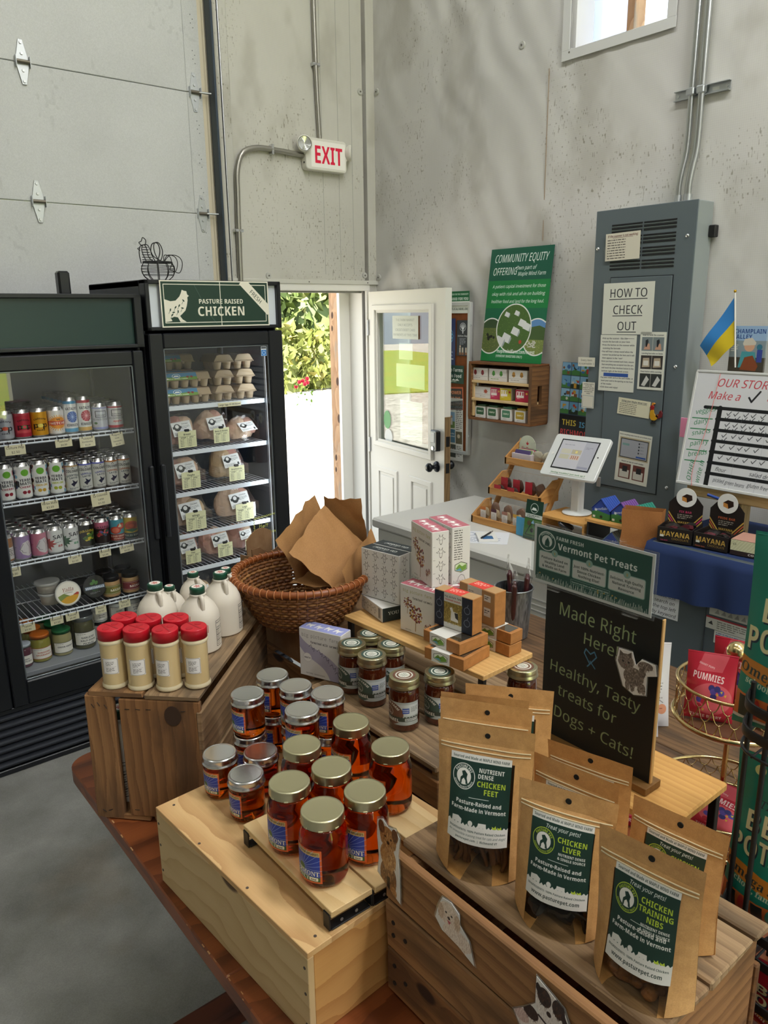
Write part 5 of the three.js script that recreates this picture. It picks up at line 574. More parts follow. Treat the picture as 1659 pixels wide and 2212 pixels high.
// wall crate and leaning poster
{
  const x0 = -0.165, x1 = -0.022, z0 = 1.02, z1 = 1.486, y0 = 1.297, y1 = 1.623, g = thing('wall_crate', 'shallow wooden crate hung on the wall as a tea shelf', 'crate'), D = x1 - x0, xc = (x0 + x1) / 2, zc = (z0 + z1) / 2, t = 0.012;
  const m = variant('crate', '#d8b48a'), m2 = variant('weather', '#c9a57c');
  mesh('top_slat', cbox(D, t, z1 - z0, 0.002, { grain: 2, jit: 0.0015 }), m, g, xc, y1 - t / 2, zc); mesh('bottom_slat', cbox(D, t, z1 - z0, 0.002, { grain: 2, jit: 0.0015 }), m, g, xc, y0 + t / 2, zc);
  const end = shapeOf([[0, 0], [D, 0], [D, y1 - y0 - 2 * t], [0, y1 - y0 - 2 * t]]); const hp = new THREE.Path(); hp.moveTo(0.05, 0.10); hp.lineTo(0.085, 0.10); hp.lineTo(0.085, 0.2); hp.lineTo(0.05, 0.2); end.holes.push(hp); const eg = extr(end, 0.02);
  mesh('end_board', eg, m2, g, x0, y0 + t, z1 - 0.02); mesh('end_board', eg, m2, g, x0, y0 + t, z0);
  for (let k = 0; k < 3; k++) mesh('back_slat', cbox(0.006, 0.095, z1 - z0, 0.001, { grain: 2, ou: k }), variant('crate', '#c09a70'), g, x1 - 0.003, y0 + 0.055 + k * 0.105, zc);
  for (const y of [1.513, 1.413]) { mesh('shelf_board', cbox(D - 0.01, 0.014, z1 - z0 - 0.042, 0.0015, { grain: 2, ou: y }), MW.pale, g, xc, y, zc); mesh('shelf_cleat', cbox(0.02, 0.09, 0.014, 0.001), MW.pale, g, x0 + 0.02, y - 0.052, z0 + 0.029); }
  // contents: tea boxes, wrapped boxes, sachets
  const tea = (name, label, draw, pw, ph, w, h, d, y, z, turn = 0) => { const reg = print(pw, ph, draw), b = thing(name, label, 'box', x0 + 0.02, y, z, rightFace + turn); mesh('carton', cbox(w, h, d, 0.001), M('#dcd6cc', 0.7), b, 0, h / 2, -d / 2); mesh('printed_front', sheetGeo(w * 0.98, h * 0.97, reg), PM(reg), b, 0, h / 2, 0.0006); return b; };
  [['#8e2f33', 'red spot', 1.085], ['#4f9a3a', 'green drop', 1.225], ['#c08a3a', 'amber figures', 1.372]].forEach(([c1, n, z]) => { tea('soap_tray', 'white tray carton with ' + n + ' pictures on the upper shelf', (c, w, h) => { bg(c, w, h, '#dcd8d2'); for (const x of [50, 130]) { c.beginPath(); c.ellipse(x, 36, 15, 22, 0, 0, 7); c.fillStyle = c1; c.fill(); txt(c, 'SIMPLE', x, 44, 11, '#2c2a2a'); } rct(c, 0, 66, w, 3, '#b5afa8'); greek(c, 20, 78, 140, 1, 10, n === 'green drop' ? '#6aa04a' : '#9a938c', 3); }, 184, 100, 0.13, 0.068, 0.09, 1.5205, z); });
  tea('soap_tray', 'white tray carton with an orange leaf on the middle shelf', (c, w, h) => { bg(c, w, h, '#dcd8d2'); poly(c, [...Array(14)].map((_, k) => [120 + Math.cos(k * 0.449) * [26, 14][k % 2], 36 + Math.sin(k * 0.449) * [24, 12][k % 2]]), '#a8482a'); rct(c, 0, 62, w, 3, '#b5afa8'); greek(c, 60, 76, 100, 1, 9, '#9a938c', 3); }, 184, 96, 0.135, 0.064, 0.09, 1.4205, 1.118);
  [['#c4385e', 1.212, 'pink'], ['#c9b52c', 1.288, 'yellow'], ['#b3203f', 1.405, 'deep red']].forEach(([c1, z, n], i) => tea('tea_carton', n + ' tea carton on the middle shelf of the wall crate', (c, w, h) => { bg(c, w, h, c1); rct(c, 8, 14, 64, 52, '#e8dcd4'); for (let k = 0; k < 3; k++) rct(c, 14 + k * 22, 20, 10, 26, c1); greek(c, 14, 72, 50, 1, 8, '#e8dcd4', 3); circ(c, 94, 30, 9, i === 1 ? '#b3203f' : '#e8b04a'); }, 110, 100, i === 2 ? 0.085 : 0.068, 0.066, 0.07, 1.4205, z, i === 1 ? 0.3 : 0.1));
  ['#2f5a3a', '#35603c', '#4a8060', '#b89a2c'].forEach((c1, i) => { const z = [1.098, 1.19, 1.295, 1.395][i], lab = ['dark green sachet box at the crate end', 'dark green sachet box second along', 'pale green sachet box', 'yellow sachet box'][i] + ' on the lowest crate shelf'; const b = tea('sachet_box', lab, (c, w, h) => { bg(c, w, h, '#dedcd6'); rbox(c, 12, 10, 84, 60, 10, c1); txt(c, 'SIMPLY', 54, 40, 17, '#e4e4d4'); greek(c, 24, 80, 60, 1, 8, '#8f8c86', 2); }, 108, 96, 0.076, 0.064, 0.085, 1.3095, z); for (let k = 0; k < 4; k++) mesh('sachet', cbox(0.062, 0.012, 0.004, 0.0006), M(c1, 0.5), b, 0, 0.068, -0.012 - k * 0.016); });
  // poster
  const reg = print(500, 700, (c, w, h) => {
    bg(c, w, h, '#0c5a44'); rct(c, 0, 196, w, 170, '#12803f'); txt(c, 'COMMUNITY EQUITY', w / 2, 62, 66, '#eef4ee', { w: 'italic ', max: 430 }); txt(c, 'OFFERING', 130, 140, 62, '#eef4ee', { w: 'italic ', max: 200 }); txt(c, 'Own part of', 300, 122, 32, '#eef4ee', { w: 'italic ', max: 160 }); txt(c, 'Maple Wind Farm', 350, 158, 32, '#eef4ee', { w: 'italic ', max: 220 });
    ['A patient capital investment for those', 'okay with risk and all-in on building', 'healthier food and land for the long haul.'].forEach((s, i) => txt(c, s, w / 2 + 6, 232 + i * 46, 27, '#eef4ee', { w: 'italic ', max: 430 })); rct(c, 0, 366, w, 220, '#0f6a48'); rct(c, 0, 586, w, 114, '#12803f');
    const disc = (x, y, r, f) => { c.save(); c.beginPath(); c.ellipse(x, y, r, r * 1.06, 0, 0, 7); c.clip(); f(); c.restore(); c.beginPath(); c.ellipse(x, y, r, r * 1.06, 0, 0, 7); c.strokeStyle = '#eef0ea'; c.lineWidth = 8; c.stroke(); };
    const rg = rng(77), field = (x, y, w_, h_, a, b) => { rct(c, x, y, w_, h_, a); for (let k = 0; k < 260; k++) rct(c, x + rg() * w_, y + rg() * h_, 6, 3, b); };
    disc(68, 540, 104, () => { field(-60, 420, 260, 260, '#5f7038', '#8a8c4a'); rct(c, -60, 420, 260, 70, '#3a5230'); for (let k = 0; k < 9; k++) circ(c, 40 + rg() * 60, 530 + rg() * 40, 9, '#22241c'); }); disc(442, 540, 104, () => { rct(c, 330, 420, 220, 110, '#5f8fc4'); poly(c, [[330, 520], [400, 480], [460, 470], [550, 500], [550, 560], [330, 560]], '#46602f'); field(330, 556, 220, 120, '#7a8a44', '#98a05a'); for (let k = 0; k < 40; k++) rct(c, 350 + rg() * 90, 560 + rg() * 40, 9, 6, '#dcd8d0'); });
    disc(255, 490, 140, () => { field(110, 340, 300, 300, '#4a6b2c', '#63863a'); for (const [x, y, s] of [[190, 400, 1], [270, 392, 1], [320, 450, 1.5], [200, 540, 1.8], [270, 500, 1.6], [360, 470, 1.5], [150, 560, 1.8]]) { poly(c, [[x - 22 * s, y + 12 * s], [x - 10 * s, y - 14 * s], [x + 22 * s, y - 2 * s], [x + 12 * s, y + 24 * s]], '#e6e8e6'); poly(c, [[x + 12 * s, y + 24 * s], [x + 22 * s, y - 2 * s], [x + 26 * s, y + 8 * s], [x + 17 * s, y + 26 * s]], '#a9b4b4'); } circ(c, 320, 572, 12, '#b5432c'); });
    txt(c, 'maplewindfarm.com/invest', 290, 632, 32, '#eef4ee', { max: 310 }); txt(c, '(VERMONT INVESTORS ONLY)', 240, 664, 22, '#dfeae0', { max: 220 });
  });
  const p = one('equity_poster', 'tall green poster board leaning on the wall above the tea crate', 'poster', sheetGeo(0.435, 0.605, reg, 0.006), PM(reg, 0.4), -0.066, 1.627 + 0.30, 1.272); p.rotation.order = 'YXZ'; p.rotation.set(-0.12, rightFace, -0.005); p.position.y = 1.6245 + 0.3025 * Math.cos(0.12) + 0.0006;
}
// corkboard with flyers
{
  const z0 = 0.36, z1 = 0.895, y0 = 1.06, y1 = 1.94, g = thing('cork_board', 'tall cork notice board behind the open door', 'board', -0.03, (y0 + y1) / 2, (z0 + z1) / 2, rightFace), w = z1 - z0, h = y1 - y0;
  mesh('cork', cbox(w, h, 0.012, 0.001), T(TX.card, 0.9, { color: col('#f0b070') }), g); const fm = M('#c9cac6', 0.4); for (const s of [-1, 1]) { mesh('frame_bar', cbox(0.022, h + 0.02, 0.026, 0.003), fm, g, s * w / 2, 0, 0.002); mesh('frame_bar', cbox(w, 0.022, 0.026, 0.003), fm, g, 0, s * h / 2, 0.002); } for (const y of [0.32, -0.33]) mesh('frame_screw', new THREE.CylinderGeometry(0.006, 0.006, 0.006, 8).rotateX(Math.PI / 2), zinc, g, w / 2 + 0.011, y, 0.01);
  const F = (name, label, pw, ph, draw, fw, fh, z, y, rot = 0) => { const reg = print(pw, ph, draw), m = one(name, label, 'flyer', sheetGeo(fw, fh, reg), PM(reg, 0.6), -0.0405, y, z, rightFace, 'flyers on the cork board'); m.rotation.order = 'YXZ'; m.rotation.z = rot; };
  F('flyer', 'green and white banner flyer at the top of the cork board', 170, 110, (c, w_, h_) => { bg(c, w_, h_, '#e6e8e0'); rct(c, 34, 0, w_, 50, '#1f6b3f'); txt(c, 'GOOD FOR THE COMMUNITY', 100, 16, 12, '#d8e8d8', { max: 125 }); txt(c, 'GOOD FOR YOU', 100, 38, 19, '#eef4ee', { max: 125 }); txt(c, 'VTLOCALFARMS.ORG', 100, 88, 16, '#2c3a30', { max: 125 }); circ(c, 16, 22, 12, '#2f6b3f'); }, 0.2, 0.125, 0.795, 1.95);
  F('flyer', 'tall navy flyer with a pale blue mandala', 140, 370, (c, w_, h_) => { bg(c, w_, h_, '#1b2f66'); for (let k = 0; k < 12; k++) circ(c, 70 + Math.cos(k * 0.5236) * 34, 110 + Math.sin(k * 0.5236) * 40, 14, null, '#4fa8d0', 4); circ(c, 70, 110, 34, '#2a7aa8'); circ(c, 70, 110, 20, '#9ad0e0'); circ(c, 70, 110, 9, '#d8cf9a'); txt(c, 'FUNCTIONAL', 70, 210, 17, '#b8c8e8', { w: '' }); txt(c, 'NUTRITION', 70, 232, 17, '#b8c8e8', { w: '' }); txt(c, 'YOUR WELL BEING', 70, 254, 12, '#e8ecf4'); txt(c, '802.555', 70, 306, 13, '#b8c8e8'); rct(c, 0, 344, w_, 26, '#2f7fc0'); }, 0.12, 0.345, 0.722, 1.685);
  F('flyer', 'black flyer with a white tree drawing', 110, 230, (c, w_, h_) => { bg(c, w_, h_, '#20242e'); circ(c, 55, 44, 26, null, '#dfe2e4', 3); for (let k = 0; k < 9; k++) lines(c, [[55, 66], [55 + Math.cos(-0.4 - k * 0.3) * 22, 46 + Math.sin(-0.4 - k * 0.3) * 22]], '#dfe2e4', 3); rct(c, 51, 60, 8, 26, '#dfe2e4'); txt(c, 'Salmon Hope', 55, 100, 15, '#e8e8ea', { f: 'serif', w: 'italic ' }); greek(c, 26, 116, 58, 5, 9, '#9aa0a8', 4); for (const x of [24, 48, 78]) { rct(c, x, 176, 14, 36, '#c8b8a8'); rct(c, x - 2, 208, 20, 16, '#8a5a3a'); } circ(c, 32, 168, 7, '#d8c0a8'); }, 0.1, 0.205, 0.845, 1.745);
  F('sticker_sign', 'dark green no farms no food sticker', 140, 100, (c, w_, h_) => { bg(c, w_, h_, '#1d4a34'); txt(c, 'No Farms', 70, 26, 26, '#eef2ea'); txt(c, 'No Food', 70, 58, 26, '#eef2ea'); poly(c, [[40, 84], [56, 74], [70, 80], [88, 72], [104, 84]], '#eef2ea'); greek(c, 14, 88, 110, 1, 8, '#cfe0d0', 2); }, 0.145, 0.108, 0.785, 1.53);
  F('sticker_sign', 'orange and black power to the farmers sticker', 140, 150, (c, w_, h_) => { bg(c, w_, h_, '#d8663a'); rct(c, 10, 10, 120, 130, '#2a1a18'); txt(c, 'POWER', 70, 36, 30, '#e88a58', { max: 104 }); txt(c, 'TO THE', 70, 74, 26, '#e88a58', { max: 100 }); txt(c, 'FARMERS', 70, 112, 30, '#e88a58', { max: 108 }); }, 0.135, 0.138, 0.79, 1.385, 0.05);
  F('flyer', 'tall photo flyer about a farm job', 150, 430, (c, w_, h_) => { bg(c, w_, h_, '#e4e2da'); txt(c, 'THE JOB', 110, 44, 20, '#5a4a3a', { max: 70 }); ['GROW FOOD', 'GROW GOOD', 'GROW YOU'].forEach((s, i) => txt(c, s, 38, 34 + i * 18, 12, '#4a5a4a')); rct(c, 10, 96, 62, 110, '#8fb4d4'); rct(c, 10, 160, 62, 46, '#6f8a4a'); circ(c, 40, 128, 9, '#caa080'); rct(c, 30, 138, 20, 46, '#e0dcd4'); greek(c, 82, 66, 62, 12, 13, '#7a766c', 5); rct(c, 8, 214, 66, 92, '#4a7a9a'); txt(c, 'Join the', 40, 244, 14, '#e8ecec'); txt(c, 'Maple Wind', 40, 262, 13, '#e8ecec', { max: 60 }); rct(c, 80, 226, 62, 84, '#5a5236'); circ(c, 108, 258, 14, '#c8b89a'); rct(c, 8, 318, 72, 90, '#4c5148'); for (let k = 0; k < 6; k++) circ(c, 18 + k * 11, 350 + (k % 2) * 14, 7, '#a08a78'); greek(c, 88, 326, 54, 7, 11, '#7a766c', 8); }, 0.135, 0.385, 0.79, 1.195, 0.02);
}
// ---------- the sales table ----------
const TB = 0.765;
{
  const g = thing('display_table', 'old brown wooden drop-leaf table carrying the crates', 'table'), edge = variant('table', '#a89888');
  const leafA = new THREE.Shape(); leafA.moveTo(-2.87, -3.12); leafA.lineTo(-2.87, -2.30); leafA.quadraticCurveTo(-2.87, -2.235, -2.80, -2.235); leafA.lineTo(-1.93, -2.235); leafA.lineTo(-1.93, -3.12); leafA.closePath();
  const leafB = shapeOf([[-2.87, -4.02], [-2.87, -3.126], [-1.93, -3.126], [-1.93, -4.02]]);
  for (const s of [leafA, leafB]) { const q = extr(s, 0.034, { bevel: 0.003 }).rotateX(-Math.PI / 2); q.translate(0, TB - 0.037, 0); mesh('leaf', q, MW.table, g); }
  const r = rng(3), chips = []; for (let k = 0; k < 46; k++) chips.push(cbox(rr(0.002, 0.005, r), 0.0016, rr(0.004, 0.014, r), 0.0005).translate(-2.8715 + rr(0, 0.004, r), TB - rr(0.0005, 0.005, r), rr(2.5, 3.5, r))); mesh('worn_edge', merge(chips), M('#b98a5c', 0.8), g).userData.kind = 'stuff';
  mesh('apron', cbox(0.02, 0.07, 1.3, 0.002), edge, g, -2.68, TB - 0.075, 3.15); mesh('apron', cbox(0.02, 0.07, 1.3, 0.002), edge, g, -2.12, TB - 0.075, 3.15);
  for (const z of [2.55, 3.62]) { mesh('trestle_post', cbox(0.09, TB - 0.11, 0.07, 0.006), edge, g, -2.4, TB / 2 - 0.0, z); mesh('trestle_foot', cbox(0.74, 0.06, 0.08, 0.008), edge, g, -2.42, 0.031, z); mesh('trestle_arm', cbox(0.7, 0.06, 0.07, 0.006), edge, g, -2.4, TB - 0.075, z); const b = mesh('brace', cbox(0.05, 0.62, 0.05, 0.004), edge, g, -2.58, 0.42, z); b.rotation.z = 0.42; }
  mesh('stretcher', cbox(0.05, 0.08, 1.05, 0.005), edge, g, -2.4, 0.24, 3.08);
  const g2 = thing('weathered_table', 'grey weathered plank table beyond the brown one', 'table'); for (let k = 0; k < 5; k++) mesh('plank', cbox(0.148, 0.03, 1.7, 0.002, { grain: 2, ou: k * 0.31, ov: k * 0.2 }), variant('weather', ['#b09a84', '#a08c78', '#b8a48c'][k % 3]), g2, -1.835 + k * 0.151, TB - 0.016, 3.0); for (const [x, z] of [[-1.85, 2.25], [-1.25, 2.25], [-1.85, 3.75], [-1.25, 3.75]]) mesh('leg', cbox(0.07, TB - 0.035, 0.07, 0.004, { grain: 1 }), MW.weather, g2, x, (TB - 0.035) / 2, z);
}
// generic old slatted crate: local x along w, z depth to the back (negative), corner at origin
function board(g, name, w, h, d, x, y, z, m, s = 1, o = {}) { return mesh(name, cbox(w, h, d, o.b ?? 0.0025, { seed: s, jit: o.jit ?? 0.0016, ou: (s * 0.37) % 1, ov: (s * 0.23) % 0.4, grain: o.grain }), m, g, x, y, z); }
const cw = ['#f6e6d2', '#e6d2ba', '#fff4e4'].map((c) => variant('crate', c)), ww = ['#ece2d4', '#dccfbe', '#f6eee0'].map((c) => variant('weather', c));
const staples = (g, list, mz) => { for (const [x, y, z, r] of list) { const s = mesh('staple', cbox(0.011, 0.0012, 0.0012, 0.0003), blackMt, g, x, y, z); s.rotation.z = r; } };
{ // crate A, on its side, carrying jugs and shakers
  const g = thing('wooden_crate', 'old brown crate on its side carrying syrup jugs and red-capped shakers', 'crate', -2.891, TB + 0.001, 2.531, -46.4 * D2R), w = 0.269, h = 0.327, d = 0.52, t = 0.014;
  board(g, 'end_board', 0.068, h - 0.012, 0.016, 0.034, h / 2 - 0.004, -0.008, cw[0], 2); board(g, 'end_board', 0.186, h - 0.03, 0.016, 0.174, h / 2 - 0.002, -0.008, cw[1], 3);
  board(g, 'end_board', 0.25, h - 0.03, 0.016, w / 2, h / 2, -d + 0.008, cw[1], 4);
  board(g, 'top_board', 0.13, t, d, 0.075, h - t / 2, -d / 2, cw[2], 5, { grain: 2 }); board(g, 'top_board', 0.124, t, d, 0.205, h - t / 2 - 0.0005, -d / 2, ww[2], 6, { grain: 2 });
  for (const x of [0.07, 0.2]) board(g, 'bottom_board', 0.12, t, d, x, t / 2 + 0.001, -d / 2, cw[0], 7 + x * 10, { grain: 2 });
  board(g, 'side_slat', 0.012, 0.128, d, w - 0.004, 0.222, -d / 2, ww[1], 9, { grain: 2 }); board(g, 'side_slat', 0.012, 0.128, d, w - 0.004, 0.085, -d / 2, ww[0], 10, { grain: 2 });
  const kn = mesh('knot', new THREE.CylinderGeometry(0.024, 0.024, 0.001, 22).rotateX(Math.PI / 2), M('#3a2516', 0.85), g, 0.205, 0.275, 0.0004); kn.scale.set(0.8, 1, 1);
  staples(g, [[0.02, 0.29, 0.001, -1.0], [0.034, 0.295, 0.001, -1.0], [0.05, 0.29, 0.001, -1.0], [0.02, 0.022, 0.001, -0.6], [0.035, 0.025, 0.001, 0.4], [0.1, 0.286, 0.001, 0], [0.125, 0.287, 0.001, -0.1], [0.15, 0.288, 0.001, 0], [0.23, 0.288, 0.001, 0.1], [0.1, 0.03, 0.001, 0], [0.15, 0.028, 0.001, 0.1]]);
}
{ // crate B (caramel jars, bamboo riser)
  const g = thing('wooden_crate', 'low weathered crate under the bamboo riser and caramel jars', 'crate', -2.378, TB + 0.001, 2.60, -Math.PI / 2), L = 0.53, h = 0.214, d = 0.41;
  for (let k = 0; k < 3; k++) board(g, 'top_board', L - (k ? 0 : 0.05), 0.014, 0.13, L / 2 + (k ? 0 : 0.025), h - 0.0078, -0.066 - k * 0.136, ww[k], 21 + k, { jit: 0.0008 });
  for (const x of [0.012, L - 0.012]) board(g, 'end_board', 0.022, h - 0.016, d - 0.02, x, h / 2 - 0.008, -d / 2, ww[1], 25 + x * 9); board(g, 'front_slat', L, 0.08, 0.012, L / 2, 0.05, -0.014, cw[1], 29); board(g, 'front_slat', L, 0.07, 0.012, L / 2, 0.142, -0.014, cw[0], 30); board(g, 'back_slat', L, 0.15, 0.012, L / 2, 0.09, -d + 0.008, cw[1], 31);
}
{ // crate C (pet treats)
  const z0 = 3.332, L = 0.468, h = 0.294, d = 0.318, g = thing('wooden_crate', 'slatted brown crate with dog cut-outs, carrying the pet treat pouches', 'crate', -2.677, TB + 0.001, z0, -Math.PI / 2);
  board(g, 'front_slat', L, 0.098, 0.014, L / 2, 0.246, -0.007, cw[0], 41); board(g, 'front_slat', L, 0.09, 0.014, L / 2, 0.148, -0.007, cw[2], 42); board(g, 'front_slat', L, 0.082, 0.014, L / 2, 0.058, -0.007, cw[1], 43);
  for (const [k, bw, bz] of [[0, 0.115, -0.096], [1, 0.115, -0.218], [2, 0.038, -0.298]]) board(g, 'top_board', L + 0.004, 0.013, bw, L / 2, h - 0.012, bz, ww[(k + 1) % 3], 44 + k, { jit: 0.003 });
  for (const x of [0.03, L - 0.012]) board(g, 'end_board', 0.02, h - 0.03, d - 0.03, x, h / 2 - 0.008, -d / 2, cw[0], 49 + x); board(g, 'back_slat', L, 0.2, 0.012, L / 2, 0.12, -d + 0.008, cw[1], 52);
  for (const [x, y] of [[0.02, 0.16], [0.02, 0.135], [0.05, 0.145], [0.022, 0.075], [0.022, 0.04], [0.05, 0.06], [0.13, 0.26], [0.018, 0.26]]) mesh('nail', new THREE.CylinderGeometry(0.004, 0.004, 0.0016, 8).rotateX(Math.PI / 2), M('#1d1612', 0.8), g, x, y, 0.001);
  board(g, 'corner_post', 0.03, 0.06, 0.03, 0.03, 0.031, -0.03, cw[2], 53);
}
{ // crate E, hidden support of the basket
  const g = thing('wooden_crate', 'dark crate behind, under the cardboard box and basket', 'crate', -2.305, TB + 0.001, 1.99, -Math.PI / 2), L = 0.585, h = 0.204, d = 0.36;
  for (let k = 0; k < 3; k++) board(g, 'top_board', L, 0.012, 0.11, L / 2, h - 0.006, -0.06 - k * 0.12, cw[k], 61 + k); for (const x of [0.012, L - 0.012]) board(g, 'end_board', 0.02, h - 0.014, d - 0.01, x, h / 2 - 0.007, -d / 2, cw[1], 65); for (const y of [0.045, 0.14]) board(g, 'front_slat', L, 0.08, 0.01, L / 2, y, -0.006, cw[1], 67);
}
{ // pine box under the honey
  const g = thing('pine_box', 'new pine box turned over as a stand for the honey jars', 'box', -2.860, TB + 0.001, 2.823, -86.5 * D2R), w = 0.504, h = 0.174, d = 0.405;
  mesh('top_panel', cbox(w, 0.012, d, 0.001, { ou: 0.1 }), MW.pine, g, w / 2, h - 0.006, -d / 2); mesh('side_panel', cbox(w, h - 0.0125, 0.012, 0.001, { ou: 0.3, ov: 0.1 }), MW.pineKnot, g, w / 2, (h - 0.012) / 2, -0.006); mesh('side_panel', cbox(w, h - 0.0125, 0.012, 0.001), MW.pineKnot, g, w / 2, (h - 0.012) / 2, -d + 0.006);
  mesh('end_panel', cbox(0.012, h - 0.0125, d - 0.025, 0.001, { grain: 2, ov: 0.13 }), variant('pine', '#f0dcb8'), g, w - 0.007, (h - 0.012) / 2, -d / 2); mesh('end_panel', cbox(0.012, h - 0.0125, d - 0.025, 0.001, { grain: 2 }), MW.pine, g, 0.007, (h - 0.012) / 2, -d / 2);
  const nail = new THREE.CylinderGeometry(0.0028, 0.0028, 0.001, 8); for (const [x, z] of [[0.02, -0.03], [0.02, -0.16], [0.16, -0.008], [0.32, -0.01], [0.485, -0.03], [0.49, -0.14]]) mesh('nail', nail, M('#4b4038', 0.6), g, x, h + 0.0002, z); for (const y of [0.03, 0.09, 0.14]) for (const x of [0.008, 0.495]) mesh('nail', nail, M('#4b4038', 0.6), g, x, y, 0.0003).rotation.x = Math.PI / 2;
}
{ // three-plank riser with black brackets
  const g = thing('plank_riser', 'three-plank wooden riser with black brackets under the gold-lidded honey', 'riser');
  const P = [[-2.735, 3.035, 3.318, 0.083], [-2.648, 2.995, 3.32, 0.083], [-2.528, 2.985, 3.325, 0.083]];
  P.forEach(([x, z0, z1, w], k) => { mesh('plank', cbox(w, 0.012, z1 - z0, 0.001, { grain: 2, ou: k * 0.3 }), MW.pale, g, x, 0.974, (z0 + z1) / 2); for (const z of [z0 + 0.012, z1 - 0.012]) { const b = new THREE.Group(); b.name = 'bracket'; g.add(b); b.position.set(x, 0.941, z); mesh('bracket_base', cbox(w - 0.004, 0.0028, 0.018, 0.0006), blackMt, b, 0, 0.0018, 0); for (const s of [-1, 1]) mesh('bracket_arm', cbox(0.003, 0.03, 0.018, 0.0008), blackMt, b, s * (w / 2 + 0.001), 0.016, 0); mesh('bracket_ledge', cbox(w - 0.002, 0.0028, 0.018, 0.0006), blackMt, b, 0, 0.0252, 0); for (const s of [-0.6, 0.3]) mesh('bracket_hole', new THREE.CylinderGeometry(0.003, 0.003, 0.0006, 8).rotateX(Math.PI / 2), zinc, b, s * w * 0.4, 0.012, 0.0094); } });
}
// ---------- honey ----------
const honeyReg = print(230, 210, (c, w, h) => { bg(c, w, h, '#d2602a'); rct(c, 12, 12, w - 24, h - 24, '#cfae6a'); txt(c, 'WILD SWARM APIARIES', w / 2, 26, 22, '#2a2018', { max: w - 34 }); rct(c, 12, 40, w - 24, 132, '#2a3f9a'); for (let k = 0; k < 26; k++) { const a = k * 0.2417; lines(c, [[95 + Math.cos(a) * 24, 128 + Math.sin(a) * 24], [95 + Math.cos(a) * 150, 128 + Math.sin(a) * 150]], '#9fb0e0', 2); } rct(c, 0, 174, w, 40, '#d2602a'); rct(c, 12, 172, w - 24, 28, '#3a5a2a'); circ(c, 95, 128, 24, '#4a6a34'); txt(c, 'VERMONT', w / 2 + 4, 152, 40, '#f0ead0', { f: 'serif', max: w - 40 }); txt(c, 'HONEY', w / 2 - 30, 184, 36, '#f0ead0', { f: 'serif', max: 130 }); rbox(c, w - 80, 174, 56, 22, 5, '#f0e6c8'); txt(c, 'RAW', w - 52, 186, 15, '#2a2018'); });
const honeyM = M('#fff6e6', 0.02, { transmission: 1, thickness: 0.05, ior: 1.45, attenuationColor: [0.80, 0.40, 0.06], attenuationDistance: 0.03 });
const silverLid = M([0.66, 0.66, 0.67], 0.22, { metalness: 1 }), goldLid = M([0.62, 0.58, 0.38], 0.32, { metalness: 1 });
const faceX = -Math.PI / 2;
function proto(name, build) { const g = new THREE.Group(); g.name = name; build(g); return g; }
const silverJar = proto('honey_jar', (g) => {
  mesh('honey_glass', lathe([[0, 0], [0.029, 0], [0.033, 0.003], [0.0345, 0.008], [0.0345, 0.064], [0.032, 0.071], [0.030, 0.074], [0, 0.074]], 40), honeyM, g);
  mesh('paper_label', cylLabel(0.0352, 0.012, 0.062, faceX - 0.85, faceX + 0.85, honeyReg, 20), PM(honeyReg, 0.45), g);
  mesh('ring_band', lathe([[0.0345, 0.088], [0.0355, 0.0865], [0.0345, 0.084], [0.0352, 0.081], [0.0345, 0.078], [0.0358, 0.0755], [0.0372, 0.0735], [0.0372, 0.072], [0.034, 0.072]], 44), silverLid, g);
  mesh('lid_disc', lathe([[0, 0.0885], [0.027, 0.0885], [0.029, 0.0893], [0.0305, 0.0885], [0.032, 0.0898], [0.034, 0.0895], [0.0347, 0.088]], 44), silverLid, g);
});
const goldJar = proto('honey_jar', (g) => {
  mesh('honey_glass', lathe([[0, 0.001], [0.032, 0], [0.038, 0.004], [0.041, 0.012], [0.041, 0.082], [0.0385, 0.094], [0.0345, 0.102], [0.034, 0.108], [0, 0.108]], 44), honeyM, g);
  mesh('paper_label', cylLabel(0.0416, 0.014, 0.076, faceX - 0.8, faceX + 0.8, honeyReg, 20), PM(honeyReg, 0.45), g);
  mesh('lid', lathe([[0, 0.1245], [0.028, 0.1245], [0.030, 0.1255], [0.0325, 0.125], [0.0352, 0.1258], [0.0365, 0.1235], [0.0365, 0.110], [0.0372, 0.1085], [0.0365, 0.1075], [0.034, 0.1085]], 44), goldLid, g);
  const L = []; for (let k = 0; k < 8; k++) { const a = k * 0.785; L.push(cbox(0.008, 0.003, 0.002, 0.0006).translate(0, 0.1085, 0.0366).rotateY(a)); } mesh('lid_lugs', merge(L), goldLid, g).userData.kind = 'stuff';
});
function place(p, label, cat, group, x, y, z, turn = 0) { const c = p.clone(); c.name = nm(p.name); c.position.set(x, y, z); c.rotation.y = turn; meta(c, label, cat, group); scene.add(c); return c; }
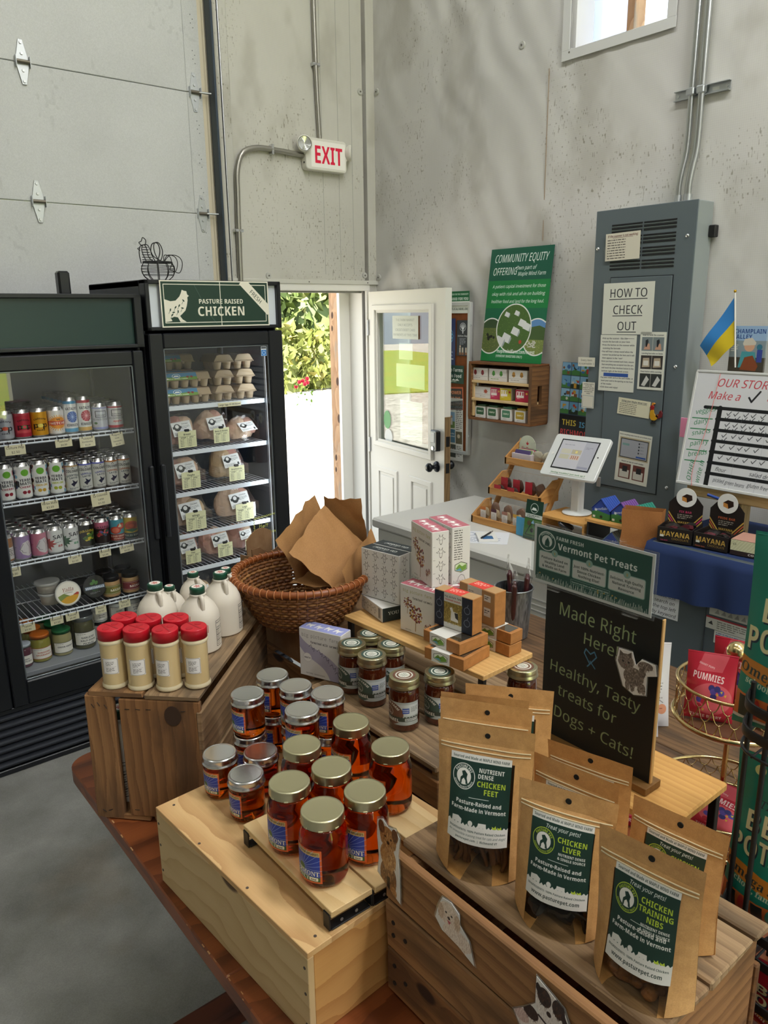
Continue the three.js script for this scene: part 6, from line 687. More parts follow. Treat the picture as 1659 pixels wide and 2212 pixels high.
{
  const B0 = 0.9415, B1 = B0 + 0.0905, S = 'silver-lidded honey jar ', Gd = 'gold-lidded honey jar ';
  for (const [x, z, up, l] of [[-2.731, 2.862, 0, 'standing alone at the crate corner of the pine box'], [-2.727, 2.963, 0, 'beside the front end of the plank riser'], [-2.664, 2.912, 0, 'single, with a dark reflecting lid, between its neighbours and the stacks'], [-2.643, 2.830, 0, 'under the stack nearest the old crate'], [-2.643, 2.830, 1, 'on top of the stack nearest the old crate'], [-2.592, 2.962, 0, 'under the stack at the end of the riser planks'], [-2.592, 2.962, 1, 'on top of the stack at the end of the riser planks'], [-2.556, 2.788, 0, 'under the hindmost stack'], [-2.556, 2.788, 1, 'on top of the hindmost stack, dark lid'], [-2.545, 2.866, 0, 'under the middle back stack'], [-2.545, 2.866, 1, 'on top of the middle back stack'], [-2.512, 2.938, 0, 'under the stack nearest the caramel shelf'], [-2.512, 2.938, 1, 'on top of the stack nearest the caramel shelf']]) place(silverJar, S + l, 'jar', 'small honey jars', x, up ? B1 : B0, z, rr(-0.15, 0.15));
  const PT = 0.981; for (const [x, z, l] of [[-2.735, 3.139, 'second from the front on the front plank'], [-2.735, 3.240, 'nearest the camera on the front plank'], [-2.652, 3.052, 'hindmost on the middle plank'], [-2.652, 3.149, 'in the middle of the middle plank'], [-2.65, 3.245, 'at the near end of the middle plank'], [-2.53, 3.045, 'hindmost on the back plank'], [-2.528, 3.166, 'at the near end of the back plank beside the pouches']]) place(goldJar, Gd + l, 'jar', 'large honey jars', x, PT, z, rr(-0.15, 0.15));
}
// ---------- maple jugs and shakers ----------
const jugM = M('#d8cfc0', 0.38), capG = M('#0c4a34', 0.4);
const leafReg = print(90, 90, (c, w, h) => { bg(c, w, h, '#0c4a34'); circ(c, 45, 45, 42, '#e4ddd4'); poly(c, [...Array(14)].map((_, k) => [45 + Math.cos(k * 0.449 - 1.57) * [32, 17][k % 2], 45 + Math.sin(k * 0.449 - 1.57) * [32, 17][k % 2]]), '#b5453a'); rct(c, 20, 38, 50, 4, '#e4ddd4'); rct(c, 20, 50, 50, 4, '#e4ddd4'); });
const nutReg = print(200, 230, (c, w, h) => { bg(c, w, h, '#d8cfc0'); c.strokeStyle = '#2f2c28'; c.lineWidth = 4; c.strokeRect(6, 6, 100, 210); txt(c, 'Nutrition Facts', 56, 24, 16, '#2f2c28', { max: 90 }); txt(c, 'Calories 100', 56, 60, 18, '#2f2c28', { max: 90 }); for (let k = 0; k < 9; k++) { rct(c, 10, 76 + k * 15, 92, k % 3 ? 1 : 4, '#2f2c28'); greek(c, 12, 80 + k * 15, 60, 1, 9, '#4a463f', k); } poly(c, [[124, 40], [160, 26], [194, 44], [194, 110], [158, 122], [124, 104]], null, '#2f2c28', 4); lines(c, [[130, 70], [150, 48], [166, 62], [188, 50]], '#2f2c28', 3); greek(c, 126, 132, 66, 3, 9, '#4a463f', 4); });
function jug(label, x, y, z, s, hs = 1, turn = 0) {
  const g = thing('syrup_jug', label, 'jug', x, y, z, turn, 'maple syrup jugs'), r = 0.05 * s, h = 0.162 * s * hs;
  mesh('body', lathe([[0, 0], [r * 0.92, 0], [r, r * 0.1], [r * 1.0, h * 0.50], [r * 0.95, h * 0.60], [r * 0.80, h * 0.70], [r * 0.56, h * 0.79], [r * 0.40, h * 0.84], [r * 0.38, h * 0.87], [r * 0.42, h * 0.885], [r * 0.36, h * 0.90]], 40), jugM, g);
  mesh('screw_cap', lathe([[0, h], [0.0165 * s, h], [0.0185 * s, h - 0.002], [0.0185 * s, h * 0.90], [0, h * 0.89]], 30), capG, g); mesh('cap_ring', lathe([[0.0185 * s, h * 0.895], [0.0195 * s, h * 0.89], [0.0185 * s, h * 0.875]], 30), capG, g);
  const d = mesh('cap_print', toReg(new THREE.CircleGeometry(0.0145 * s, 24), leafReg, (a, b) => [a / 0.029 / s + 0.5, b / 0.029 / s + 0.5]), PM(leafReg, 0.5), g, 0, h + 0.0004, 0); d.rotation.x = -Math.PI / 2;
  mesh('loop_handle', tube([[0, h * 0.87, r * 0.40], [0, h * 0.875, r * 0.66], [0, h * 0.80, r * 0.74], [0, h * 0.70, r * 0.74]], 0.0055 * s, 20, 8), jugM, g);
  mesh('printed_facts', cylLabel(r * 1.004, h * 0.06, h * 0.5, 0.55, 1.75, nutReg, 16), PM(nutReg, 0.45), g);
}
const CT = 1.0935;
jug('cream syrup jug with green cap nearest the shakers', -2.586, CT, 2.497, 1, 1, -0.15); jug('cream syrup jug with green cap beside the basket', -2.492, CT, 2.436, 1, 1, -0.1); jug('cream syrup jug half hidden behind the shakers', -2.655, CT, 2.405, 1, 1, -0.1); jug('small cream syrup jug between the taller ones', -2.585, CT, 2.325, 0.78, 0.92); jug('small cream syrup jug at the back beside the basket rim', -2.505, CT, 2.30, 0.8, 1); jug('small cream syrup jug hindmost, cap half hidden', -2.43, CT, 2.345, 0.8, 1.05);
jug('large cream syrup jug inside the old crate', -2.80, TB + 0.0165, 2.49, 1.2, 1.14, -1.2); jug('cream syrup jug on the table under the cardboard box', -2.365, TB + 0.001, 2.492, 0.95, 1.15);
{
  const lab = print(110, 140, (c, w, h) => { bg(c, w, h, '#dcd8d4'); rbox(c, 4, 4, w - 8, h - 8, 14, '#e4e0dc', '#8a8580', 3); greek(c, 24, 30, 60, 4, 10, '#6c6660', 3); rct(c, 16, 74, w - 32, 2, '#a09a94'); greek(c, 24, 84, 60, 4, 10, '#6c6660', 5); });
  const sh = proto('sugar_shaker', (g) => {
    mesh('bottle', lathe([[0, 0], [0.0265, 0], [0.0285, 0.003], [0.0285, 0.007], [0.0268, 0.011], [0.0268, 0.104], [0.0285, 0.108], [0.0285, 0.112], [0.026, 0.115]], 36), M('#cdb483', 0.3, { clearcoat: 0.8, clearcoatRoughness: 0.08 }), g); mesh('base_ring', lathe([[0, -0.0001], [0.027, 0.0], [0.0291, 0.003], [0.0291, 0.008], [0.0272, 0.0115]], 36), M('#d9cba8', 0.3), g); mesh('shoulder_ring', lathe([[0.027, 0.105], [0.0291, 0.108], [0.0291, 0.113], [0.026, 0.116]], 36), M('#d9cba8', 0.3), g);
    mesh('red_cap', lathe([[0, 0.1405], [0.027, 0.1405], [0.0287, 0.1385], [0.0287, 0.116], [0, 0.116]], 40), M('#c31426', 0.36), g); mesh('cap_hinge', cbox(0.004, 0.0008, 0.05, 0.0003), M('#a8101f', 0.4), g, 0.002, 0.1408, 0); for (const s of [-1, 1]) mesh('cap_flap', new THREE.CylinderGeometry(0.008, 0.008, 0.0008, 20), M('#b31222', 0.4), g, s * 0.014, 0.1408, -s * 0.004); for (const z of [-0.012, 0, 0.012]) mesh('cap_rib', cbox(0.0012, 0.018, 0.0012, 0.0003), M('#b31222', 0.4), g, 0.0287, 0.127, z);
    mesh('paper_label', cylLabel(0.0273, 0.038, 0.075, -1.55, -0.25, lab, 12), PM(lab, 0.4), g); mesh('paper_label', cylLabel(0.0273, 0.02, 0.05, 1.2, 2.2, lab, 10), PM(lab, 0.4), g);
  });
  [[-2.823, 2.553, 'front row, at the crate corner'], [-2.782, 2.597, 'front row, second from the crate corner'], [-2.735, 2.642, 'front row, third from the crate corner'], [-2.681, 2.672, 'front row, nearest the big jug'], [-2.776, 2.512, 'back row, at the crate corner'], [-2.737, 2.558, 'back row, middle'], [-2.688, 2.596, 'back row, nearest the big jug']].forEach(([x, z, l], i) => place(sh, 'maple sugar shaker with red cap, ' + l, 'shaker', 'red-capped sugar shakers', x, CT, z, [0.25, 0.35, -0.05, 0.15, 0.2, 0, 0.1][i]));
}
// ---------- caramel jars ----------
function caramel(label, x, z, sc, group) {
  const lab = print(330, 190, (c, w, h) => { bg(c, w, h, '#aab0ac'); poly(c, [[0, 0], [150, 20], [330, 20], [330, 110], [0, 120]], '#c3c8c6'); c.beginPath(); c.ellipse(110, 100, 110, 96, 0, 0, 7); c.fillStyle = sc; c.fill(); arcTxt(c, 'FAT TOAD FARM', 110, 120, 96, -Math.PI / 2 - 0.05, 26, '#e0ded4'); circ(c, 110, 90, 36, null, '#e0ded4', 3); circ(c, 104, 84, 14, null, '#e0ded4', 2); for (let k = 0; k < 5; k++) circ(c, 92 + k * 9, 106, 6, null, '#e0ded4', 2); poly(c, [...Array(34)].map((_, k) => [k * 10, k % 2 ? 118 : 128]).concat([[330, 160], [0, 160]]), '#3a4238'); txt(c, 'CARAMEL', 118, 152, 36, '#e8e6dc', { max: 150 }); c.fillStyle = '#2c4a9a'; c.fillRect(214, 48, 44, 44); txt(c, 'GOOD', 236, 62, 13, '#e8e6dc'); txt(c, 'FOOD', 236, 78, 13, '#e8e6dc'); greek(c, 270, 40, 54, 5, 9, '#6c706c', 3); rct(c, 230, 132, 90, 24, '#b9bcb8'); greek(c, 236, 138, 76, 2, 8, '#555', 4); });
  const lid = print(120, 120, (c, w, h) => { bg(c, w, h, sc); circ(c, 60, 60, 46, '#cfd0c4'); circ(c, 60, 60, 40, sc, '#dcdccc', 2); circ(c, 60, 60, 30, '#d8d8cc'); for (let k = 0; k < 9; k++) circ(c, 46 + (k % 3) * 12, 48 + Math.floor(k / 3) * 12, 6, null, '#77786c', 2); });
  return proto('caramel_jar', (g) => {
    mesh('glass', lathe([[0, 0], [0.031, 0], [0.0345, 0.005], [0.0345, 0.086], [0.032, 0.097], [0.030, 0.102], [0, 0.102]], 40), M('#4a1d0c', 0.08, { clearcoat: 1, clearcoatRoughness: 0.03 }), g); mesh('paper_label', cylLabel(0.0351, 0.018, 0.074, faceX - 1.35, faceX + 2.0, lab, 36), PM(lab, 0.5), g);
    mesh('gold_lid', lathe([[0, 0.1255], [0.033, 0.1255], [0.0345, 0.124], [0.0345, 0.117], [0.0352, 0.1155], [0.0345, 0.114], [0.0352, 0.1105], [0.0368, 0.105], [0.036, 0.1035], [0.032, 0.104]], 44), goldLid, g); const d = mesh('lid_print', toReg(new THREE.CircleGeometry(0.026, 30), lid, (a, b) => [a / 0.052 + 0.5, b / 0.052 + 0.5]), PM(lid, 0.4), g, 0, 0.1259, 0); d.rotation.x = -Math.PI / 2;
  });
}
{
  const green = caramel('', 0, 0, '#3f5248'), brown = caramel('', 0, 0, '#6d4a3a'), Y = 0.9802;
  for (const [p, x, z, l] of [[green, -2.30, 2.741, 'caramel jar with green label beside the lavender carton'], [green, -2.302, 2.824, 'caramel jar with green label, front of the pair'], [brown, -2.315, 2.958, 'caramel jar with brown label beside the pouches'], [green, -2.222, 2.715, 'caramel jar in shadow under the riser corner'], [green, -2.222, 2.80, 'caramel jar in shadow behind the front pair'], [green, -2.235, 2.99, 'caramel jar under the riser behind the brown-labelled one'], [brown, -2.07, 3.095, 'caramel jar behind the black riser leg']]) place(p, l, 'jar', 'caramel jars', x, Y, z, rr(-0.1, 0.1)).scale.y = x > -2.29 ? 0.965 : 1;
}
// ---------- bamboo risers ----------
{
  const g = thing('bamboo_riser', 'long bamboo riser on black legs stacked with caramel cartons', 'riser', -2.221, 0.981, 2.602, -87.2 * D2R), w = 0.49, d = 0.177, t = 0.013;
  mesh('bamboo_top', cbox(w, t, d, 0.0015), MW.bamboo, g, w / 2, 0.134 - t / 2, -d / 2); for (const x of [0.014, w - 0.014]) { for (const z of [-0.012, -d + 0.012]) mesh('leg', cbox(0.016, 0.120, 0.012, 0.001), blackMt, g, x, 0.0605, z); mesh('foot_bar', cbox(0.016, 0.006, d - 0.02, 0.001), blackMt, g, x, 0.003, -d / 2); }
  const g2 = thing('bamboo_riser', 'low bamboo shelf holding the chalkboard', 'riser', -2.338, TB + 0.001, 3.275, -89.4 * D2R); const w2 = 0.355, d2 = 0.187; mesh('bamboo_top', cbox(w2, 0.016, d2, 0.003), variant('bamboo', '#fff2d8'), g2, w2 / 2, 0.326, -d2 / 2); for (const x of [0.014, w2 - 0.014]) for (const z of [-0.014, -d2 + 0.014]) mesh('leg', cbox(0.014, 0.318, 0.014, 0.001), blackMt, g2, x, 0.159, z);
}
// ---------- caramel cartons ----------
function carton(name, label, x, y, z, a, w, h, d, base, pr, group, curve) {
  const g = thing(name, label, 'carton', x, y, z, -a * D2R, group);
  mesh('carton_body', cbox(w, h, d, 0.0008), base, g, w / 2, h / 2, -d / 2);
  if (pr.front) mesh('front_print', sheetGeo(w - 0.0015, h - 0.0015, pr.front, 0.0004), PM(pr.front, 0.6), g, w / 2, h / 2, 0.0003);
  if (pr.side) { const s = mesh('side_print', sheetGeo(d - 0.0015, h - 0.0015, pr.side, 0.0004), PM(pr.side, 0.6), g, w + 0.0003, h / 2, -d / 2); s.rotation.y = Math.PI / 2; }
  if (pr.top) { const s = mesh('top_print', sheetGeo(w - 0.0015, d - 0.0015, pr.top, 0.0004), PM(pr.top, 0.6), g, w / 2, h + 0.0003, -d / 2); s.rotation.x = -Math.PI / 2; }
  return g;
}
const goat = (c, x, y, s, col_, lw = 2, k = 0) => { c.save(); c.translate(x, y); c.scale(k % 2 ? -s : s, s); lines(c, [[-12, -18], [-8, -6], [-6, 12], [0, 20], [6, 14], [8, -6], [12, -18]], col_, lw); lines(c, [[-12, -14], [-24, -10 + k * 3], [-14, -6]], col_, lw); lines(c, [[12, -14], [24, -8 - k * 2], [14, -5]], col_, lw); lines(c, [[-6, -18], [-9, -32], [-3, -20]], col_, lw); lines(c, [[6, -18], [10, -31], [3, -20]], col_, lw); circ(c, -4, -4, 1.6, col_); circ(c, 4, -4, 1.6, col_); lines(c, [[-3, 14], [0, 16], [3, 14]], col_, lw); c.restore(); };
const goatSil = (c, x, y, s, f, k) => { c.save(); c.translate(x, y); c.rotate([0.2, -0.1, 0.3, 0.1][k]); c.scale(s, s); poly(c, [[-16, -8], [-10, -22], [-6, -10], [10, -10], [20, -18], [16, -2], [8, 4], [10, 18], [4, 18], [0, 4], [-8, 4], [-12, 16], [-16, 14]], f); c.restore(); };
const flower = (c, x, y, s) => { const r = rng(Math.round(x)); lines(c, [[x, y], [x - 4, y + 90 * s]], '#8a6a3a', 4 * s); for (let k = 0; k < 90; k++) { const a = r() * 6.3, q = Math.pow(r(), 0.6) * 40 * s; circ(c, x + Math.cos(a) * q, y + Math.sin(a) * q * 1.1, rr(2, 6, r) * s, ['#6d2c3a', '#8e3f4a', '#a8743a', '#4a1c28', '#b8953f'][Math.floor(r() * 5)]); } };
{
  const F = {}; const pink = '#b0616c', lav = '#9aa0d4';
  const topOf = (bgc, k0) => print(250, 96, (c, w, h) => { bg(c, w, h, bgc); for (let k = 0; k < 4; k++) goatSil(c, 40 + k * 56, 48 + (k % 2) * 6, 1.25, '#eceae6', (k + k0) % 4); });
  F.pinkTop = topOf(pink, 0); F.lavTop = topOf(lav, 1); F.blackTop = print(250, 96, (c, w, h) => { bg(c, w, h, '#20272a'); txt(c, 'Go Goats!', w / 2, 44, 34, '#e8e8e2', { f: 'serif', w: 'italic ', sy: -1, sx: -1 }); greek(c, 90, 66, 80, 1, 9, '#b0b4b0', 3); });
  F.pinkFront = print(260, 300, (c, w, h) => { bg(c, w, h, '#dcd9d2'); txt(c, 'big picture farm', w / 2, 34, 26, '#a9a56a', { f: 'monospace', w: '', max: 220 }); txt(c, 'farmstead caramels', w / 2 + 40, 72, 19, '#33302c', { f: 'monospace', max: 150 }); flower(c, 58, 110, 0.8); flower(c, 122, 170, 1.25); flower(c, 204, 236, 0.45); flower(c, 230, 220, 0.35); txt(c, 'NATURAL', 62, 286, 11, '#7a756c', { w: '' }); });
  F.goatSide = print(96, 300, (c, w, h) => { bg(c, w, h, '#dcdad4'); for (let k = 0; k < 4; k++) { goat(c, 50, 50 + k * 72, 1.1, '#55524c', 1.6, k); greek(c, 6, 80 + k * 72, 22, 1, 5, '#8a867e', k); } });
  F.textSide = print(110, 310, (c, w, h) => { bg(c, w, h, '#dcdad4'); for (let k = 0; k < 13; k++) greek(c, 12, 16 + k * 13, 84, 1, 11, '#4c4a44', k + 2, 0.4); poly(c, [[55, 192], [92, 206], [92, 236], [55, 250], [18, 236], [18, 206]], '#cfe0b8', '#33382c', 3); poly(c, [[22, 228], [44, 204], [62, 218], [88, 208], [88, 234], [55, 246]], '#6f9a3c'); poly(c, [[22, 236], [50, 226], [62, 244]], '#5f9ab8'); lines(c, [[34, 300], [40, 276], [56, 262], [74, 270], [84, 300]], '#55524c', 2); for (let k = 0; k < 18; k++) lines(c, [[8 + k * 6, 308], [10 + k * 6, 292 + (k % 3) * 4]], '#55524c', 1.5); });
  F.goatFront = print(270, 270, (c, w, h) => { bg(c, w, h, '#dddbd6'); for (let i = 0; i < 4; i++) for (let j = 0; j < 4; j++) { goat(c, 36 + i * 66, 38 + j * 66, 0.95, '#4c4a46', 1.8, (i * 3 + j) % 4); greek(c, 18 + i * 66, 62 + j * 66, 34, 1, 4, '#8f8b84', i + j); } });
  F.bandSide = print(240, 80, (c, w, h) => { bg(c, w, h, '#d6d4cf'); for (let k = 0; k < 4; k++) goat(c, 30 + k * 42, 42, 0.85, '#4c4a46', 1.6, k); for (let k = 0; k < 22; k++) rct(c, 196, 10 + k * 2.6, 26, (k * 7) % 3 ? 1 : 2, '#22252a'); });
  F.youEnd = print(200, 80, (c, w, h) => { bg(c, w, h, '#1d2a2a'); txt(c, 'YOU and ME', 104, 34, 26, '#dfe2dc', { f: 'serif', w: '', max: 170 }); txt(c, 'and goats', 130, 60, 13, '#aab0aa', { f: 'serif', w: '' }); });
  F.lavFront = print(260, 280, (c, w, h) => { bg(c, w, h, '#d8d6d2'); c.beginPath(); c.moveTo(0, 40); c.bezierCurveTo(60, 130, 160, 90, 260, 210); c.lineTo(260, 280); c.lineTo(190, 280); c.bezierCurveTo(150, 170, 60, 200, 0, 110); c.fillStyle = '#a49fb4'; c.fill(); txt(c, 'big picture farm', w / 2, 36, 27, '#8f8c88', { f: 'monospace', w: '', max: 230 }); txt(c, 'farmstead milk caramels', w / 2 + 30, 72, 18, '#2c2a2e', { f: 'monospace', max: 180 }); for (const [x, y] of [[60, 100], [110, 120], [150, 150], [190, 190], [220, 230]]) lines(c, [[x, y], [x + 14, y - 12], [x + 22, y + 14], [x + 34, y + 4], [x + 30, y + 26]], '#3c3a44', 2); circ(c, 48, 168, 26, '#e4e2de', '#b9b6b4', 1.5); txt(c, 'maple', 48, 168, 13, '#44424a', { f: 'monospace' }); txt(c, 'NATURAL  INGREDIENTS', 96, 262, 11, '#77746f', { w: '' }); });
  F.lavSide = print(96, 280, (c, w, h) => { bg(c, w, h, '#d6d4d2'); goat(c, 48, 60, 1, '#6a6870', 1.6, 1); goat(c, 48, 150, 1, '#6a6870', 1.6, 2); });
  const wh = M('#d9d7d1', 0.6), gp = 'caramel cartons on the bamboo riser', R = 1.1162;
  carton('caramel_carton', 'white goat carton lying flat with a black end', -2.151, R, 2.590, 102.3, 0.124, 0.039, 0.122, wh, { front: F.bandSide, side: F.youEnd }, gp);
  carton('caramel_carton', 'white carton of goat heads with black top, front one', -2.154, R + 0.0405, 2.596, 79.5, 0.130, 0.134, 0.044, wh, { front: F.goatFront, side: F.goatSide, top: F.blackTop }, gp);
  carton('caramel_carton', 'white carton with black top standing behind the goat-head one', -2.108, R + 0.0405, 2.589, 79.5, 0.130, 0.134, 0.042, wh, { front: F.goatFront, side: F.goatSide, top: F.blackTop }, gp);
  carton('caramel_carton', 'pink-topped flower carton standing on the riser', -2.167, R, 2.772, 82.6, 0.112, 0.124, 0.048, wh, { front: F.pinkFront, side: F.goatSide, top: F.pinkTop }, gp);
  carton('caramel_carton', 'pink-topped carton beneath the tall back carton', -2.105, R, 2.775, 95, 0.115, 0.124, 0.085, wh, { front: F.pinkFront, side: F.goatSide, top: F.pinkTop }, gp);
  carton('caramel_carton', 'pink-topped flower carton perched highest in front', -2.099, R + 0.1252, 2.737, 107.1, 0.122, 0.142, 0.046, wh, { front: F.pinkFront, side: F.goatSide, top: F.pinkTop }, gp);
  carton('caramel_carton', 'pink-topped carton perched highest behind, showing its text side', -2.052, R + 0.1252, 2.752, 104, 0.119, 0.146, 0.052, wh, { front: F.goatFront, side: F.textSide, top: F.pinkTop }, gp);
  carton('caramel_carton', 'lavender-topped caramel carton on the old crate', -2.354, 0.9805, 2.585, 68.3, 0.128, 0.132, 0.047, wh, { front: F.lavFront, side: F.lavSide, top: F.lavTop }, gp);
  // kraft gift boxes with windowed lids and paper bands
  const band = print(120, 90, (c, w, h) => { bg(c, w, h, '#dedcd6'); poly(c, [[60, 12], [104, 30], [104, 62], [60, 80], [16, 62], [16, 30]], '#e4e8d8', '#3a4030', 3); poly(c, [[20, 58], [44, 28], [58, 40], [78, 24], [100, 44], [100, 60], [60, 76]], '#6f9a3c'); poly(c, [[20, 60], [50, 52], [66, 72]], '#5f9ab8'); greek(c, 34, 46, 54, 1, 9, '#2f3a28', 2); });
  const photo = print(220, 170, (c, w, h) => { bg(c, w, h, '#1a2233'); rct(c, 56, 0, 104, h, '#cfcdc6'); txt(c, 'big picture farm', 108, 16, 13, '#33302c', { f: 'monospace', max: 96 }); txt(c, 'farmstead caramels', 108, 32, 12, '#b03a34', { max: 90 }); rct(c, 56, 44, 104, 100, '#8a7434'); const r = rng(5); for (let k = 0; k < 240; k++) rct(c, 56 + r() * 104, 44 + r() * 100, 2, 7, ['#a8904a', '#6a5a24', '#c0a85a'][k % 3]); poly(c, [[96, 130], [98, 86], [90, 70], [104, 64], [112, 84], [136, 86], [140, 132]], '#d8d4cc'); poly(c, [[118, 88], [138, 88], [140, 120], [124, 112]], '#22201e'); for (const [x, y] of [[28, 60], [190, 60], [190, 120], [28, 120]]) { circ(c, x, y, 16, null, '#8f97a8', 2); lines(c, [[x, y - 16], [x + 6, y - 30]], '#8f97a8', 2); } });
  const back = print(220, 170, (c, w, h) => { bg(c, w, h, '#b08a5c'); rct(c, 52, 0, 90, h, '#dad8d0'); for (let k = 0; k < 9; k++) greek(c, 60, 24 + k * 10, 54, 1, 8, '#55524a', k); rct(c, 118, 34, 16, 40, '#b3322c'); circ(c, 124, 124, 9, '#d8b03a'); for (let k = 0; k < 16; k++) rct(c, 66 + k * 3.4, 132, k % 3 ? 1 : 2.4, 24, '#22252a'); rct(c, 156, 20, 40, 32, '#dfddd6'); greek(c, 160, 28, 30, 2, 9, '#444', 3); rct(c, 156, 84, 40, 44, '#dfddd6'); greek(c, 160, 96, 30, 2, 11, '#444', 4); });
  const redTop = print(160, 60, (c, w, h) => { bg(c, w, h, '#b08a5c'); rct(c, 40, 0, 70, h, '#d2382c'); greek(c, 48, 14, 54, 3, 10, '#f0c8b8', 3); });
  const kbox = T(TX.kraft, 0.6, { color: col('#d8b48c') });
  const flat = (l, x, y, z, a, w, h, d) => { const g = carton('gift_box', l, x, y, z, a, w, h, d, kbox, {}, 'kraft caramel gift boxes'); mesh('paper_band', sheetGeo(w * 0.46, h + 0.0008, band, 0.0006), PM(band), g, w * 0.42, h / 2, 0.0006); mesh('paper_band', cbox(w * 0.46, 0.0008, d + 0.001, 0.0002), M('#d6d3cb', 0.7), g, w * 0.42, h + 0.0004, -d / 2); mesh('window', cbox(w * 0.86, 0.0006, d * 0.8, 0.0002), M('#3a342c', 0.1, { clearcoat: 1 }), g, w * 0.5, h + 0.0002, -d / 2); };
  const stand = (l, x, y, z, a, w, h, d, fr) => { const g = carton('gift_box', l, x, y, z, a, w, h, d, kbox, { front: fr, top: redTop }, 'kraft caramel gift boxes'); };
  flat('kraft gift box lying lowest at the riser corner', -2.235, R, 2.938, 80.6, 0.112, 0.028, 0.104, 0); flat('kraft gift box lying on the lowest one at the corner', -2.214, R + 0.0295, 2.911, 88.6, 0.118, 0.028, 0.096, 0); stand('kraft gift box standing with a goat photo', -2.172, R + 0.0592, 2.904, 83.2, 0.114, 0.088, 0.036, photo);
  flat('kraft gift box lying lowest behind the goat photo box', -2.088, R, 2.945, 88, 0.12, 0.028, 0.045, 0); flat('kraft gift box lying second behind the goat photo box', -2.088, R + 0.0295, 2.945, 86, 0.12, 0.028, 0.045, 0); stand('kraft gift box standing with barcode and white stickers', -2.085, R + 0.0592, 2.90, 90.5, 0.118, 0.085, 0.038, back);
}
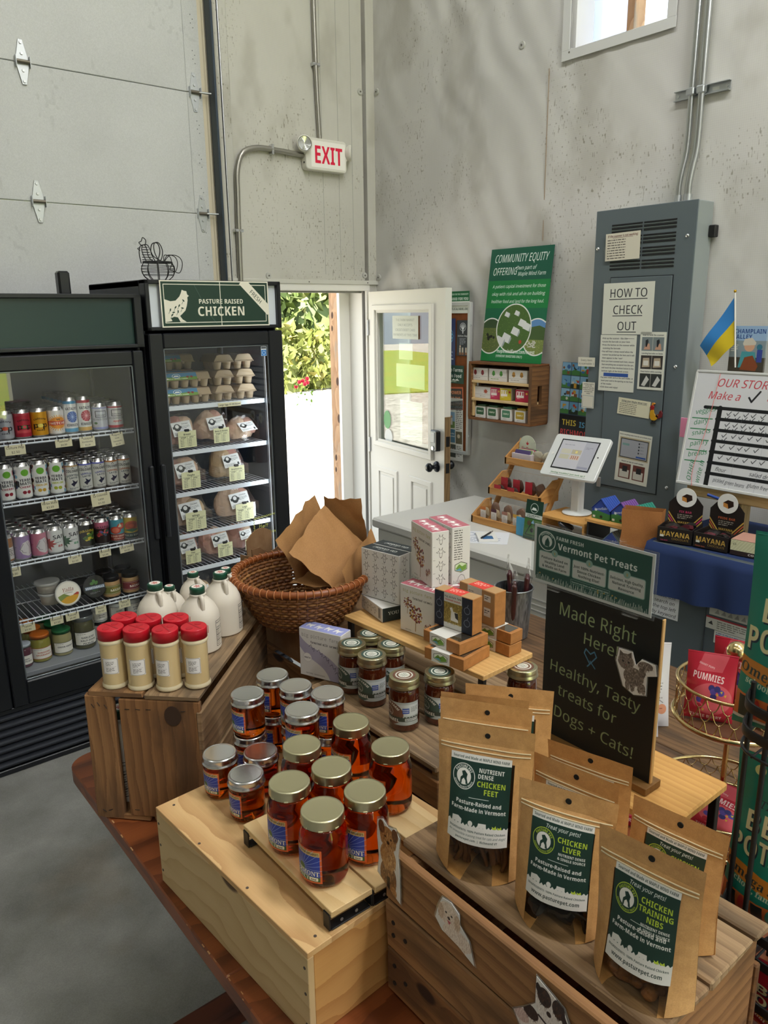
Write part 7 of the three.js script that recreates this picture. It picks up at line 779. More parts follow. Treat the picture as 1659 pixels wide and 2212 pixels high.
// ---------- pet treat pouches ----------
const PW = (u, t, D) => { const base = Math.pow(clamp(1 - t / 0.86), 0.62) * D / 2; return base * (1 - Math.pow(Math.abs(u), 3)); };
function pouch(label, x, y, z, a, w, h, D, draw, fill, seed, lab) {
  const g = thing('treat_pouch', label, 'pouch', x, y, z, -a * D2R, 'pet treat pouches'), r = rng(seed);
  const S = (side, u, t) => { const n = noise3(u * 2.2 + seed, t * 3.1, side, seed) - 0.5, sag = 0.016 * Math.pow(1 - t, 3) * (1 - u * u) * (side > 0 ? 1 : 0.4); return [w / 2 + u * w / 2 * (1 - 0.035 * Math.sin(t * 3.0)), Math.max(0, t * h - (t < 0.06 ? (0.06 - t) * 0.0 : 0)) + 0.012 * (u * u) * (1 - t) * 0.6, side * (PW(u, t, D) + sag) + n * 0.006 * (1 - 0.4 * t) + 0.010 * Math.sin(t * 2.6 + seed) * (t)]; };
  const kp = [], ku = [], wp = [], NU = 22, NT = 30, UL = -0.66, UR = 0.60, TTp = 0.765, TB_ = 0.04;
  for (const side of [1, -1]) for (let i = 0; i < NU; i++) for (let j = 0; j < NT; j++) { const u0 = -1 + 2 * i / NU, u1 = u0 + 2 / NU, t0 = j / NT, t1 = t0 + 1 / NT, uc = (u0 + u1) / 2, tc = (t0 + t1) / 2, win = side > 0 && uc > UL && uc < UR && tc < TTp; const q = [S(side, u0, t0), S(side, u1, t0), S(side, u1, t1), S(side, u0, t1)]; const o = side > 0 ? [0, 1, 2, 0, 2, 3] : [0, 2, 1, 0, 3, 2]; for (const k of o) if (win) wp.push(...q[k]); else { kp.push(...q[k]); ku.push(q[k][0], q[k][1]); } }
  // base gusset
  for (let i = 0; i < NU; i++) { const u0 = -1 + 2 * i / NU, u1 = u0 + 2 / NU, q = [S(1, u0, 0), S(1, u1, 0), S(-1, u1, 0), S(-1, u0, 0)]; for (const k of [0, 2, 1, 0, 3, 2]) { kp.push(...q[k]); ku.push(q[k][0], q[k][2]); } }
  const smooth = (p, u) => { const gq = geoFrom(p, u); return gq; };
  mesh('kraft_shell', smooth(kp, ku), T(TX.kraft, 0.5, { color: col('#fff0dc'), side: THREE.DoubleSide }), g); mesh('clear_window', smooth(wp), M('#f4efe4', 0.08, { transmission: 1, thickness: 0, ior: 1.35 }), g);
  // zip and hang hole
  const zip = (t, o) => { const P = []; for (let k = 0; k <= 12; k++) { const u = -0.94 + 1.88 * k / 12, s = S(1, u, t); P.push([s[0], s[1], s[2] + 0.001]); } mesh('zip_ridge', tube(P, 0.0012, 30, 5), M('#d8c49c', 0.35), g); }; zip(0.82); zip(0.845);
  const hs = S(1, 0.04, 0.93); mesh('hang_hole', new THREE.CylinderGeometry(0.0042, 0.0042, 0.0015, 16).rotateX(Math.PI / 2), M('#15130f', 0.9), g, hs[0], hs[1], hs[2] + 0.0004);
  // contents
  const C = []; for (let k = 0; k < 46; k++) { const u = rr(-0.55, 0.55, r), t = Math.pow(r(), 1.3) * (fill === 'feet' ? 0.16 : 0.3) + (fill === 'feet' ? 0.1 : 0.04), s = S(1, u, t), zz = s[2] * rr(-0.4, 0.5, r); let q; if (fill === 'feet') { q = tube([[0, -0.02, 0], [0.003, 0, 0.002], [0, 0.022, 0], [0.006, 0.036, 0.002]], rr(0.0032, 0.0052, r), 10, 6); q.rotateZ(rr(-0.5, 0.5, r)); } else if (fill === 'liver') { q = displace(new THREE.BoxGeometry(rr(0.012, 0.03, r), rr(0.012, 0.026, r), rr(0.002, 0.006, r), 3, 3, 1), (a_, b_, c_) => [a_ + (noise3(a_ * 120, b_ * 120, k, 4) - 0.5) * 0.008, b_ + (noise3(b_ * 120, a_ * 120, k, 5) - 0.5) * 0.008, c_ + (noise3(a_ * 90, b_ * 90, k, 6) - 0.5) * 0.01]); q.rotateX(r() * 6); q.rotateZ(r() * 6); } else { const e = rr(0.006, 0.013, r); q = displace(new THREE.IcosahedronGeometry(e, 2), (a_, b_, c_) => { const n = 0.65 + 0.8 * noise3(a_ * 170 + k, b_ * 170, c_ * 170, 3); return [a_ * n, b_ * n, c_ * n]; }); } C.push(q.translate(s[0], Math.max(s[1], 0.012), zz)); }
  mesh('treats', merge(C), fill === 'feet' ? M('#5a381c', 0.55) : fill === 'liver' ? M('#1f1814', 0.5) : M('#7a4e24', 0.75), g).userData.kind = 'stuff';
  // label
  if (draw) { const [l0, l1, m0, m1] = lab, P = [], N = 10, UVv = [], I = []; for (let i = 0; i <= N; i++) for (let j = 0; j <= N; j++) { const s = S(1, mix(l0, l1, i / N), mix(m0, m1, j / N)); P.push(s[0], s[1], s[2] + 0.0014); UVv.push(mix(draw.u0, draw.u1, i / N), mix(draw.v0, draw.v1, j / N)); } for (let i = 0; i < N; i++) for (let j = 0; j < N; j++) { const q = i * (N + 1) + j; I.push(q, q + N + 1, q + N + 2, q, q + N + 2, q + 1); } mesh('paper_label', geoFrom(P, UVv, I), PM(draw, 0.45), g); }
  return g;
}
const treatLabel = (o) => print(330, 420, (c, w, h) => {
  bg(c, w, h, '#e2e0da'); rct(c, 0, 34, w, h - 34 - o.foot, '#16372e'); txt(c, 'Sourced and Made at MAPLE WIND FARM', w / 2, 18, 18, '#44524c', { max: w - 24 });
  const cy = o.nutri ? 110 : 128, cc = o.nutri ? '#eceae4' : '#b9cf3a'; circ(c, 76, cy, 60, '#16372e', cc, 4); circ(c, 76, cy, 40, '#eceae4'); arcTxt(c, 'PASTURE PET', 76, cy, 48, -Math.PI / 2, 17, cc); arcTxt(c, 'SINGLE SOURCE TREATS', 76, cy, 52, Math.PI / 2, 11, cc, -1); poly(c, [[56, cy + 36], [58, cy + 8], [70, cy - 4], [64, cy - 22], [80, cy - 28], [96, cy - 12], [92, cy + 6], [100, cy + 34]], '#16372e'); poly(c, [[64, cy + 38], [66, cy + 18], [76, cy + 8], [86, cy + 20], [88, cy + 38]], '#eceae4');
  if (!o.nutri) txt(c, 'Treat your pets!', w / 2 + 6, 54, 26, '#eef0ea', { w: 'italic ' });
  let y = o.nutri ? 76 : 100; if (o.nutri) { txt(c, 'NUTRIENT', 226, 70, 28, '#eceae4', { max: 150 }); txt(c, 'DENSE', 196, 98, 28, '#eceae4', { max: 90 }); y = 134; } o.name.forEach((s) => { txt(c, s, 228, y, 36, '#b9cf3a', { max: 172 }); y += 36; }); if (!o.nutri) { txt(c, 'NUTRIENT DENSE', 232, y - 6, 17, '#eceae4', { max: 150 }); txt(c, '& SINGLE SOURCE', 232, y + 14, 17, '#eceae4', { max: 150 }); }
  const by = h - o.foot - 130; rct(c, w / 2 - 55, by - 4, 110, 3, '#c8d0c8'); txt(c, 'Pasture-Raised and', w / 2, by + 22, 27, '#eceae4', { max: w - 60 }); txt(c, 'Farm-Made in Vermont', w / 2, by + 52, 27, '#eceae4', { max: w - 30 });
  const gy = h - o.foot + 4; poly(c, [...Array(34)].map((_, k) => [k * 10, gy - (k % 2 ? 14 : 4)]).concat([[w, gy + 4], [0, gy + 4]]), '#e2e0da'); poly(c, [[24, gy - 8], [26, gy - 34], [60, gy - 40], [80, gy - 28], [78, gy - 8]], '#e2e0da'); circ(c, 128, gy - 18, 13, '#e2e0da'); poly(c, [[168, gy - 6], [172, gy - 26], [214, gy - 26], [216, gy - 6]], '#e2e0da'); poly(c, [[250, gy - 6], [246, gy - 20], [258, gy - 14], [266, gy - 24], [272, gy - 6]], '#b9cf3a'); poly(c, [[278, gy - 6], [274, gy - 18], [286, gy - 12], [294, gy - 20], [298, gy - 6]], '#b9cf3a');
  txt(c, 'INGREDIENTS: 100% Pasture Raised Chicken', w / 2, gy + 18, 15, '#44524c', { max: w - 24 }); if (o.nutri) { txt(c, 'An irresistible training treat for cats and dogs!', w / 2, gy + 38, 15, '#44524c', { w: 'italic ', max: w - 20 }); txt(c, 'pasturepet.com  |  Richmond VT', w / 2, gy + 58, 15, '#44524c', { max: 230 }); } else txt(c, 'www.pasturepet.com', w / 2, gy + 46, 25, '#2c3a34', { max: w - 60 });
});
{
  const feet = treatLabel({ nutri: true, name: ['CHICKEN', 'FEET'], foot: 84 }), liver = treatLabel({ name: ['CHICKEN', 'LIVER'], foot: 80 }), nibs = treatLabel({ name: ['CHICKEN', 'TRAINING', 'NIBS'], foot: 80 }), Y = 1.0545;
  pouch('front pouch of chicken feet treats', -2.620, Y, 3.392, 58, 0.150, 0.238, 0.068, feet, 'feet', 3, [-0.70, 0.58, 0.24, 0.80]);
  pouch('front pouch of dark chicken liver treats', -2.600, Y, 3.541, 68, 0.139, 0.206, 0.066, liver, 'liver', 7, [-0.66, 0.62, 0.23, 0.82]);
  pouch('front pouch of crumbly chicken training nibs', -2.596, Y, 3.678, 82, 0.136, 0.212, 0.06, nibs, 'nibs', 12, [-0.60, 0.66, 0.20, 0.82]);
  pouch('second pouch back behind the chicken feet pouch', -2.572, Y, 3.345, 57, 0.150, 0.238, 0.03, feet, 'feet', 21, [-0.70, 0.58, 0.24, 0.80]); pouch('third pouch back behind the chicken feet pouch, glossy top', -2.535, Y, 3.313, 54, 0.146, 0.232, 0.028, feet, 'feet', 24, [-0.70, 0.58, 0.24, 0.80]); pouch('hindmost pouch behind the chicken feet pouches', -2.49, Y, 3.322, 52, 0.150, 0.226, 0.026, feet, 'feet', 27, [-0.70, 0.6, 0.24, 0.80]);
  pouch('second pouch behind the liver pouch, leaning', -2.512, Y, 3.50, 80, 0.137, 0.196, 0.03, liver, 'liver', 31, [-0.66, 0.62, 0.23, 0.82]); pouch('hindmost pouch behind the liver pouch', -2.468, Y, 3.485, 76, 0.137, 0.19, 0.028, liver, 'liver', 35, [-0.66, 0.62, 0.23, 0.82]); pouch('pouch behind the training nibs at the rack side', -2.49, Y, 3.652, 84, 0.134, 0.185, 0.03, nibs, 'nibs', 39, [-0.60, 0.66, 0.23, 0.82]);
}
// ---------- chalkboard and its header card ----------
{
  const g = thing('chalkboard', 'black chalkboard with green handwriting standing in a wooden foot', 'chalkboard', -2.292, 1.1008, 3.312, -90.5 * D2R), wd = T(TX.bamboo, 0.6, { color: col('#9a8a70') });
  mesh('foot', cbox(0.25, 0.014, 0.046, 0.001), wd, g, 0.122, 0.0072, -0.023);
  const reg = print(470, 620, (c, w, h) => { bg(c, w, h, '#0d100f'); const G = '#9db07e', W_ = (s, x, y, z, o = {}) => txt(c, s, x, y, z, G, { w: '', f: 'sans-serif', ...o }); c.globalAlpha = 0.9; W_('Made Right', 220, 92, 64, { sy: 1.1, max: 380, rot: 0.03 }); W_('Here!', 245, 172, 62, { max: 190, rot: 0.05 }); c.globalAlpha = 0.85; lines(c, [[206, 262], [180, 226], [186, 208], [206, 222], [222, 208], [232, 226], [196, 274]], '#4f8ab0', 5); lines(c, [[206, 250], [228, 272]], '#4f8ab0', 5); W_('Healthy, Tasty', 222, 336, 62, { max: 400, rot: 0.05 }); W_('treats for', 200, 424, 62, { max: 340, rot: 0.06 }); W_('Dogs + Cats!', 230, 524, 64, { max: 410, rot: 0.07 }); });
  mesh('slate', cbox(0.236, 0.30, 0.006, 0.001), M('#0d100f', 0.55), g, 0.122, 0.164, -0.023); mesh('chalk_face', sheetGeo(0.236, 0.30, reg, 0.0006), PM(reg, 0.6), g, 0.122, 0.164, -0.0194); mesh('board_edge', cbox(0.003, 0.30, 0.007, 0.0006), MW.bamboo, g, 0.2415, 0.164, -0.023);
  // header card in a clear sleeve
  const hd = print(640, 300, (c, w, h) => { bg(c, w, h, '#d6d8d6'); rct(c, 14, 14, w - 28, h - 28, '#1c4f44'); circ(c, 76, 76, 48, null, '#dfe4e0', 5); circ(c, 76, 76, 30, '#dfe4e0'); arcTxt(c, 'PASTURE PET', 76, 76, 40, -1.57, 13, '#dfe4e0'); poly(c, [[62, 102], [66, 76], [80, 56], [92, 80], [90, 104]], '#1c4f44'); txt(c, 'FARM FRESH', 206, 48, 26, '#dfe4e0', { max: 160 }); txt(c, 'Vermont Pet Treats', 350, 88, 46, '#e8ece8', { max: 420 }); [['Pasture Raised on', 'Healthy Land', '& Made on Farm'], ['Just 100% Nutrient-', 'Dense Chicken', 'Nothing Else!'], ['Delicious, High Quality,', 'Natural Training', 'Resource']].forEach((L, i) => { const x = 34 + i * 194; rbox(c, x, 132, 180, 92, 8, '#cfd0cc', '#8fb0a4', 4); circ(c, x + 90, 130, 18, '#8fb0a4'); txt(c, String(i + 1), x + 90, 131, 18, '#c8a24a'); L.forEach((s, k) => txt(c, s, x + 90, 162 + k * 22, 18, '#2c3430', { max: 166 })); }); c.strokeStyle = '#8fb0a4'; c.lineWidth = 2; c.strokeRect(222, 234, 210, 22); txt(c, 'Sourced and Made at MAPLE WIND FARM', 327, 246, 11, '#c8d4cc', { max: 200 }); const r = rng(4); for (let k = 0; k < 90; k++) { const x = 14 + k * 6.8; lines(c, [[x, 286], [x + rr(-5, 5, r), 286 - rr(8, 34, r)]], '#d8ddd4', 2.5); } for (let k = 0; k < 7; k++) circ(c, 30 + r() * 580, 250 + r() * 12, 4, '#c8a24a'); });
  const hg = thing('header_card', 'green and white pet treat card in a clear sleeve atop the chalkboard', 'card', -2.3015, 1.477, 3.427, -90.5 * D2R); mesh('card', sheetGeo(0.243, 0.106, hd, 0.001), PM(hd, 0.35), hg); mesh('clear_sleeve', cbox(0.254, 0.114, 0.0022, 0.0006), M('#f4f6f6', 0.12, { transmission: 1, thickness: 0 }), hg); for (const x of [-0.08, 0.08]) mesh('sleeve_clip', cbox(0.03, 0.02, 0.008, 0.001), clearPl, hg, x, -0.055, -0.006);
}
// ---------- laminated animal cut-outs ----------
function cutout(name, label, pw, ph, draw, outline, w, h, x, y, z, ry, rz) {
  const reg = print(pw, ph, (c, W_, H_) => { bg(c, W_, H_, '#d9d7d2'); draw(c, W_, H_); }), g = thing(name, label, 'cut-out', x, y, z, ry); g.rotation.order = 'YXZ'; g.rotation.z = rz;
  const P = outline.map(([a, b]) => [(a - 0.5) * w, (0.5 - b) * h]), q = extr(P, 0.0006); mesh('picture', toReg(q, reg, (a, b) => [a / w + 0.5, b / h + 0.5]), PM(reg, 0.35), g); mesh('laminate', extr(P.map(([a, b]) => [a * 1.09, b * 1.05]), 0.0004), M('#e8ebe8', 0.1, { transmission: 0.9, thickness: 0 }), g, 0, 0, -0.0006);
}
const fur = (c, x, y, rx, ry, base, cols, n, seed, len = 10) => { c.beginPath(); c.ellipse(x, y, rx, ry, 0, 0, 7); c.fillStyle = base; c.fill(); const r = rng(seed); for (let k = 0; k < n; k++) { const a = r() * 6.3, q = Math.sqrt(r()), px = x + Math.cos(a) * rx * q, py = y + Math.sin(a) * ry * q; lines(c, [[px, py], [px + rr(-3, 3, r), py + rr(len * 0.4, len, r)]], cols[Math.floor(r() * cols.length)], rr(1, 2.4, r)); } };
{
  const fx = -2.6788 - 0.001, RY = -Math.PI / 2;
  cutout('dog_cutout', 'laminated cut-out of a shaggy brown terrier on the crate corner', 190, 400, (c) => { fur(c, 95, 300, 62, 90, '#7a5230', ['#4a2c18', '#9a6a3c', '#b98a58'], 420, 3, 22); fur(c, 95, 190, 60, 70, '#a8753f', ['#7a4a24', '#c0905a', '#d8b080'], 320, 4, 18); fur(c, 96, 90, 62, 62, '#b07c46', ['#7a4e2a', '#d0a470', '#8e5c30'], 360, 5, 16); fur(c, 46, 46, 24, 34, '#6a4226', ['#4a2c18', '#8a5a34'], 90, 6, 14); fur(c, 148, 46, 24, 34, '#6a4226', ['#4a2c18', '#8a5a34'], 90, 7, 14); circ(c, 74, 86, 6, '#1c1410'); circ(c, 118, 86, 6, '#1c1410'); circ(c, 96, 112, 9, '#1c1410'); fur(c, 60, 366, 22, 30, '#b07c46', ['#8e5c30', '#d0a470'], 80, 8); fur(c, 136, 366, 22, 30, '#b07c46', ['#8e5c30', '#d0a470'], 80, 9); rct(c, 84, 300, 22, 90, '#2c1c14'); }, [[0.08, 0.06], [0.3, 0.0], [0.5, 0.06], [0.8, 0.02], [0.96, 0.1], [0.9, 0.36], [0.96, 0.6], [0.98, 1], [0.6, 0.93], [0.06, 0.8], [0.12, 0.55], [0.06, 0.3]], 0.062, 0.135, fx - 0.001, 1.047, 3.345, RY, 0);
  cutout('dog_cutout', 'laminated cut-out of a lying cream puppy on the crate edge', 260, 260, (c) => { fur(c, 150, 180, 92, 52, '#d4c4b4', ['#e8dccf', '#bda898', '#f0e6da'], 420, 13, 14); fur(c, 96, 84, 66, 68, '#d8c8b6', ['#ece0d2', '#c0aa96', '#f2e8dc'], 380, 14, 14); fur(c, 44, 90, 20, 44, '#c0a890', ['#a88c74', '#d8c4ae'], 90, 15, 14); fur(c, 150, 96, 20, 46, '#c0a890', ['#a88c74', '#d8c4ae'], 90, 16, 14); circ(c, 78, 78, 6, '#1c1614'); circ(c, 114, 80, 6, '#1c1614'); circ(c, 96, 102, 9, '#241a18'); poly(c, [[84, 116], [110, 118], [98, 138]], '#b0505a'); for (const x of [70, 120, 190]) fur(c, x, 220, 20, 14, '#d8c8b6', ['#b8a28e', '#ece0d2'], 40, x); }, [[0.1, 0.28], [0.2, 0.04], [0.42, 0.0], [0.62, 0.12], [0.64, 0.34], [0.86, 0.52], [1, 0.98], [0.6, 0.84], [0.2, 0.78], [0.02, 0.6]], 0.084, 0.078, fx - 0.001, 1.022, 3.497, RY, 0);
  cutout('dog_cutout', 'laminated cut-out of a black and white puppy low on the crate', 260, 280, (c) => { fur(c, 120, 220, 100, 70, '#d8d2cc', ['#efeae4', '#b8aea6'], 260, 23, 12); fur(c, 36, 200, 34, 26, '#c0a8a0', ['#a88c84', '#d8c8c0'], 60, 24); fur(c, 76, 160, 34, 26, '#22201f', ['#3a3634', '#141212'], 80, 25); fur(c, 150, 84, 60, 64, '#d8d2cc', ['#efeae4', '#b8aea6'], 220, 26, 12); fur(c, 130, 62, 30, 34, '#2a2422', ['#5a3a26', '#141212'], 110, 27); fur(c, 190, 66, 26, 34, '#2a2422', ['#5a3a26', '#141212'], 90, 28); poly(c, [[100, 24], [126, 44], [104, 66], [88, 40]], '#1c1a1a'); poly(c, [[210, 60], [252, 128], [216, 118], [200, 84]], '#1c1a1a'); circ(c, 134, 80, 6, '#0d0b0b'); circ(c, 176, 84, 6, '#0d0b0b'); circ(c, 152, 112, 10, '#1a1616'); lines(c, [[110, 146], [150, 160], [192, 146]], '#14141a', 8); }, [[0.36, 0.02], [0.62, 0.1], [0.8, 0.16], [1.0, 0.5], [0.8, 0.48], [0.88, 1], [0.2, 1], [0.0, 0.74], [0.16, 0.6], [0.36, 0.4]], 0.1, 0.115, fx - 0.001, 1.0, 3.665, RY, 0);
  cutout('cat_cutout', 'laminated cut-out of a grey tabby kitten on the chalkboard', 240, 240, (c) => { const G = ['#4a443f', '#8a8078', '#b0a69c', '#5c544e']; fur(c, 110, 140, 56, 50, '#6c645c', G, 320, 33, 12); fur(c, 70, 66, 44, 44, '#7a7068', G, 260, 34, 10); poly(c, [[34, 42], [40, 8], [64, 28]], '#5c544e'); poly(c, [[78, 26], [104, 10], [104, 44]], '#5c544e'); circ(c, 54, 66, 6, '#20242a'); circ(c, 86, 68, 6, '#20242a'); circ(c, 70, 84, 4, '#7a4a48'); for (const x of [72, 100, 140, 160]) fur(c, x, 196, 12, 28, '#6c645c', G, 70, x, 10); fur(c, 178, 66, 40, 22, '#5c544e', G, 160, 39, 14); fur(c, 160, 100, 18, 34, '#5c544e', G, 90, 40); }, [[0.06, 0.3], [0.14, 0.0], [0.46, 0.02], [0.52, 0.3], [0.66, 0.14], [0.96, 0.2], [0.98, 0.44], [0.76, 0.5], [0.72, 0.94], [0.44, 1], [0.2, 0.86]], 0.082, 0.076, -2.2968, 1.317, 3.525, -90.5 * D2R, 0.12);
}
// ---------- woven basket, paper bag, cardboard ----------
{
  const bx = thing('cardboard_box', 'low brown cardboard box under the woven basket', 'box', -2.30, 0.971, 2.29); mesh('box_wall', cbox(0.29, 0.094, 0.003, 0.0005), MCard, bx, 0.145, 0.047, 0.272); mesh('box_wall', cbox(0.29, 0.094, 0.003, 0.0005), MCard, bx, 0.145, 0.047, 0); for (const x of [0, 0.29]) mesh('box_wall', cbox(0.003, 0.094, 0.272, 0.0005), MCard, bx, x, 0.047, 0.136); mesh('box_lid', cbox(0.29, 0.003, 0.272, 0.0005), MCard, bx, 0.145, 0.0945, 0.136);
  const g = thing('woven_basket', 'wide round brown woven basket holding a paper bag', 'basket', -2.25, 1.068, 2.445), cols = ['#7a4c26', '#8c5a2e', '#6a4020', '#9a6a38'].map((c) => M(c, 0.5));
  const prof = (t) => [0.115 + 0.072 * Math.pow(t, 0.75), 0.004 + 0.128 * t]; const NS = 44;
  for (let k = 0; k < 15; k++) { const t = (k + 0.5) / 15, [R, y] = prof(t), P = []; for (let i = 0; i < NS * 2; i++) { const a = i / (NS * 2) * 6.2832, w = ((i >> 0) + (k % 2) * 1) % 2 ? 0.0026 : -0.0026; P.push(V(Math.cos(a) * (R + w), y, Math.sin(a) * (R + w))); } const c = new THREE.CatmullRomCurve3(P, true); mesh('weft', new THREE.TubeGeometry(c, 176, 0.0042, 5, true).scale(1, 1, 1), cols[k % 4], g); }
  for (let i = 0; i < NS; i++) { const a = (i + 0.5) / NS * 6.2832, P = [0, 0.35, 0.7, 1].map((t) => { const [R, y] = prof(t); return V(Math.cos(a) * R, y, Math.sin(a) * R); }); mesh('stake', tube(P, 0.0036, 6, 4), cols[(i * 3) % 4], g); }
  mesh('rim', new THREE.TorusGeometry(0.188, 0.0095, 8, 80).rotateX(Math.PI / 2), M('#84461c', 0.4), g, 0, 0.136, 0); const wr = [...Array(60)].map((_, i) => { const q = new THREE.TorusGeometry(0.0102, 0.0022, 4, 10); q.translate(0.188, 0, 0); return q.rotateY(i / 60 * 6.2832); }); mesh('rim_wrap', merge(wr), M('#a5673a', 0.4), g, 0, 0.136, 0).userData.kind = 'stuff';
  for (let k = 0; k < 12; k++) { const a = k / 12 * Math.PI; mesh('base_strip', cbox(0.228, 0.003, 0.03, 0.001), cols[k % 4], g, 0, 0.004 + (k % 2) * 0.001, 0).rotation.y = a; }
  // crumpled grocery bag lying in the basket, mouth folded open
  const pb = thing('paper_bag', 'crumpled brown paper grocery bag lying in the basket', 'paper bag', -2.15, 1.215, 2.44, 0.62), km = T(TX.kraft, 0.75, { color: col('#c9b49c'), side: THREE.DoubleSide });
  const crease = (s) => (x, y, z) => { const a = noise3(x * 22 + s, y * 22, z * 22, 5), b = noise3(x * 48, y * 48 + s, z * 48, 8); return [x + (a - 0.5) * 0.02 + (b - 0.5) * 0.006, y + (b - 0.5) * 0.018 + (a - 0.5) * 0.018, z + (noise3(z * 25, x * 25, y * 25 + s, 6) - 0.5) * 0.024]; };
  const tr = (geo, rx, rz, x, y, z) => { geo.rotateX(rx); geo.rotateZ(rz); return geo.translate(x, y, z); };
  mesh('front_panel', displace(tr(new THREE.PlaneGeometry(0.27, 0.19, 16, 12), -0.75, 0.22, -0.01, 0.035, 0.01), crease(2)), km, pb); mesh('side_panel', displace(tr(new THREE.PlaneGeometry(0.29, 0.11, 16, 8), -0.12, 0.12, 0.0, -0.005, 0.095), crease(5)), km, pb); mesh('back_panel', displace(tr(new THREE.PlaneGeometry(0.29, 0.16, 14, 8), -0.3, 0.2, 0.02, 0.05, -0.075), crease(9)), km, pb); mesh('base_panel', displace(tr(new THREE.PlaneGeometry(0.12, 0.19, 8, 10).rotateY(Math.PI / 2), 0, 0.3, 0.15, 0.06, 0.0), crease(12)), km, pb); mesh('under_panel', displace(new THREE.PlaneGeometry(0.26, 0.18, 12, 8).rotateX(-1.5).translate(0, -0.035, 0.02), crease(15)), km, pb);
  const pr = print(120, 60, (c, w, h) => { bg(c, w, h, '#a28a6a'); txt(c, '6', 60, 16, 22, '#3a2f22'); txt(c, 'SHELF LIFE', 60, 44, 18, '#3a2f22', { max: 110 }); }); const ps = mesh('printed_patch', sheetGeo(0.05, 0.025, pr), PM(pr, 0.8), pb, -0.02, -0.004, 0.118); ps.rotation.x = -0.12;
  // cardboard carriers with rounded handle tabs
  const carrier = (x, z, ry, label) => { const c = thing('cardboard_carrier', label, 'carrier', x, 0.971, z, ry, 'cardboard carriers behind the basket'); const tab = new THREE.Shape(); tab.moveTo(-0.062, 0); tab.lineTo(0.062, 0); tab.lineTo(0.066, 0.235); tab.quadraticCurveTo(0, 0.285, -0.066, 0.235); tab.closePath(); mesh('tall_tab', extr(tab, 0.003), MCard, c, 0, 0, -0.02); const fr = new THREE.Shape(); fr.moveTo(-0.098, 0); fr.lineTo(0.098, 0); fr.lineTo(0.105, 0.225); fr.lineTo(0.066, 0.222); fr.quadraticCurveTo(0, 0.165, -0.066, 0.222); fr.lineTo(-0.105, 0.225); fr.closePath(); mesh('front_wall', extr(fr, 0.003), T(TX.card, 0.85, { color: col('#e0d4c8') }), c, 0, 0, 0.03); for (const s of [-1, 1]) mesh('side_wall', cbox(0.003, 0.2, 0.05, 0.0005), MCard, c, s * 0.098, 0.1, 0.006); };
  carrier(-2.155, 2.08, 0.4, 'cardboard carrier with rounded tab against the chicken cooler'); carrier(-2.005, 2.19, 0.5, 'cardboard carrier with rounded tab in front of the doorway');
}
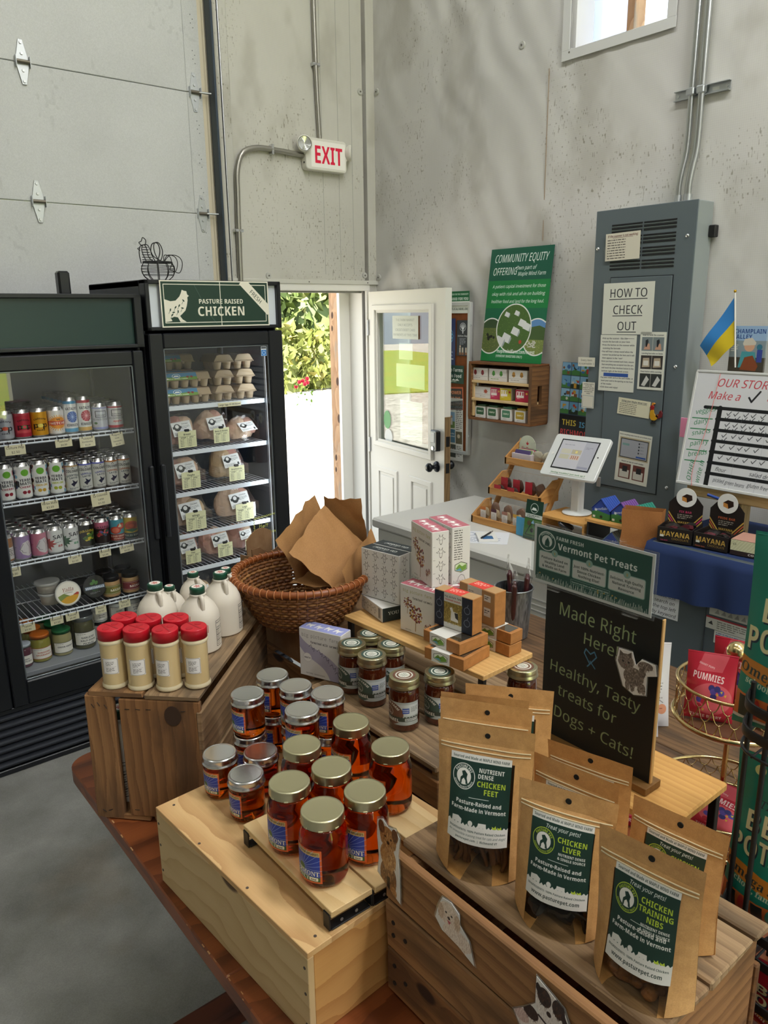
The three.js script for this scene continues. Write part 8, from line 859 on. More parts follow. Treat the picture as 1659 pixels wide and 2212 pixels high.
// ---------- checkout corner ----------
const CY = 0.86;
{
  const f = thing('white_counter', 'white chest freezer used as the checkout counter', 'counter', -0.565, 0, 1.78), wm = M('#dcdad4', 0.5); mesh('cabinet', cbox(0.74, 0.80, 1.30, 0.012), wm, f, 0, 0.415, 0); mesh('lid', cbox(0.77, 0.05, 1.36, 0.01), M('#cfcdc6', 0.5), f, 0, CY - 0.025, 0); for (let k = 0; k < 5; k++) mesh('vent_slat', cbox(0.004, 0.008, 0.3, 0.001), M('#a9a8a2', 0.5), f, -0.372, 0.62 + k * 0.025, 0.35); for (const [x, z] of [[-0.32, -0.6], [0.32, -0.6], [-0.32, 0.6], [0.32, 0.6]]) mesh('foot', new THREE.CylinderGeometry(0.025, 0.025, 0.02, 12), blackPl, f, x, 0.01, z);
  // tiered pine display
  const t = thing('tiered_display', 'three-tier pine display of snacks on the counter', 'display', 0, 0, 0), pm = variant('pine', '#f2dcb8'), Z0 = 1.505, Z1 = 1.845, zc = (Z0 + Z1) / 2, L = Z1 - Z0;
  for (const [x, y] of [[-0.62, CY + 0.001], [-0.50, 0.99], [-0.38, 1.13]]) { const q = new THREE.Group(); q.name = 'tray'; t.add(q); q.position.set(x, y, zc); mesh('tray_front', cbox(0.01, 0.036, L, 0.001, { ou: y }), pm, q, 0.005, 0.018, 0); mesh('tray_floor', cbox(0.13, 0.008, L - 0.02, 0.001), pm, q, 0.07, 0.004, 0); for (const s of [-1, 1]) { const e = extr([[0, 0], [0.14, 0], [0.14, 0.105], [0.1, 0.105], [0, 0.036]], 0.01); mesh('tray_end', e, pm, q, 0, 0, s > 0 ? L / 2 - 0.01 : -L / 2); } }
  for (const z of [Z0 + 0.005, Z1 - 0.005]) { const b = mesh('upright', cbox(0.03, 0.42, 0.012, 0.001, { grain: 1 }), pm, t, -0.34, CY + 0.205, z); b.rotation.z = -0.55; b.position.x = -0.36; }
  // top tier
  const ur = print(160, 130, (c, w, h) => { bg(c, w, h, '#c9cfb8'); circ(c, 80, 70, 70, '#ccd2bc'); txt(c, 'UnTapp', 80, 84, 34, '#b3262e', { f: 'serif', w: 'italic bold ', max: 120 }); poly(c, [[74, 58], [66, 44], [76, 46], [80, 32], [84, 46], [94, 44], [86, 58]], '#b3262e'); greek(c, 40, 106, 80, 1, 8, '#7a7f70', 3); });
  const ub = thing('waffle_box', 'display box of maple waffles with round header on the top tier', 'box', -0.35, 1.1395, 1.575, rightFace); mesh('box_tray', cbox(0.125, 0.05, 0.075, 0.001), M('#cdc4c8', 0.6), ub, 0.02, 0.025, -0.03); mesh('round_header', toReg(extr(rrect(0.11, 0.11, 0.054), 0.002), ur, (a, b) => [a / 0.11 + 0.5, b / 0.11 + 0.5]), PM(ur), ub, 0.0, 0.08, -0.065); for (let k = 0; k < 6; k++) mesh('waffle_pack', cbox(0.1, 0.035, 0.008, 0.002), M(['#4a3a6a', '#7aa04a', '#c9c2b8', '#b3323a'][k % 4], 0.35), ub, 0.02, 0.052, -0.004 - k * 0.011).rotation.x = -0.5;
  const clearBag = (name, label, x, y, z, w, h, c, tag) => { const g = thing(name, label, 'snack bag', x, y, z, rightFace, 'snack bags on the tiered display'); const geo = displace(new THREE.BoxGeometry(w, h, 0.035, 5, 6, 2), (a, b, q) => [a + (noise3(a * 60, b * 60, q * 60 + z * 9, 4) - 0.5) * 0.012, b, q * (1 - 0.8 * sst(0.1, 0.5, b / h)) + (noise3(b * 60, a * 60, q * 50, 6) - 0.5) * 0.012]); mesh('clear_bag', geo, clearPl, g, 0, h / 2, 0); mesh('contents', displace(new THREE.IcosahedronGeometry(1, 3), (a, b, q) => { const n = 0.8 + 0.4 * noise3(a * 3 + z * 7, b * 3, q * 3, 2); return [a * w * 0.42 * n, b * h * 0.3 * n, q * 0.013 * n]; }), M(c, 0.6), g, 0, h * 0.36, 0); if (tag) { const m = mesh('paper_tag', cbox(w * 0.6, h * 0.5, 0.001, 0.0003), M(tag[0], 0.6), g, 0, h * 0.42, 0.021); if (tag[1]) { mesh('tag_band', cbox(w * 0.6, h * 0.14, 0.0012, 0.0003), M(tag[1], 0.6), g, 0, h * 0.62, 0.0214); mesh('tag_drawing', new THREE.TorusGeometry(w * 0.14, 0.0006, 4, 20), M('#a5a098', 0.7), g, 0, h * 0.4, 0.0218); } } };
  clearBag('snack_bag', 'clear bag of pale snacks at the end of the top tier', -0.33, 1.1395, 1.755, 0.1, 0.12, '#c8c0a8'); clearBag('snack_bag', 'clear bag of pale snacks in the middle of the top tier', -0.32, 1.1395, 1.675, 0.085, 0.11, '#c0b8a0');
  const jb = ['#3a2018', '#4a2a1c', '#5a3424', '#3a2018', '#35201a', '#6a4a38']; ['at the wall-side end', 'second along', 'third along', 'low in front, first', 'low in front, second', 'at the tablet end'].forEach((s, i) => { const fr = i === 3 || i === 4; clearBag('jerky_bag', 'jerky bag with red label on the middle tier, ' + s, fr ? -0.478 : -0.44, fr ? 0.998 : 1.0, fr ? 1.568 + (i - 3) * 0.09 : [1.58, 1.66, 1.74, 0, 0, 1.8][i], 0.075, fr ? 0.07 : 0.12, jb[i], i < 5 ? ['#b01f2c'] : null); });
  ['orange', 'plum', 'mauve', 'amber'].forEach((s, i) => clearBag('treat_bag', 'small bag with white tag and ' + s + ' band on the lowest tier', -0.575, CY + 0.0095, 1.565 + i * 0.072, 0.06, 0.112, '#a08c6c', ['#dcd6ce', ['#c2702e', '#4a2030', '#a0705e', '#d0a040'][i]])); clearBag('treat_bag', 'clear bag with purple contents at the end of the lowest tier', -0.54, CY + 0.0095, 1.815, 0.05, 0.12, '#8a6a78'); for (let i = 0; i < 3; i++) clearBag('treat_bag', ['first', 'second', 'third'][i] + ' clear bag in the back row of the lowest tier', -0.52, CY + 0.0095, 1.58 + i * 0.085, 0.07, 0.14, '#7a5a48');
  // brochure stand
  const br = print(120, 220, (c, w, h) => { bg(c, w, h, '#173a2a'); circ(c, 60, 44, 26, null, '#dfe4dc', 3); poly(c, [[40, 56], [50, 40], [70, 42], [80, 56]], '#dfe4dc'); rct(c, 0, 78, w, 22, '#c9cfc6'); greek(c, 14, 84, 92, 2, 8, '#33463a', 3); rct(c, 0, 104, w, 100, '#3f6a2c'); poly(c, [[60, 112], [106, 196], [14, 196]], null, '#15241a', 6); poly(c, [[60, 108], [72, 130], [48, 130]], '#7fb0d8'); circ(c, 34, 130, 14, '#5a4a34'); circ(c, 58, 168, 12, '#1c1a16'); circ(c, 98, 150, 10, '#d8d4c8'); });
  const bs = thing('brochure_stand', 'dark green farm brochure in a clear stand beside the lowest tier', 'brochure', -0.64, CY + 0.001, 1.925, rightFace); mesh('brochure', sheetGeo(0.1, 0.185, br), PM(br, 0.4), bs, 0, 0.096, 0).rotation.x = -0.12; mesh('clear_holder', cbox(0.108, 0.07, 0.03, 0.001), clearPl, bs, 0, 0.036, -0.004); mesh('blue_card', cbox(0.05, 0.09, 0.002, 0.0004), M('#4a9ac0', 0.6), bs, -0.085, 0.047, -0.01);
  // papers and pen
  const pp = print(200, 150, (c, w, h) => { bg(c, w, h, '#dfe0e4'); circ(c, 60, 40, 20, null, '#7a86a0', 3); greek(c, 20, 80, 160, 5, 12, '#a0a6b4', 3); }); const p1 = one('paper_form', 'white sign-up form lying on the counter', 'paper', sheetGeo(0.27, 0.2, pp), PM(pp), -0.79, CY + 0.0008, 1.73); p1.rotation.set(-Math.PI / 2, 0, -0.9); const pd = thing('notepad', 'small white notepad lying on the form', 'notepad', -0.78, CY + 0.0015, 1.765, 0.9); mesh('pages', cbox(0.13, 0.012, 0.09, 0.001), M('#e4e2dc', 0.7), pd, 0, 0.0065, 0); mesh('blue_cover_print', cbox(0.05, 0.0006, 0.05, 0.0002), M('#3a6a9a', 0.6), pd, -0.03, 0.0128, 0); const pen = thing('pen', 'silver pen lying on the notepad', 'pen', -0.78, CY + 0.0185, 1.765, 0.35); mesh('barrel', rod([-0.06, 0, 0], [0.045, 0, 0], 0.0045, 10), M('#2a2d33', 0.3), pen); mesh('tip', rod([0.045, 0, 0], [0.07, 0, 0], 0.003, 8), steel, pen);
  // tablet kiosk on its bamboo step
  const st = thing('bamboo_step', 'small bamboo step under the tablet stand', 'riser', -0.43, CY + 0.001, 2.0, rightFace); mesh('step_top', cbox(0.26, 0.014, 0.2, 0.002), variant('bamboo', '#fff0d4'), st, 0, 0.091, 0); for (const s of [-1, 1]) { mesh('step_leg', cbox(0.014, 0.084, 0.19, 0.002), variant('bamboo', '#fff0d4'), st, s * 0.12, 0.042, 0); }
  const k = thing('tablet_kiosk', 'white checkout tablet on a pedestal stand', 'tablet', -0.395, CY + 0.0995, 1.985), wp = M('#dfe1de', 0.35); mesh('base', lathe([[0, 0.016], [0.03, 0.016], [0.045, 0.012], [0.068, 0.008], [0.07, 0], [0, 0]], 40), wp, k); mesh('pedestal', cbox(0.045, 0.25, 0.05, 0.006), wp, k, 0, 0.135, 0);
  const kd = new THREE.Group(); kd.name = 'enclosure'; kd.position.set(-0.012, 0.272, -0.02); kd.rotation.order = 'YXZ'; kd.rotation.set(-0.636, -1.571, 0.024); k.add(kd); mesh('bezel', extr(rrect(0.304, 0.218, 0.012), 0.014, { bevel: 0.003 }).translate(0, 0, -0.017), wp, kd);
  const sc = print(300, 210, (c, w, h) => { bg(c, w, h, '#a9a9b2'); rct(c, 0, 0, 200, h, '#b9b8be'); rct(c, 24, 66, 80, 34, '#c0bca8'); rct(c, 112, 66, 80, 34, '#b0a890'); rct(c, 24, 108, 80, 34, '#b8b49c'); rct(c, 112, 108, 80, 34, '#c6b4a0'); circ(c, 152, 83, 10, '#d8c87a'); for (const x of [126, 142, 158, 176]) rct(c, x, 112, 5, 26, '#8a3a34'); greek(c, 30, 30, 140, 1, 10, '#8f8f98', 3); greek(c, 215, 40, 60, 2, 10, '#8f8f98', 5); rct(c, 208, 186, 84, 16, '#8f90a0'); });
  mesh('screen_border', cbox(0.215, 0.158, 0.002, 0.0006), M('#15171c', 0.2), kd, 0.0, 0.008, 0.0008); mesh('screen', sheetGeo(0.2, 0.145, sc), T(sc.a.tex, 0.12, { emissiveMap: sc.a.tex, emissive: col('#ffffff'), emissiveIntensity: 0.12 }), kd, 0, 0.008, 0.002); const hv = print(230, 30, (c, w, h) => { bg(c, w, h, '#dfe1da'); txt(c, 'Having troubles? Just look up !!', 115, 15, 18, '#3f6a44', { max: 222 }); }); mesh('help_strip', sheetGeo(0.2, 0.017, hv), PM(hv), kd, 0.004, -0.092, 0.0012); mesh('home_button', new THREE.CylinderGeometry(0.007, 0.007, 0.002, 18).rotateX(Math.PI / 2), white, kd, -0.128, 0.005, 0.001); mesh('lock', new THREE.CylinderGeometry(0.003, 0.003, 0.004, 10).rotateX(Math.PI / 2), blackPl, kd, 0.125, 0.01, 0.001);
  const sn = thing('barcode_scanner', 'black handheld barcode scanner in the bamboo step', 'scanner', -0.50, CY + 0.001, 2.02, 0.4); mesh('handle', cbox(0.03, 0.06, 0.035, 0.008), blackPl, sn, 0, 0.03, 0); mesh('head', cbox(0.045, 0.025, 0.075, 0.01), blackPl, sn, 0, 0.062, -0.012).rotation.x = 0.4; one('scanner_cable', 'black cable looping behind the brochure stand', 'cable', tube([[-0.52, 0.868, 1.97], [-0.5, 0.90, 1.9], [-0.48, 0.868, 1.86], [-0.4, 0.8655, 1.9]], 0.003, 24, 6), blackPl);
  // barn-shaped candy boxes
  const s2 = thing('bamboo_step', 'bamboo step under the barn-shaped candy boxes', 'riser', -0.47, CY + 0.001, 2.29, rightFace); mesh('step_top', cbox(0.27, 0.014, 0.19, 0.002), variant('bamboo', '#fff0d4'), s2, 0, 0.132, 0); for (const s of [-1, 1]) mesh('step_leg', cbox(0.01, 0.125, 0.17, 0.002), blackMt, s2, s * 0.125, 0.0625, 0);
  const barn = (x, y, z, c1, c2, label, turn = 0) => { const reg = print(130, 130, (c, w, h) => { bg(c, w, h, '#27449a'); poly(c, [[0, 84], [40, 74], [130, 88], [130, 130], [0, 130]], '#3a7a3c'); txt(c, 'Snowflake', 65, 60, 20, '#dfe4ec', { f: 'serif', w: 'italic ', rot: -0.2 }); circ(c, 30, 72, 8, '#dfe4ec'); circ(c, 70, 112, 10, '#20241e'); rct(c, 8, 108, 18, 14, '#e4e4dc'); }); const g = thing('barn_box', label, 'box', x, y, z, rightFace + turn, 'barn-shaped candy boxes'), F_ = [[-0.045, 0], [0.045, 0], [0.045, 0.045], [0, 0.09], [-0.045, 0.045]]; mesh('barn_body', toReg(extr(F_, 0.1).translate(0, 0, -0.1), reg, (a, b) => [a / 0.09 + 0.5, b / 0.09]), PM(reg, 0.5), g); for (const s of [-1, 1]) { const R_ = new THREE.Group(); R_.name = 'roof'; g.add(R_); R_.position.set(s * 0.0245, 0.0685, -0.05); R_.rotation.z = -s * 0.785; mesh('roof_sheet', cbox(0.07, 0.0015, 0.106, 0.0004), M(c1, 0.5), R_); for (let i = 0; i < 7; i++) mesh('roof_rib', cbox(0.07, 0.0018, 0.003, 0.0004), M(c2, 0.5), R_, 0, 0.0014, -0.045 + i * 0.015); } };
  const BY = CY + 0.1405; barn(-0.535, BY, 2.215, '#2a4a9c', '#4a6ac0', 'barn-shaped candy box with blue roof'); barn(-0.53, BY, 2.312, '#6a3f8a', '#9a70b0', 'barn-shaped candy box with purple roof'); barn(-0.525, BY, 2.385, '#1f7a68', '#45a48e', 'barn-shaped candy box with teal roof', -0.1); barn(-0.53, CY + 0.001, 2.275, '#9ab8d4', '#b8d0e4', 'barn-shaped candy box with pale blue roof under the step');
  const gj = thing('glass_bottle', 'small clear glass jar beside the paper bag', 'jar', -0.62, CY + 0.001, 2.40); mesh('glass', lathe([[0, 0], [0.025, 0], [0.028, 0.005], [0.028, 0.07], [0.018, 0.085], [0.018, 0.1], [0.021, 0.1]], 24), clearPl, gj); mesh('price_sticker', cylLabel(0.0284, 0.02, 0.05, -2, -1, hv, 6), M('#e4e2da', 0.7), gj); mesh('glass_lid', lathe([[0, 0.112], [0.02, 0.11], [0.021, 0.1], [0, 0.1]], 20), clearPl, gj);
}
// grey cabinet, cloth, chocolates, whiteboard
{
  const g = thing('grey_cabinet', 'low grey electrical cabinet under the navy cloth', 'cabinet', -0.325, 0, 3.08), gm = M('#4a5357', 0.5); mesh('cabinet_body', cbox(0.58, 0.985, 1.12, 0.006), gm, g, 0, 0.4945, 0); mesh('cover_seam', cbox(0.003, 0.9, 0.004, 0.0005), M('#2a3034', 0.6), g, -0.291, 0.47, -0.3);
  const lb = (label, pw, ph, draw, w, h, y, z) => { const reg = print(pw, ph, draw), m = one('cabinet_label', label, 'label', sheetGeo(w, h, reg), PM(reg), -0.6158, y, z, rightFace); }; lb('white rating label on the grey cabinet', 180, 90, (c, w, h) => { bg(c, w, h, '#b9b9b0'); greek(c, 8, 10, 160, 3, 11, '#6c6c66', 3); for (let k = 0; k < 5; k++) poly(c, [[24 + k * 30, 80], [40 + k * 30, 56], [48 + k * 30, 80]], '#8f8f88'); }, 0.155, 0.075, 0.79, 2.87); lb('red-striped warning label on the grey cabinet', 190, 60, (c, w, h) => { bg(c, w, h, '#c4c4bc'); rct(c, 0, 0, w, 8, '#a03038'); poly(c, [[10, 36], [24, 20], [30, 40]], '#333'); greek(c, 46, 16, 130, 4, 10, '#77776f', 5); }, 0.185, 0.05, 0.72, 2.875); lb('lower white label on the grey cabinet', 150, 60, (c, w, h) => { bg(c, w, h, '#c6c6c0'); greek(c, 8, 8, 130, 3, 9, '#6a76a0', 6); greek(c, 40, 42, 70, 1, 8, '#555', 7); }, 0.13, 0.05, 0.668, 2.885);
  lb('handwritten white note on the cabinet beside the chalkboard', 150, 130, (c, w, h) => { bg(c, w, h, '#d6d8dc'); ['please use', 'search on', 'the top left', 'by keyword'].forEach((s, i) => txt(c, s, 75, 22 + i * 30, 24, '#22242a', { w: 'italic ', max: 140 })); }, 0.13, 0.11, 0.735, 2.6);
  const cl = thing('navy_cloth', 'navy blue cloth draped over the grey cabinet', 'cloth'), N = 60, P = [], UV = [], I = [], rows = [[-0.04, 0.9895], [-0.3, 0.9905], [-0.55, 0.9905], [-0.622, 0.984], [-0.632, 0.95], [-0.636, 0.88], [-0.638, 0.80]]; for (let i = 0; i <= N; i++) { const z = 2.505 + 1.15 * i / N; rows.forEach(([x, y], j) => { const k = j > 3 ? (j - 3) / 3 : 0; P.push(x - k * (0.008 + 0.012 * Math.sin(z * 26 + Math.sin(z * 9) * 2)), y - k * k * 0.02 * Math.sin(z * 5 + 1), z); UV.push(z, y - x); }); } const R_ = rows.length; for (let i = 0; i < N; i++) for (let j = 0; j + 1 < R_; j++) { const a = i * R_ + j; I.push(a, a + R_, a + R_ + 1, a, a + R_ + 1, a + 1); } mesh('cloth_sheet', geoFrom(P, UV, I), M('#152a55', 0.9, { side: THREE.DoubleSide }), cl);
  const may = (x, z, a, bar, label, ac) => { const Y = 0.9925, w = 0.135, h = 0.06, d = 0.15, dk = M('#1c1614', 0.5), t = thing('chocolate_tray', label, 'box', x, Y, z, -a * D2R, 'chocolate display trays'); const fr = print(260, 120, (c, W_, H_) => { bg(c, W_, H_, '#1c1614'); txt(c, 'MAYANA', 130, 50, 58, '#c9a24a', { max: 230 }); txt(c, 'CHOCOLATE', 176, 88, 24, '#b08c42', { w: '', max: 130 }); rct(c, 20, 62, 30, 18, '#d8d8d0'); txt(c, bar, 54, 106, 15, ac); }); mesh('tray_front', cbox(w, h, 0.003, 0.0005), dk, t, w / 2, h / 2, 0); mesh('front_print', sheetGeo(w - 0.002, h - 0.002, fr), PM(fr, 0.5), t, w / 2, h / 2, 0.0022); for (const s of [0.0015, w - 0.0015]) mesh('tray_side', cbox(0.003, h, d, 0.0005), dk, t, s, h / 2, -d / 2); mesh('tray_floor', cbox(w, 0.003, d, 0.0005), dk, t, w / 2, 0.002, -d / 2); mesh('side_stripe', cbox(0.001, 0.02, d * 0.7, 0.0003), M('#c9a24a', 0.4), t, w + 0.0004, 0.03, -d / 2);
    const bk = print(220, 220, (c, W_, H_) => { bg(c, W_, H_, '#1c1614'); for (let k = 0; k < 3; k++) { lines(c, [[0, 120 + k * 22], [60, 200 + k * 22]], k === 1 ? ac : '#c9a24a', 8); lines(c, [[220, 120 + k * 22], [150, 205 + k * 22]], k === 1 ? ac : '#c9a24a', 8); } txt(c, bar, 110, 112, 22, ac); greek(c, 60, 130, 100, 3, 12, '#a8a090', 3); txt(c, 'MAYANA', 110, 186, 22, '#c9a24a'); }); const sh = [[0, 0], [w, 0], [w, 0.10], [w * 0.78, 0.135], [w * 0.22, 0.135], [0, 0.10]]; mesh('header_card', toReg(extr(sh, 0.002), bk, (a_, b_) => [a_ / w, b_ / 0.135]), PM(bk, 0.5), t, 0, h * 0.55, -d + 0.02); const pc = print(120, 120, (c, W_, H_) => { bg(c, W_, H_, '#e4e4e0'); poly(c, [[34, 56], [60, 38], [92, 44], [96, 72], [66, 90], [36, 80]], '#2a1a14'); poly(c, [[34, 56], [60, 62], [66, 90], [36, 80]], '#c98a44'); }); mesh('round_photo', toReg(new THREE.CylinderGeometry(0.04, 0.04, 0.002, 36).rotateX(Math.PI / 2), pc, (a_, b_) => [a_ / 0.08 + 0.5, b_ / 0.08 + 0.5]), PM(pc, 0.4), t, w / 2, h * 0.55 + 0.128, -d + 0.024); const r = rng(Math.round(z * 100)); for (let k = 0; k < 6; k++) { const q = mesh('wrapped_bar', displace(new THREE.BoxGeometry(0.055, 0.03, 0.022, 4, 3, 2), (a_, b_, c_) => [a_, b_ * (1 - 0.5 * sst(0.6, 1, Math.abs(a_) / 0.0275)), c_ + (noise3(a_ * 90, b_ * 90, k, 3) - 0.5) * 0.01]), M(k % 3 ? '#33302e' : '#6a3038', 0.25, { metalness: 0.4 }), t, 0.03 + (k % 2) * 0.055 + rr(0, 0.015, r), 0.034 + rr(0, 0.012, r), -0.03 - Math.floor(k / 2) * 0.035); q.rotation.set(rr(-0.6, 0.6, r), rr(-0.6, 0.6, r), rr(-0.4, 0.4, r)); } };
  may(-0.609, 2.541, 76, 'FIX BAR', 'open chocolate tray with pink lettering beside the paper bag', '#c03a6a'); may(-0.575, 2.678, 86, 'PRIDE BAR', 'open chocolate tray with orange caramel bar picture', '#c0603a');
  const cf = print(200, 120, (c, w, h) => { bg(c, w, h, '#c9c8a0'); for (let k = 0; k < 14; k++) lines(c, [[k * 16 - 20, 0], [k * 16 - 60, 84]], '#d8d6b4', 4); rct(c, 0, 84, w, 36, '#2a1816'); txt(c, 'COFFEE', 128, 102, 22, '#e4e0d4'); txt(c, '2', 132, 60, 30, '#a03a3a'); circ(c, 20, 34, 7, null, '#33302a', 2); }); const cb = thing('coffee_box', 'striped coffee chocolate box at the cloth edge', 'box', -0.565, 0.9925, 2.822, -84 * D2R); mesh('carton_body', cbox(0.15, 0.06, 0.12, 0.001), M('#2a1816', 0.6), cb, 0.075, 0.03, -0.06); mesh('front_print', sheetGeo(0.148, 0.058, cf), PM(cf), cb, 0.075, 0.03, 0.0004); mesh('top_print', cbox(0.148, 0.001, 0.118, 0.0003), M('#b98a78', 0.6), cb, 0.075, 0.0604, -0.06);
  const kb = thing('kraft_bag', 'stiff brown paper bag standing beside the chocolate trays', 'paper bag', -0.56, CY + 0.002, 2.442, -1.15), km = T(TX.kraft, 0.8, { color: col('#c9a27c'), side: THREE.DoubleSide }), cr = (s) => (x, y, z) => [x + (noise3(x * 30 + s, y * 30, z * 30, 4) - 0.5) * 0.014, y, z + (noise3(y * 26, x * 26 + s, z * 20, 6) - 0.5) * 0.016]; for (const [w, x, z, ry] of [[0.16, 0, 0.035, 0], [0.16, 0, -0.035, 0], [0.07, 0.08, 0, 1.571], [0.07, -0.08, 0, 1.571]]) mesh('bag_panel', displace(new THREE.PlaneGeometry(w, 0.235, 8, 10).rotateY(ry).translate(x, 0.118, z), cr(x * 9)), km, kb);
  // whiteboard on a timber ledge
  const lg = thing('timber_ledge', 'pine timber ledge supporting the whiteboard', 'ledge', -0.305, 0.9915, 3.02); mesh('beam', cbox(0.14, 0.05, 1.0, 0.003, { grain: 2 }), MW.pale, lg, 0, 0.175, 0.0); for (const z of [-0.3, 0.4]) mesh('post', cbox(0.08, 0.149, 0.05, 0.002, { grain: 1 }), MW.pale, lg, 0, 0.0747, z);
  const wb = print(860, 460, (c, w, h) => { bg(c, w, h, '#d3d4d6'); const Rd = '#c03a44', H_ = (s, x, y, z, cl, o = {}) => txt(c, s, x, y, z, cl, { w: 'italic ', al: 'left', ...o }); H_('OUR STORE IS EXPANDING!', 90, 40, 44, Rd, { max: 640 }); H_('Make a', 62, 92, 42, Rd); lines(c, [[232, 92], [244, 108], [272, 66]], '#1c1e22', 7); H_('in the category', 300, 86, 40, Rd); H_("you'd like to see!", 310, 122, 38, Rd); c.strokeStyle = '#14161a'; c.lineWidth = 13; for (let k = 0; k < 7; k++) { c.beginPath(); c.moveTo(k ? 118 : 60, 142 + k * 44); c.lineTo(w, 142 + k * 44); c.stroke(); } c.beginPath(); c.moveTo(124, 142); c.lineTo(124, h); c.lineWidth = 20; c.stroke(); ['veggies', 'dairy', 'snacks', 'pantry', 'breads'].forEach((s, i) => { H_(s, 22, 166 + i * 44, 27, '#2f7a4c', { rot: -0.25, max: 86 }); lines(c, [[14, 190 + i * 44], [100, 188 + i * 44]], '#2f7a4c', 4); }); H_('OTHER', 46, 450, 28, '#2f7a4c', { rot: -1.5 }); H_('write in', 84, 454, 28, '#2f7a4c', { rot: -1.5 }); const r = rng(6); [16, 18, 10, 5, 8].forEach((n, i) => { for (let k = 0; k < n; k++) { const x = 150 + (k % 9) * 34 + r() * 10, y = 160 + i * 44 + (k > 8 ? 16 : 0); lines(c, [[x, y], [x + 6, y + 8], [x + 18, y - 8]], '#22252a', 2.5); } }); ['flour', 'salad dressing', 'coffee', 'tomato jam', 'pickled green beans', 'gluten free bread', 'pumpkin spice pie', 'arugula'].forEach((s, i) => H_(s, 150 + (i % 4) * 140, 384 + Math.floor(i / 4) * 44, 21, '#22252a', { max: 130, rot: 0.05 })); for (let k = 0; k < 60; k++) circ(c, 580 + r() * 50, 150 + r() * 260, 3 + r() * 5, '#9a9ca0'); c.globalAlpha = 0.5; for (let k = 0; k < 6; k++) rct(c, 220 + k * 100, 148, 1.5, h, '#9a9ca4'); c.globalAlpha = 1; });
  const wg = thing('whiteboard', 'white tally board with red and green handwriting leaning on the wall', 'whiteboard', -0.345, 1.421, 2.915, rightFace); wg.rotation.order = 'YXZ'; wg.rotation.x = -0.19; mesh('board', sheetGeo(0.86, 0.46, wb, 0.006), PM(wb, 0.3), wg, 0, 0, 0); mesh('frame_bar', cbox(0.87, 0.01, 0.012, 0.002), M('#c9cac6', 0.4), wg, 0, 0.232, 0); mesh('frame_bar', cbox(0.87, 0.012, 0.016, 0.002), M('#c9cac6', 0.4), wg, 0, -0.232, 0.001); for (const s of [-1, 1]) mesh('frame_bar', cbox(0.01, 0.46, 0.012, 0.002), M('#c9cac6', 0.4), wg, s * 0.432, 0, 0); mesh('pen_string', tube([[-0.33, 0.225, 0.008], [-0.345, 0.0, 0.009], [-0.37, -0.18, 0.01], [-0.36, -0.24, 0.012]], 0.0012, 20, 4), M('#e07a78', 0.7), wg); mesh('marker_pen', rod([-0.28, -0.262, 0.02], [-0.2, -0.275, 0.02], 0.006, 10), M('#2a4a9a', 0.4), wg);
  // brochure holder and flag on the wall
  const cvp = print(180, 220, (c, w, h) => { bg(c, w, h, '#9ab8d8'); rct(c, 0, 70, w, 150, '#8a9aa0'); txt(c, 'CHAMPLAIN', 96, 26, 28, '#2a4a8a', { max: 160 }); txt(c, 'VALLEY', 60, 52, 28, '#2a4a8a', { max: 100 }); rct(c, 0, 150, w, 70, '#4a4438'); circ(c, 100, 96, 26, '#d8a888'); poly(c, [[66, 84], [74, 62], [110, 56], [132, 78], [130, 90], [70, 94]], '#d6cdbc'); poly(c, [[50, 200], [64, 122], [130, 124], [142, 200]], '#4a9aa0'); poly(c, [[60, 210], [80, 150], [120, 140], [150, 190], [140, 214]], '#8a4a2a'); circ(c, 150, 100, 14, '#3a7a90'); rct(c, 140, 112, 26, 60, '#3a4a9a'); greek(c, 8, 90, 40, 4, 9, '#e0e0d8', 4); });
  const bh = thing('brochure_holder', 'clear wall holder with a colourful valley magazine', 'brochure', -0.125, 1.735, 2.602, rightFace); mesh('magazine', sheetGeo(0.15, 0.185, cvp, 0.01), PM(cvp, 0.3), bh, 0, 0, 0.014); mesh('holder_back', cbox(0.165, 0.2, 0.003, 0.0006), clearPl, bh, 0.004, 0, -0.004); mesh('holder_side', cbox(0.003, 0.17, 0.05, 0.0006), clearPl, bh, 0.084, -0.012, 0.016); mesh('holder_foot', cbox(0.165, 0.003, 0.13, 0.0006), clearPl, bh, 0, -0.1, -0.045);
  const fg = thing('small_flag', 'small blue and yellow flag on a white stick', 'flag', -0.165, 1.66, 2.55); mesh('stick', rod([0, 0, 0.02], [0.0, 0.30, -0.012], 0.0035, 8), M('#e4e2da', 0.4), fg); mesh('finial', new THREE.SphereGeometry(0.006, 12, 8), M('#c9a02c', 0.3, { metalness: 0.8 }), fg, 0, 0.306, -0.0125); const half = (b0, b1, name, c) => { const P2 = [], I2 = [], n = 14, m = 6; for (let i = 0; i <= n; i++) for (let j = 0; j <= m; j++) { const a = i / n, b = mix(b0, b1, j / m); P2.push(0.012 * Math.sin(a * 6 + b * 3) * a - 0.012 * a, 0.285 - 0.185 * b - a * (0.2 - 0.1 * b), -0.011 + 0.024 * b - 0.125 * a * (1 - 0.25 * b)); } for (let i = 0; i < n; i++) for (let j = 0; j < m; j++) { const q = i * (m + 1) + j; I2.push(q, q + m + 1, q + m + 2, q, q + m + 2, q + 1); } mesh(name, geoFrom(P2, null, I2), M(c, 0.7, { side: THREE.DoubleSide }), fg); }; half(0, 0.48, 'blue_half', '#2f7fc4'); half(0.48, 1, 'yellow_half', '#d2b81c');
}
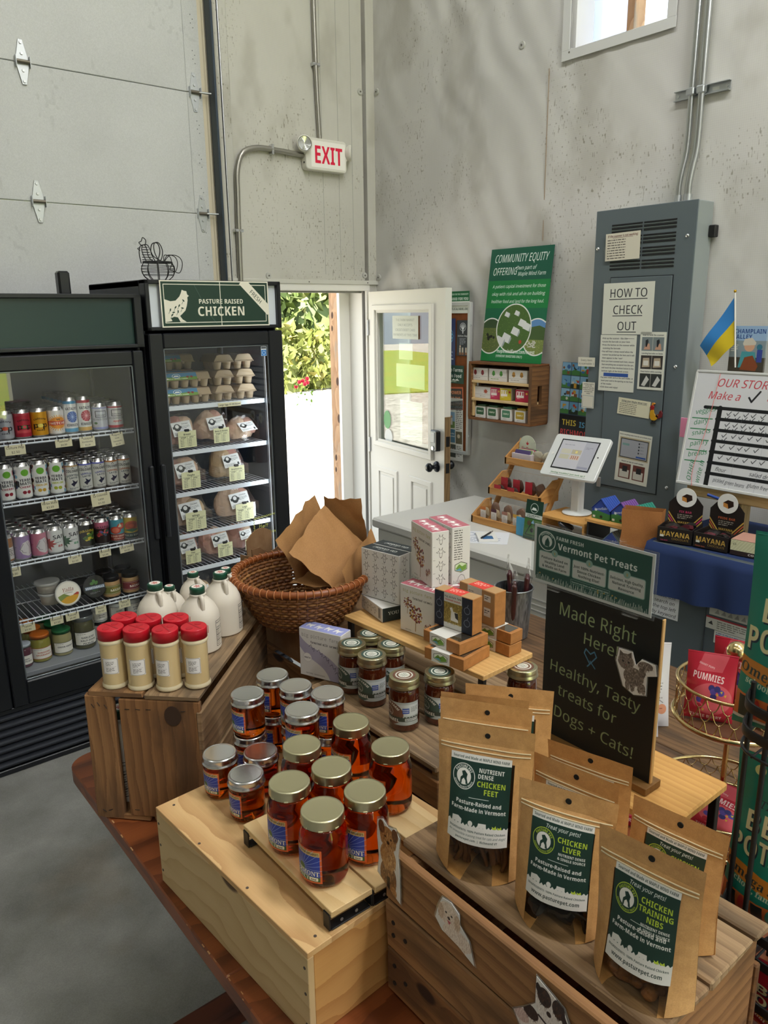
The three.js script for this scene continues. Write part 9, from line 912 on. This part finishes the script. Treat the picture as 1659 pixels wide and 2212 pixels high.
// ---------- bucket, gold stand, chip rack ----------
{
  const g = thing('galvanised_bucket', 'small galvanised bucket of meat sticks behind the caramel cartons', 'bucket', -1.37, TB + 0.0005, 2.455); mesh('pail', lathe([[0, 0.004], [0.05, 0.004], [0.051, 0], [0.054, 0.004], [0.066, 0.183], [0.069, 0.186], [0.066, 0.188], [0.064, 0.184], [0.052, 0.008], [0, 0.008]], 44), MGalv, g); mesh('rim_wire', new THREE.TorusGeometry(0.0675, 0.003, 8, 44).rotateX(Math.PI / 2), MGalv, g, 0, 0.186, 0); for (const s of [-1, 1]) mesh('handle_ear', cbox(0.004, 0.03, 0.02, 0.001), zinc, g, s * 0.066, 0.165, 0);
  const st = (x, z, rz, rx, n, label) => { const p = thing('meat_stick_pack', label, 'snack pack', -1.37 + x, TB + 0.05, 2.455 + z, 0.7, 'meat stick packs in the bucket'); p.rotation.order = 'YXZ'; p.rotation.z = rz; p.rotation.x = rx; for (let k = 0; k < n; k++) mesh('meat_stick', new THREE.CapsuleGeometry(0.0095, 0.14, 4, 10), M('#3f0f14', 0.35, { clearcoat: 0.5 }), p, -0.021 * (n - 1) / 2 + k * 0.021, 0.1, 0); mesh('clear_pack', displace(new THREE.BoxGeometry(0.085, 0.235, 0.026, 4, 8, 1), (a, b, c) => [a, b, c * (Math.abs(b) > 0.08 ? 0.25 : 1) + (noise3(a * 70, b * 70, x * 9, 4) - 0.5) * 0.006]), clearPl, p, 0, 0.115, 0); };
  st(-0.025, 0.02, 0.22, 0.02, 2, 'meat stick pack leaning out towards the cartons'); st(0.02, 0.03, -0.08, 0.05, 3, 'meat stick pack at the front of the bucket'); st(0.02, -0.02, -0.12, -0.1, 3, 'meat stick pack standing tall at the back of the bucket');
  const wb = thing('wire_basket', 'small black wire basket with papers beside the bucket', 'basket', -1.52, TB + 0.0005, 2.26, 0.5), L = []; for (let i = 0; i <= 8; i++) { const x = -0.09 + i * 0.0225; mesh('wire', tube([[x, 0.11, -0.06], [x, 0.003, -0.055], [x, 0.003, 0.055], [x, 0.11, 0.06]], 0.0013, 18, 4), blackMt, wb); } for (const y of [0.04, 0.075, 0.11]) mesh('wire_hoop', tube([[-0.09, y, -0.06], [0.09, y, -0.06], [0.09, y, 0.06], [-0.09, y, 0.06]].flatMap(([a, b, c], i, q) => { const n = q[(i + 1) % 4]; return [0, 0.33, 0.66].map((t) => [mix(a, n[0], t), b, mix(c, n[2], t)]); }), y > 0.1 ? 0.0024 : 0.0013, 60, 4, true), blackMt, wb); mesh('papers', cbox(0.15, 0.08, 0.02, 0.002), M('#d4d4d0', 0.7), wb, 0, 0.048, 0);
  // soft printed pouches and chip bags
  function soft(name, label, cat, reg, x, y, z, a, w, h, D, back, group, tilt = 0, rough = 0.35) { const o = thing(name, label, cat, x, y, z, -a * D2R, group), s0 = x * 31 + z * 17; o.rotation.order = 'YXZ'; o.rotation.x = tilt; const mk = (side) => { const q = new THREE.PlaneGeometry(w, h, 16, 22); if (side < 0) q.rotateY(Math.PI); return displace(q, (px, py) => { const u = px / w * 2, t = py / h + 0.5, f = Math.pow(clamp((1 - Math.abs(u)) * 1.6), 0.55) * Math.pow(clamp(t * 6), 0.6) * Math.pow(clamp((1 - t) * 1.25), 0.75); return [px * (1 - 0.05 * Math.sin(t * 3.14)), py + h / 2, side * (D / 2 * f + 0.0006) + (noise3(px * 26 + s0, py * 22, 1, 5) - 0.5) * 0.013 * (0.35 + f * 0.6)]; }); }; const fg = mk(1), p = fg.attributes.position; toReg(fg, reg, (px, py) => [px / w + 0.5, py / h]); mesh('printed_front', fg, PM(reg, rough), o); mesh('back_panel', mk(-1), back, o); const sl = []; for (let k = 0; k <= 10; k++) sl.push([-w / 2 * 0.97 + w * 0.97 * k / 10, h * 0.985, (noise3((-w / 2 + w * k / 10) * 26 + s0, h * 0.48 * 22, 1, 5) - 0.5) * 0.005]); mesh('top_seal', tube(sl, 0.0016, 24, 5), back, o); return o; }
  const pum = print(240, 340, (c, w, h) => { bg(c, w, h, '#c22a3e'); poly(c, [[80, 0], [200, 0], [170, 90], [50, 90]], '#d85a66'); txt(c, 'SMART PUPS', 96, 62, 13, '#f0c0c0', { rot: 0.3 }); txt(c, 'PUMMIES', 108, 118, 46, '#f4dcd8', { max: 150, rot: 0.12 }); c.beginPath(); c.ellipse(130, 220, 96, 76, 0, 0, 7); c.fillStyle = '#d85f68'; c.fill(); const r = rng(8); for (let k = 0; k < 9; k++) { const x = 50 + r() * 150, y = 160 + r() * 110; circ(c, x, y, 15, ['#5a4a9a', '#b02a3a', '#3a3a7a'][k % 3]); poly(c, [[x + 14, y + 10], [x + 26, y + 6], [x + 22, y + 20]], '#d8c03a'); } txt(c, 'THREE BERRY', 110, 312, 24, '#f4dcd8', { max: 150 }); });
  const redB = M('#b01f34', 0.4), G_ = [-1.835, 3.475], gold = M([0.72, 0.55, 0.27], 0.22, { metalness: 1 });
  const gs = thing('gold_wire_stand', 'two-tier gold wire basket stand with a ball finial', 'stand', G_[0], TB + 0.0005, G_[1]); mesh('pole', rod([0, 0, 0], [0, 0.42, 0], 0.006, 10), gold, gs); mesh('finial', new THREE.SphereGeometry(0.021, 20, 14), gold, gs, 0, 0.435, 0);
  for (const [y, R, h, nm_] of [[0.03, 0.145, 0.065, 'lower'], [0.285, 0.112, 0.08, 'upper']]) { const b = new THREE.Group(); b.name = 'wire_tier'; b.position.y = y; gs.add(b); mesh('rim', new THREE.TorusGeometry(R, 0.004, 6, 60).rotateX(Math.PI / 2), gold, b, 0, h, 0); mesh('base_rim', new THREE.TorusGeometry(R * 1.02, 0.006, 6, 60).rotateX(Math.PI / 2), gold, b, 0, 0, 0); mesh('tray_floor', new THREE.CylinderGeometry(R, R, 0.004, 40), M('#5a3a24', 0.5), b, 0, 0, 0); const S = []; const n = nm_ === 'upper' ? 24 : 30; for (let row = 0; row < 3; row++) for (let k = 0; k < n; k++) { const a0 = (k + (row % 2) * 0.5) / n * 6.2832, da = 6.2832 / n, y0 = row * h / 3, y1 = (row + 1) * h / 3; const q = (a, yy) => [Math.cos(a) * R, yy, Math.sin(a) * R]; S.push(tube([q(a0, y1), q(a0 + da * 0.25, y0 + (y1 - y0) * 0.2), q(a0 + da * 0.5, y0), q(a0 + da * 0.75, y0 + (y1 - y0) * 0.2), q(a0 + da, y1)], 0.0014, 8, 3)); } mesh('scallop_wires', merge(S), gold, b).userData.kind = 'stuff'; }
  const gp = 'red fruit-chew pouches', UY = TB + 0.2895;
  soft('red_pouch', 'red berry pouch standing at the front of the upper gold basket', 'pouch', pum, -1.895, UY, 3.455, 62, 0.098, 0.15, 0.032, redB, gp, -0.06); soft('red_pouch', 'red pouch beside the gold finial', 'pouch', pum, -1.835, UY, 3.53, 100, 0.105, 0.15, 0.03, redB, gp, -0.05); soft('red_pouch', 'red pouch showing its back behind the finial', 'pouch', pum, -1.785, UY, 3.455, 75, 0.10, 0.15, 0.03, redB, gp);
  soft('red_pouch', 'red pouch in the lower gold basket', 'pouch', pum, -1.90, TB + 0.036, 3.50, 85, 0.12, 0.11, 0.03, redB, gp, -0.5); soft('red_pouch', 'red pouch slumped between the bamboo shelf and the gold stand', 'pouch', pum, -1.985, TB + 0.002, 3.32, 62, 0.13, 0.16, 0.03, redB, gp, -0.5);
  const wp = print(220, 320, (c, w, h) => { bg(c, w, h, '#d2cecf'); circ(c, 110, 20, 7, '#2a2a2a'); greek(c, 30, 150, 160, 7, 11, '#7a7476', 4); for (let k = 0; k < 4; k++) { circ(c, 36 + k * 50, 250, 19, '#d08a68'); greek(c, 26 + k * 50, 246, 20, 1, 7, '#8a4a34', k); } txt(c, 'Nutrition Facts', 70, 290, 17, '#2c2a2a', { max: 110 }); rct(c, 12, 300, 130, 14, '#3a3838'); lines(c, [[150, 224], [170, 212], [190, 226]], '#7a7476', 3); }); const whB = M('#d6d2d2', 0.4); soft('white_pouch', 'white pouch with peach dots, front one behind the chalkboard', 'pouch', wp, -1.72, TB + 0.002, 3.16, 48, 0.15, 0.23, 0.04, whB, 'white pouches', -0.3); soft('white_pouch', 'white pouch behind the front one', 'pouch', wp, -1.64, TB + 0.002, 3.12, 46, 0.15, 0.235, 0.035, whB, 'white pouches', -0.22); soft('white_pouch', 'hindmost white pouch with punched hole', 'pouch', wp, -1.57, TB + 0.002, 3.11, 44, 0.15, 0.24, 0.03, whB, 'white pouches', -0.16);
  // black wire rack
  const rk = thing('wire_rack', 'black metal tiered rack of chip bags at the table end', 'rack', -2.19, TB + 0.0005, 3.855), X = 0.145, Z = 0.148, rp = (y, r = 0.05) => { const P = []; for (const [sx, sz, a0] of [[1, 1, 0], [-1, 1, 1.571], [-1, -1, 3.142], [1, -1, 4.712]]) for (const t of [0, 0.5, 1]) { const a = a0 + t * 1.571; P.push([sx * (X - r) + Math.cos(a) * r, y, sz * (Z - r) + Math.sin(a) * r]); } return P; };
  const bandG = (y) => { const c = new THREE.CatmullRomCurve3(rp(y).map((p) => V(...p)), true, 'centripetal'), pts = c.getPoints(96), P = [], I = []; pts.forEach((p, i) => { const n = V(p.x, 0, p.z).normalize().multiplyScalar(0.0022); for (const [s, dy] of [[1, -0.007], [1, 0.007], [-1, 0.007], [-1, -0.007]]) P.push(p.x + n.x * s, y + dy, p.z + n.z * s); }); for (let i = 0; i < 96; i++) for (let k = 0; k < 4; k++) { const a = i * 4 + k, b = i * 4 + (k + 1) % 4; I.push(a, b, b + 4, a, b + 4, a + 4); } return geoFrom(P, null, I); };
  for (const y of [0.03, 0.12]) mesh('base_band', bandG(y), blackMt, rk); for (const y of [0.195, 0.235]) mesh('tier_band', bandG(y), blackMt, rk); for (const y of [0.545, 0.585]) mesh('tier_band', bandG(y), blackMt, rk); for (const y of [0.03, 0.19, 0.515]) { mesh('floor_hoop', tube(rp(y), 0.0025, 80, 5, true), blackMt, rk); for (let k = -3; k <= 3; k++) mesh('floor_wire', rod([-X, y, k * 0.038], [X, y, k * 0.038], 0.002, 5), blackMt, rk); }
  for (const [x, z] of [[-X + 0.004, -Z + 0.05], [-X + 0.05, -Z + 0.004], [X - 0.004, -Z + 0.05], [-X + 0.004, Z - 0.05], [X - 0.004, Z - 0.05], [X - 0.05, -Z + 0.004]]) mesh('upright', rod([x, 0, z], [x, 0.605, z], 0.0042, 8), blackMt, rk);
  const chip = (bgc, shop) => print(330, 480, (c, w, h) => { bg(c, w, h, bgc); txt(c, 'The Coastal', 150, 128, 30, '#1c2a3a', { f: 'serif', w: 'italic ' }); txt(c, 'BEEF', 120, 186, 78, '#1c2a3a', { max: 150 }); txt(c, 'BEEF', 116, 182, 78, '#d8d0a0', { max: 150 }); txt(c, 'POTATO', 122, 258, 78, '#1c2a3a', { max: 210 }); txt(c, 'POTATO', 118, 254, 78, '#d8d0a0', { max: 210 }); c.save(); c.translate(0, 300); c.rotate(0.16); rct(c, -10, 0, 400, 44, '#c07a2c'); txt(c, 'Omega 3 Boost', 130, 24, 32, '#2c3a3a', { f: 'serif' }); c.restore(); txt(c, 'school, family operated', 140, 372, 22, '#c9cdb0', { f: 'serif', rot: 0.14, max: 230 }); rct(c, 0, 392, w, 62, '#c86a34'); for (let k = 0; k < 4; k++) { rct(c, 16 + k * 74, 398, 30, 56, '#22302c'); c.beginPath(); c.ellipse(62 + k * 74, 424, 9, 28, 0.1, 0, 7); c.fillStyle = ['#c03a34', '#2f8a7c'][k % 2]; c.fill(); } rct(c, 0, 454, w, 8, '#c9c4bc'); circ(c, 60, 40, 14, shop); });
  const teal = chip('#1d7a68', '#d8cf8a'), red = chip('#8e1420', '#d8cf8a'), tb = M('#17705e', 0.3), cg = 'chip bags in the rack';
  soft('chip_bag', 'teal potato chip bag in the upper rack tier', 'chip bag', teal, -2.245, TB + 0.52, 3.77, 80, 0.195, 0.30, 0.065, tb, cg, -0.06, 0.28); soft('chip_bag', 'teal potato chip bag in the middle rack tier', 'chip bag', teal, -2.25, TB + 0.198, 3.785, 82, 0.195, 0.275, 0.075, tb, cg, -0.05, 0.28); soft('chip_bag', 'red potato chip bag low in the rack', 'chip bag', red, -2.27, TB + 0.036, 3.835, 84, 0.19, 0.11, 0.06, M('#8e1420', 0.35), cg, -0.05, 0.35);
}
renderer.render(scene, camera);
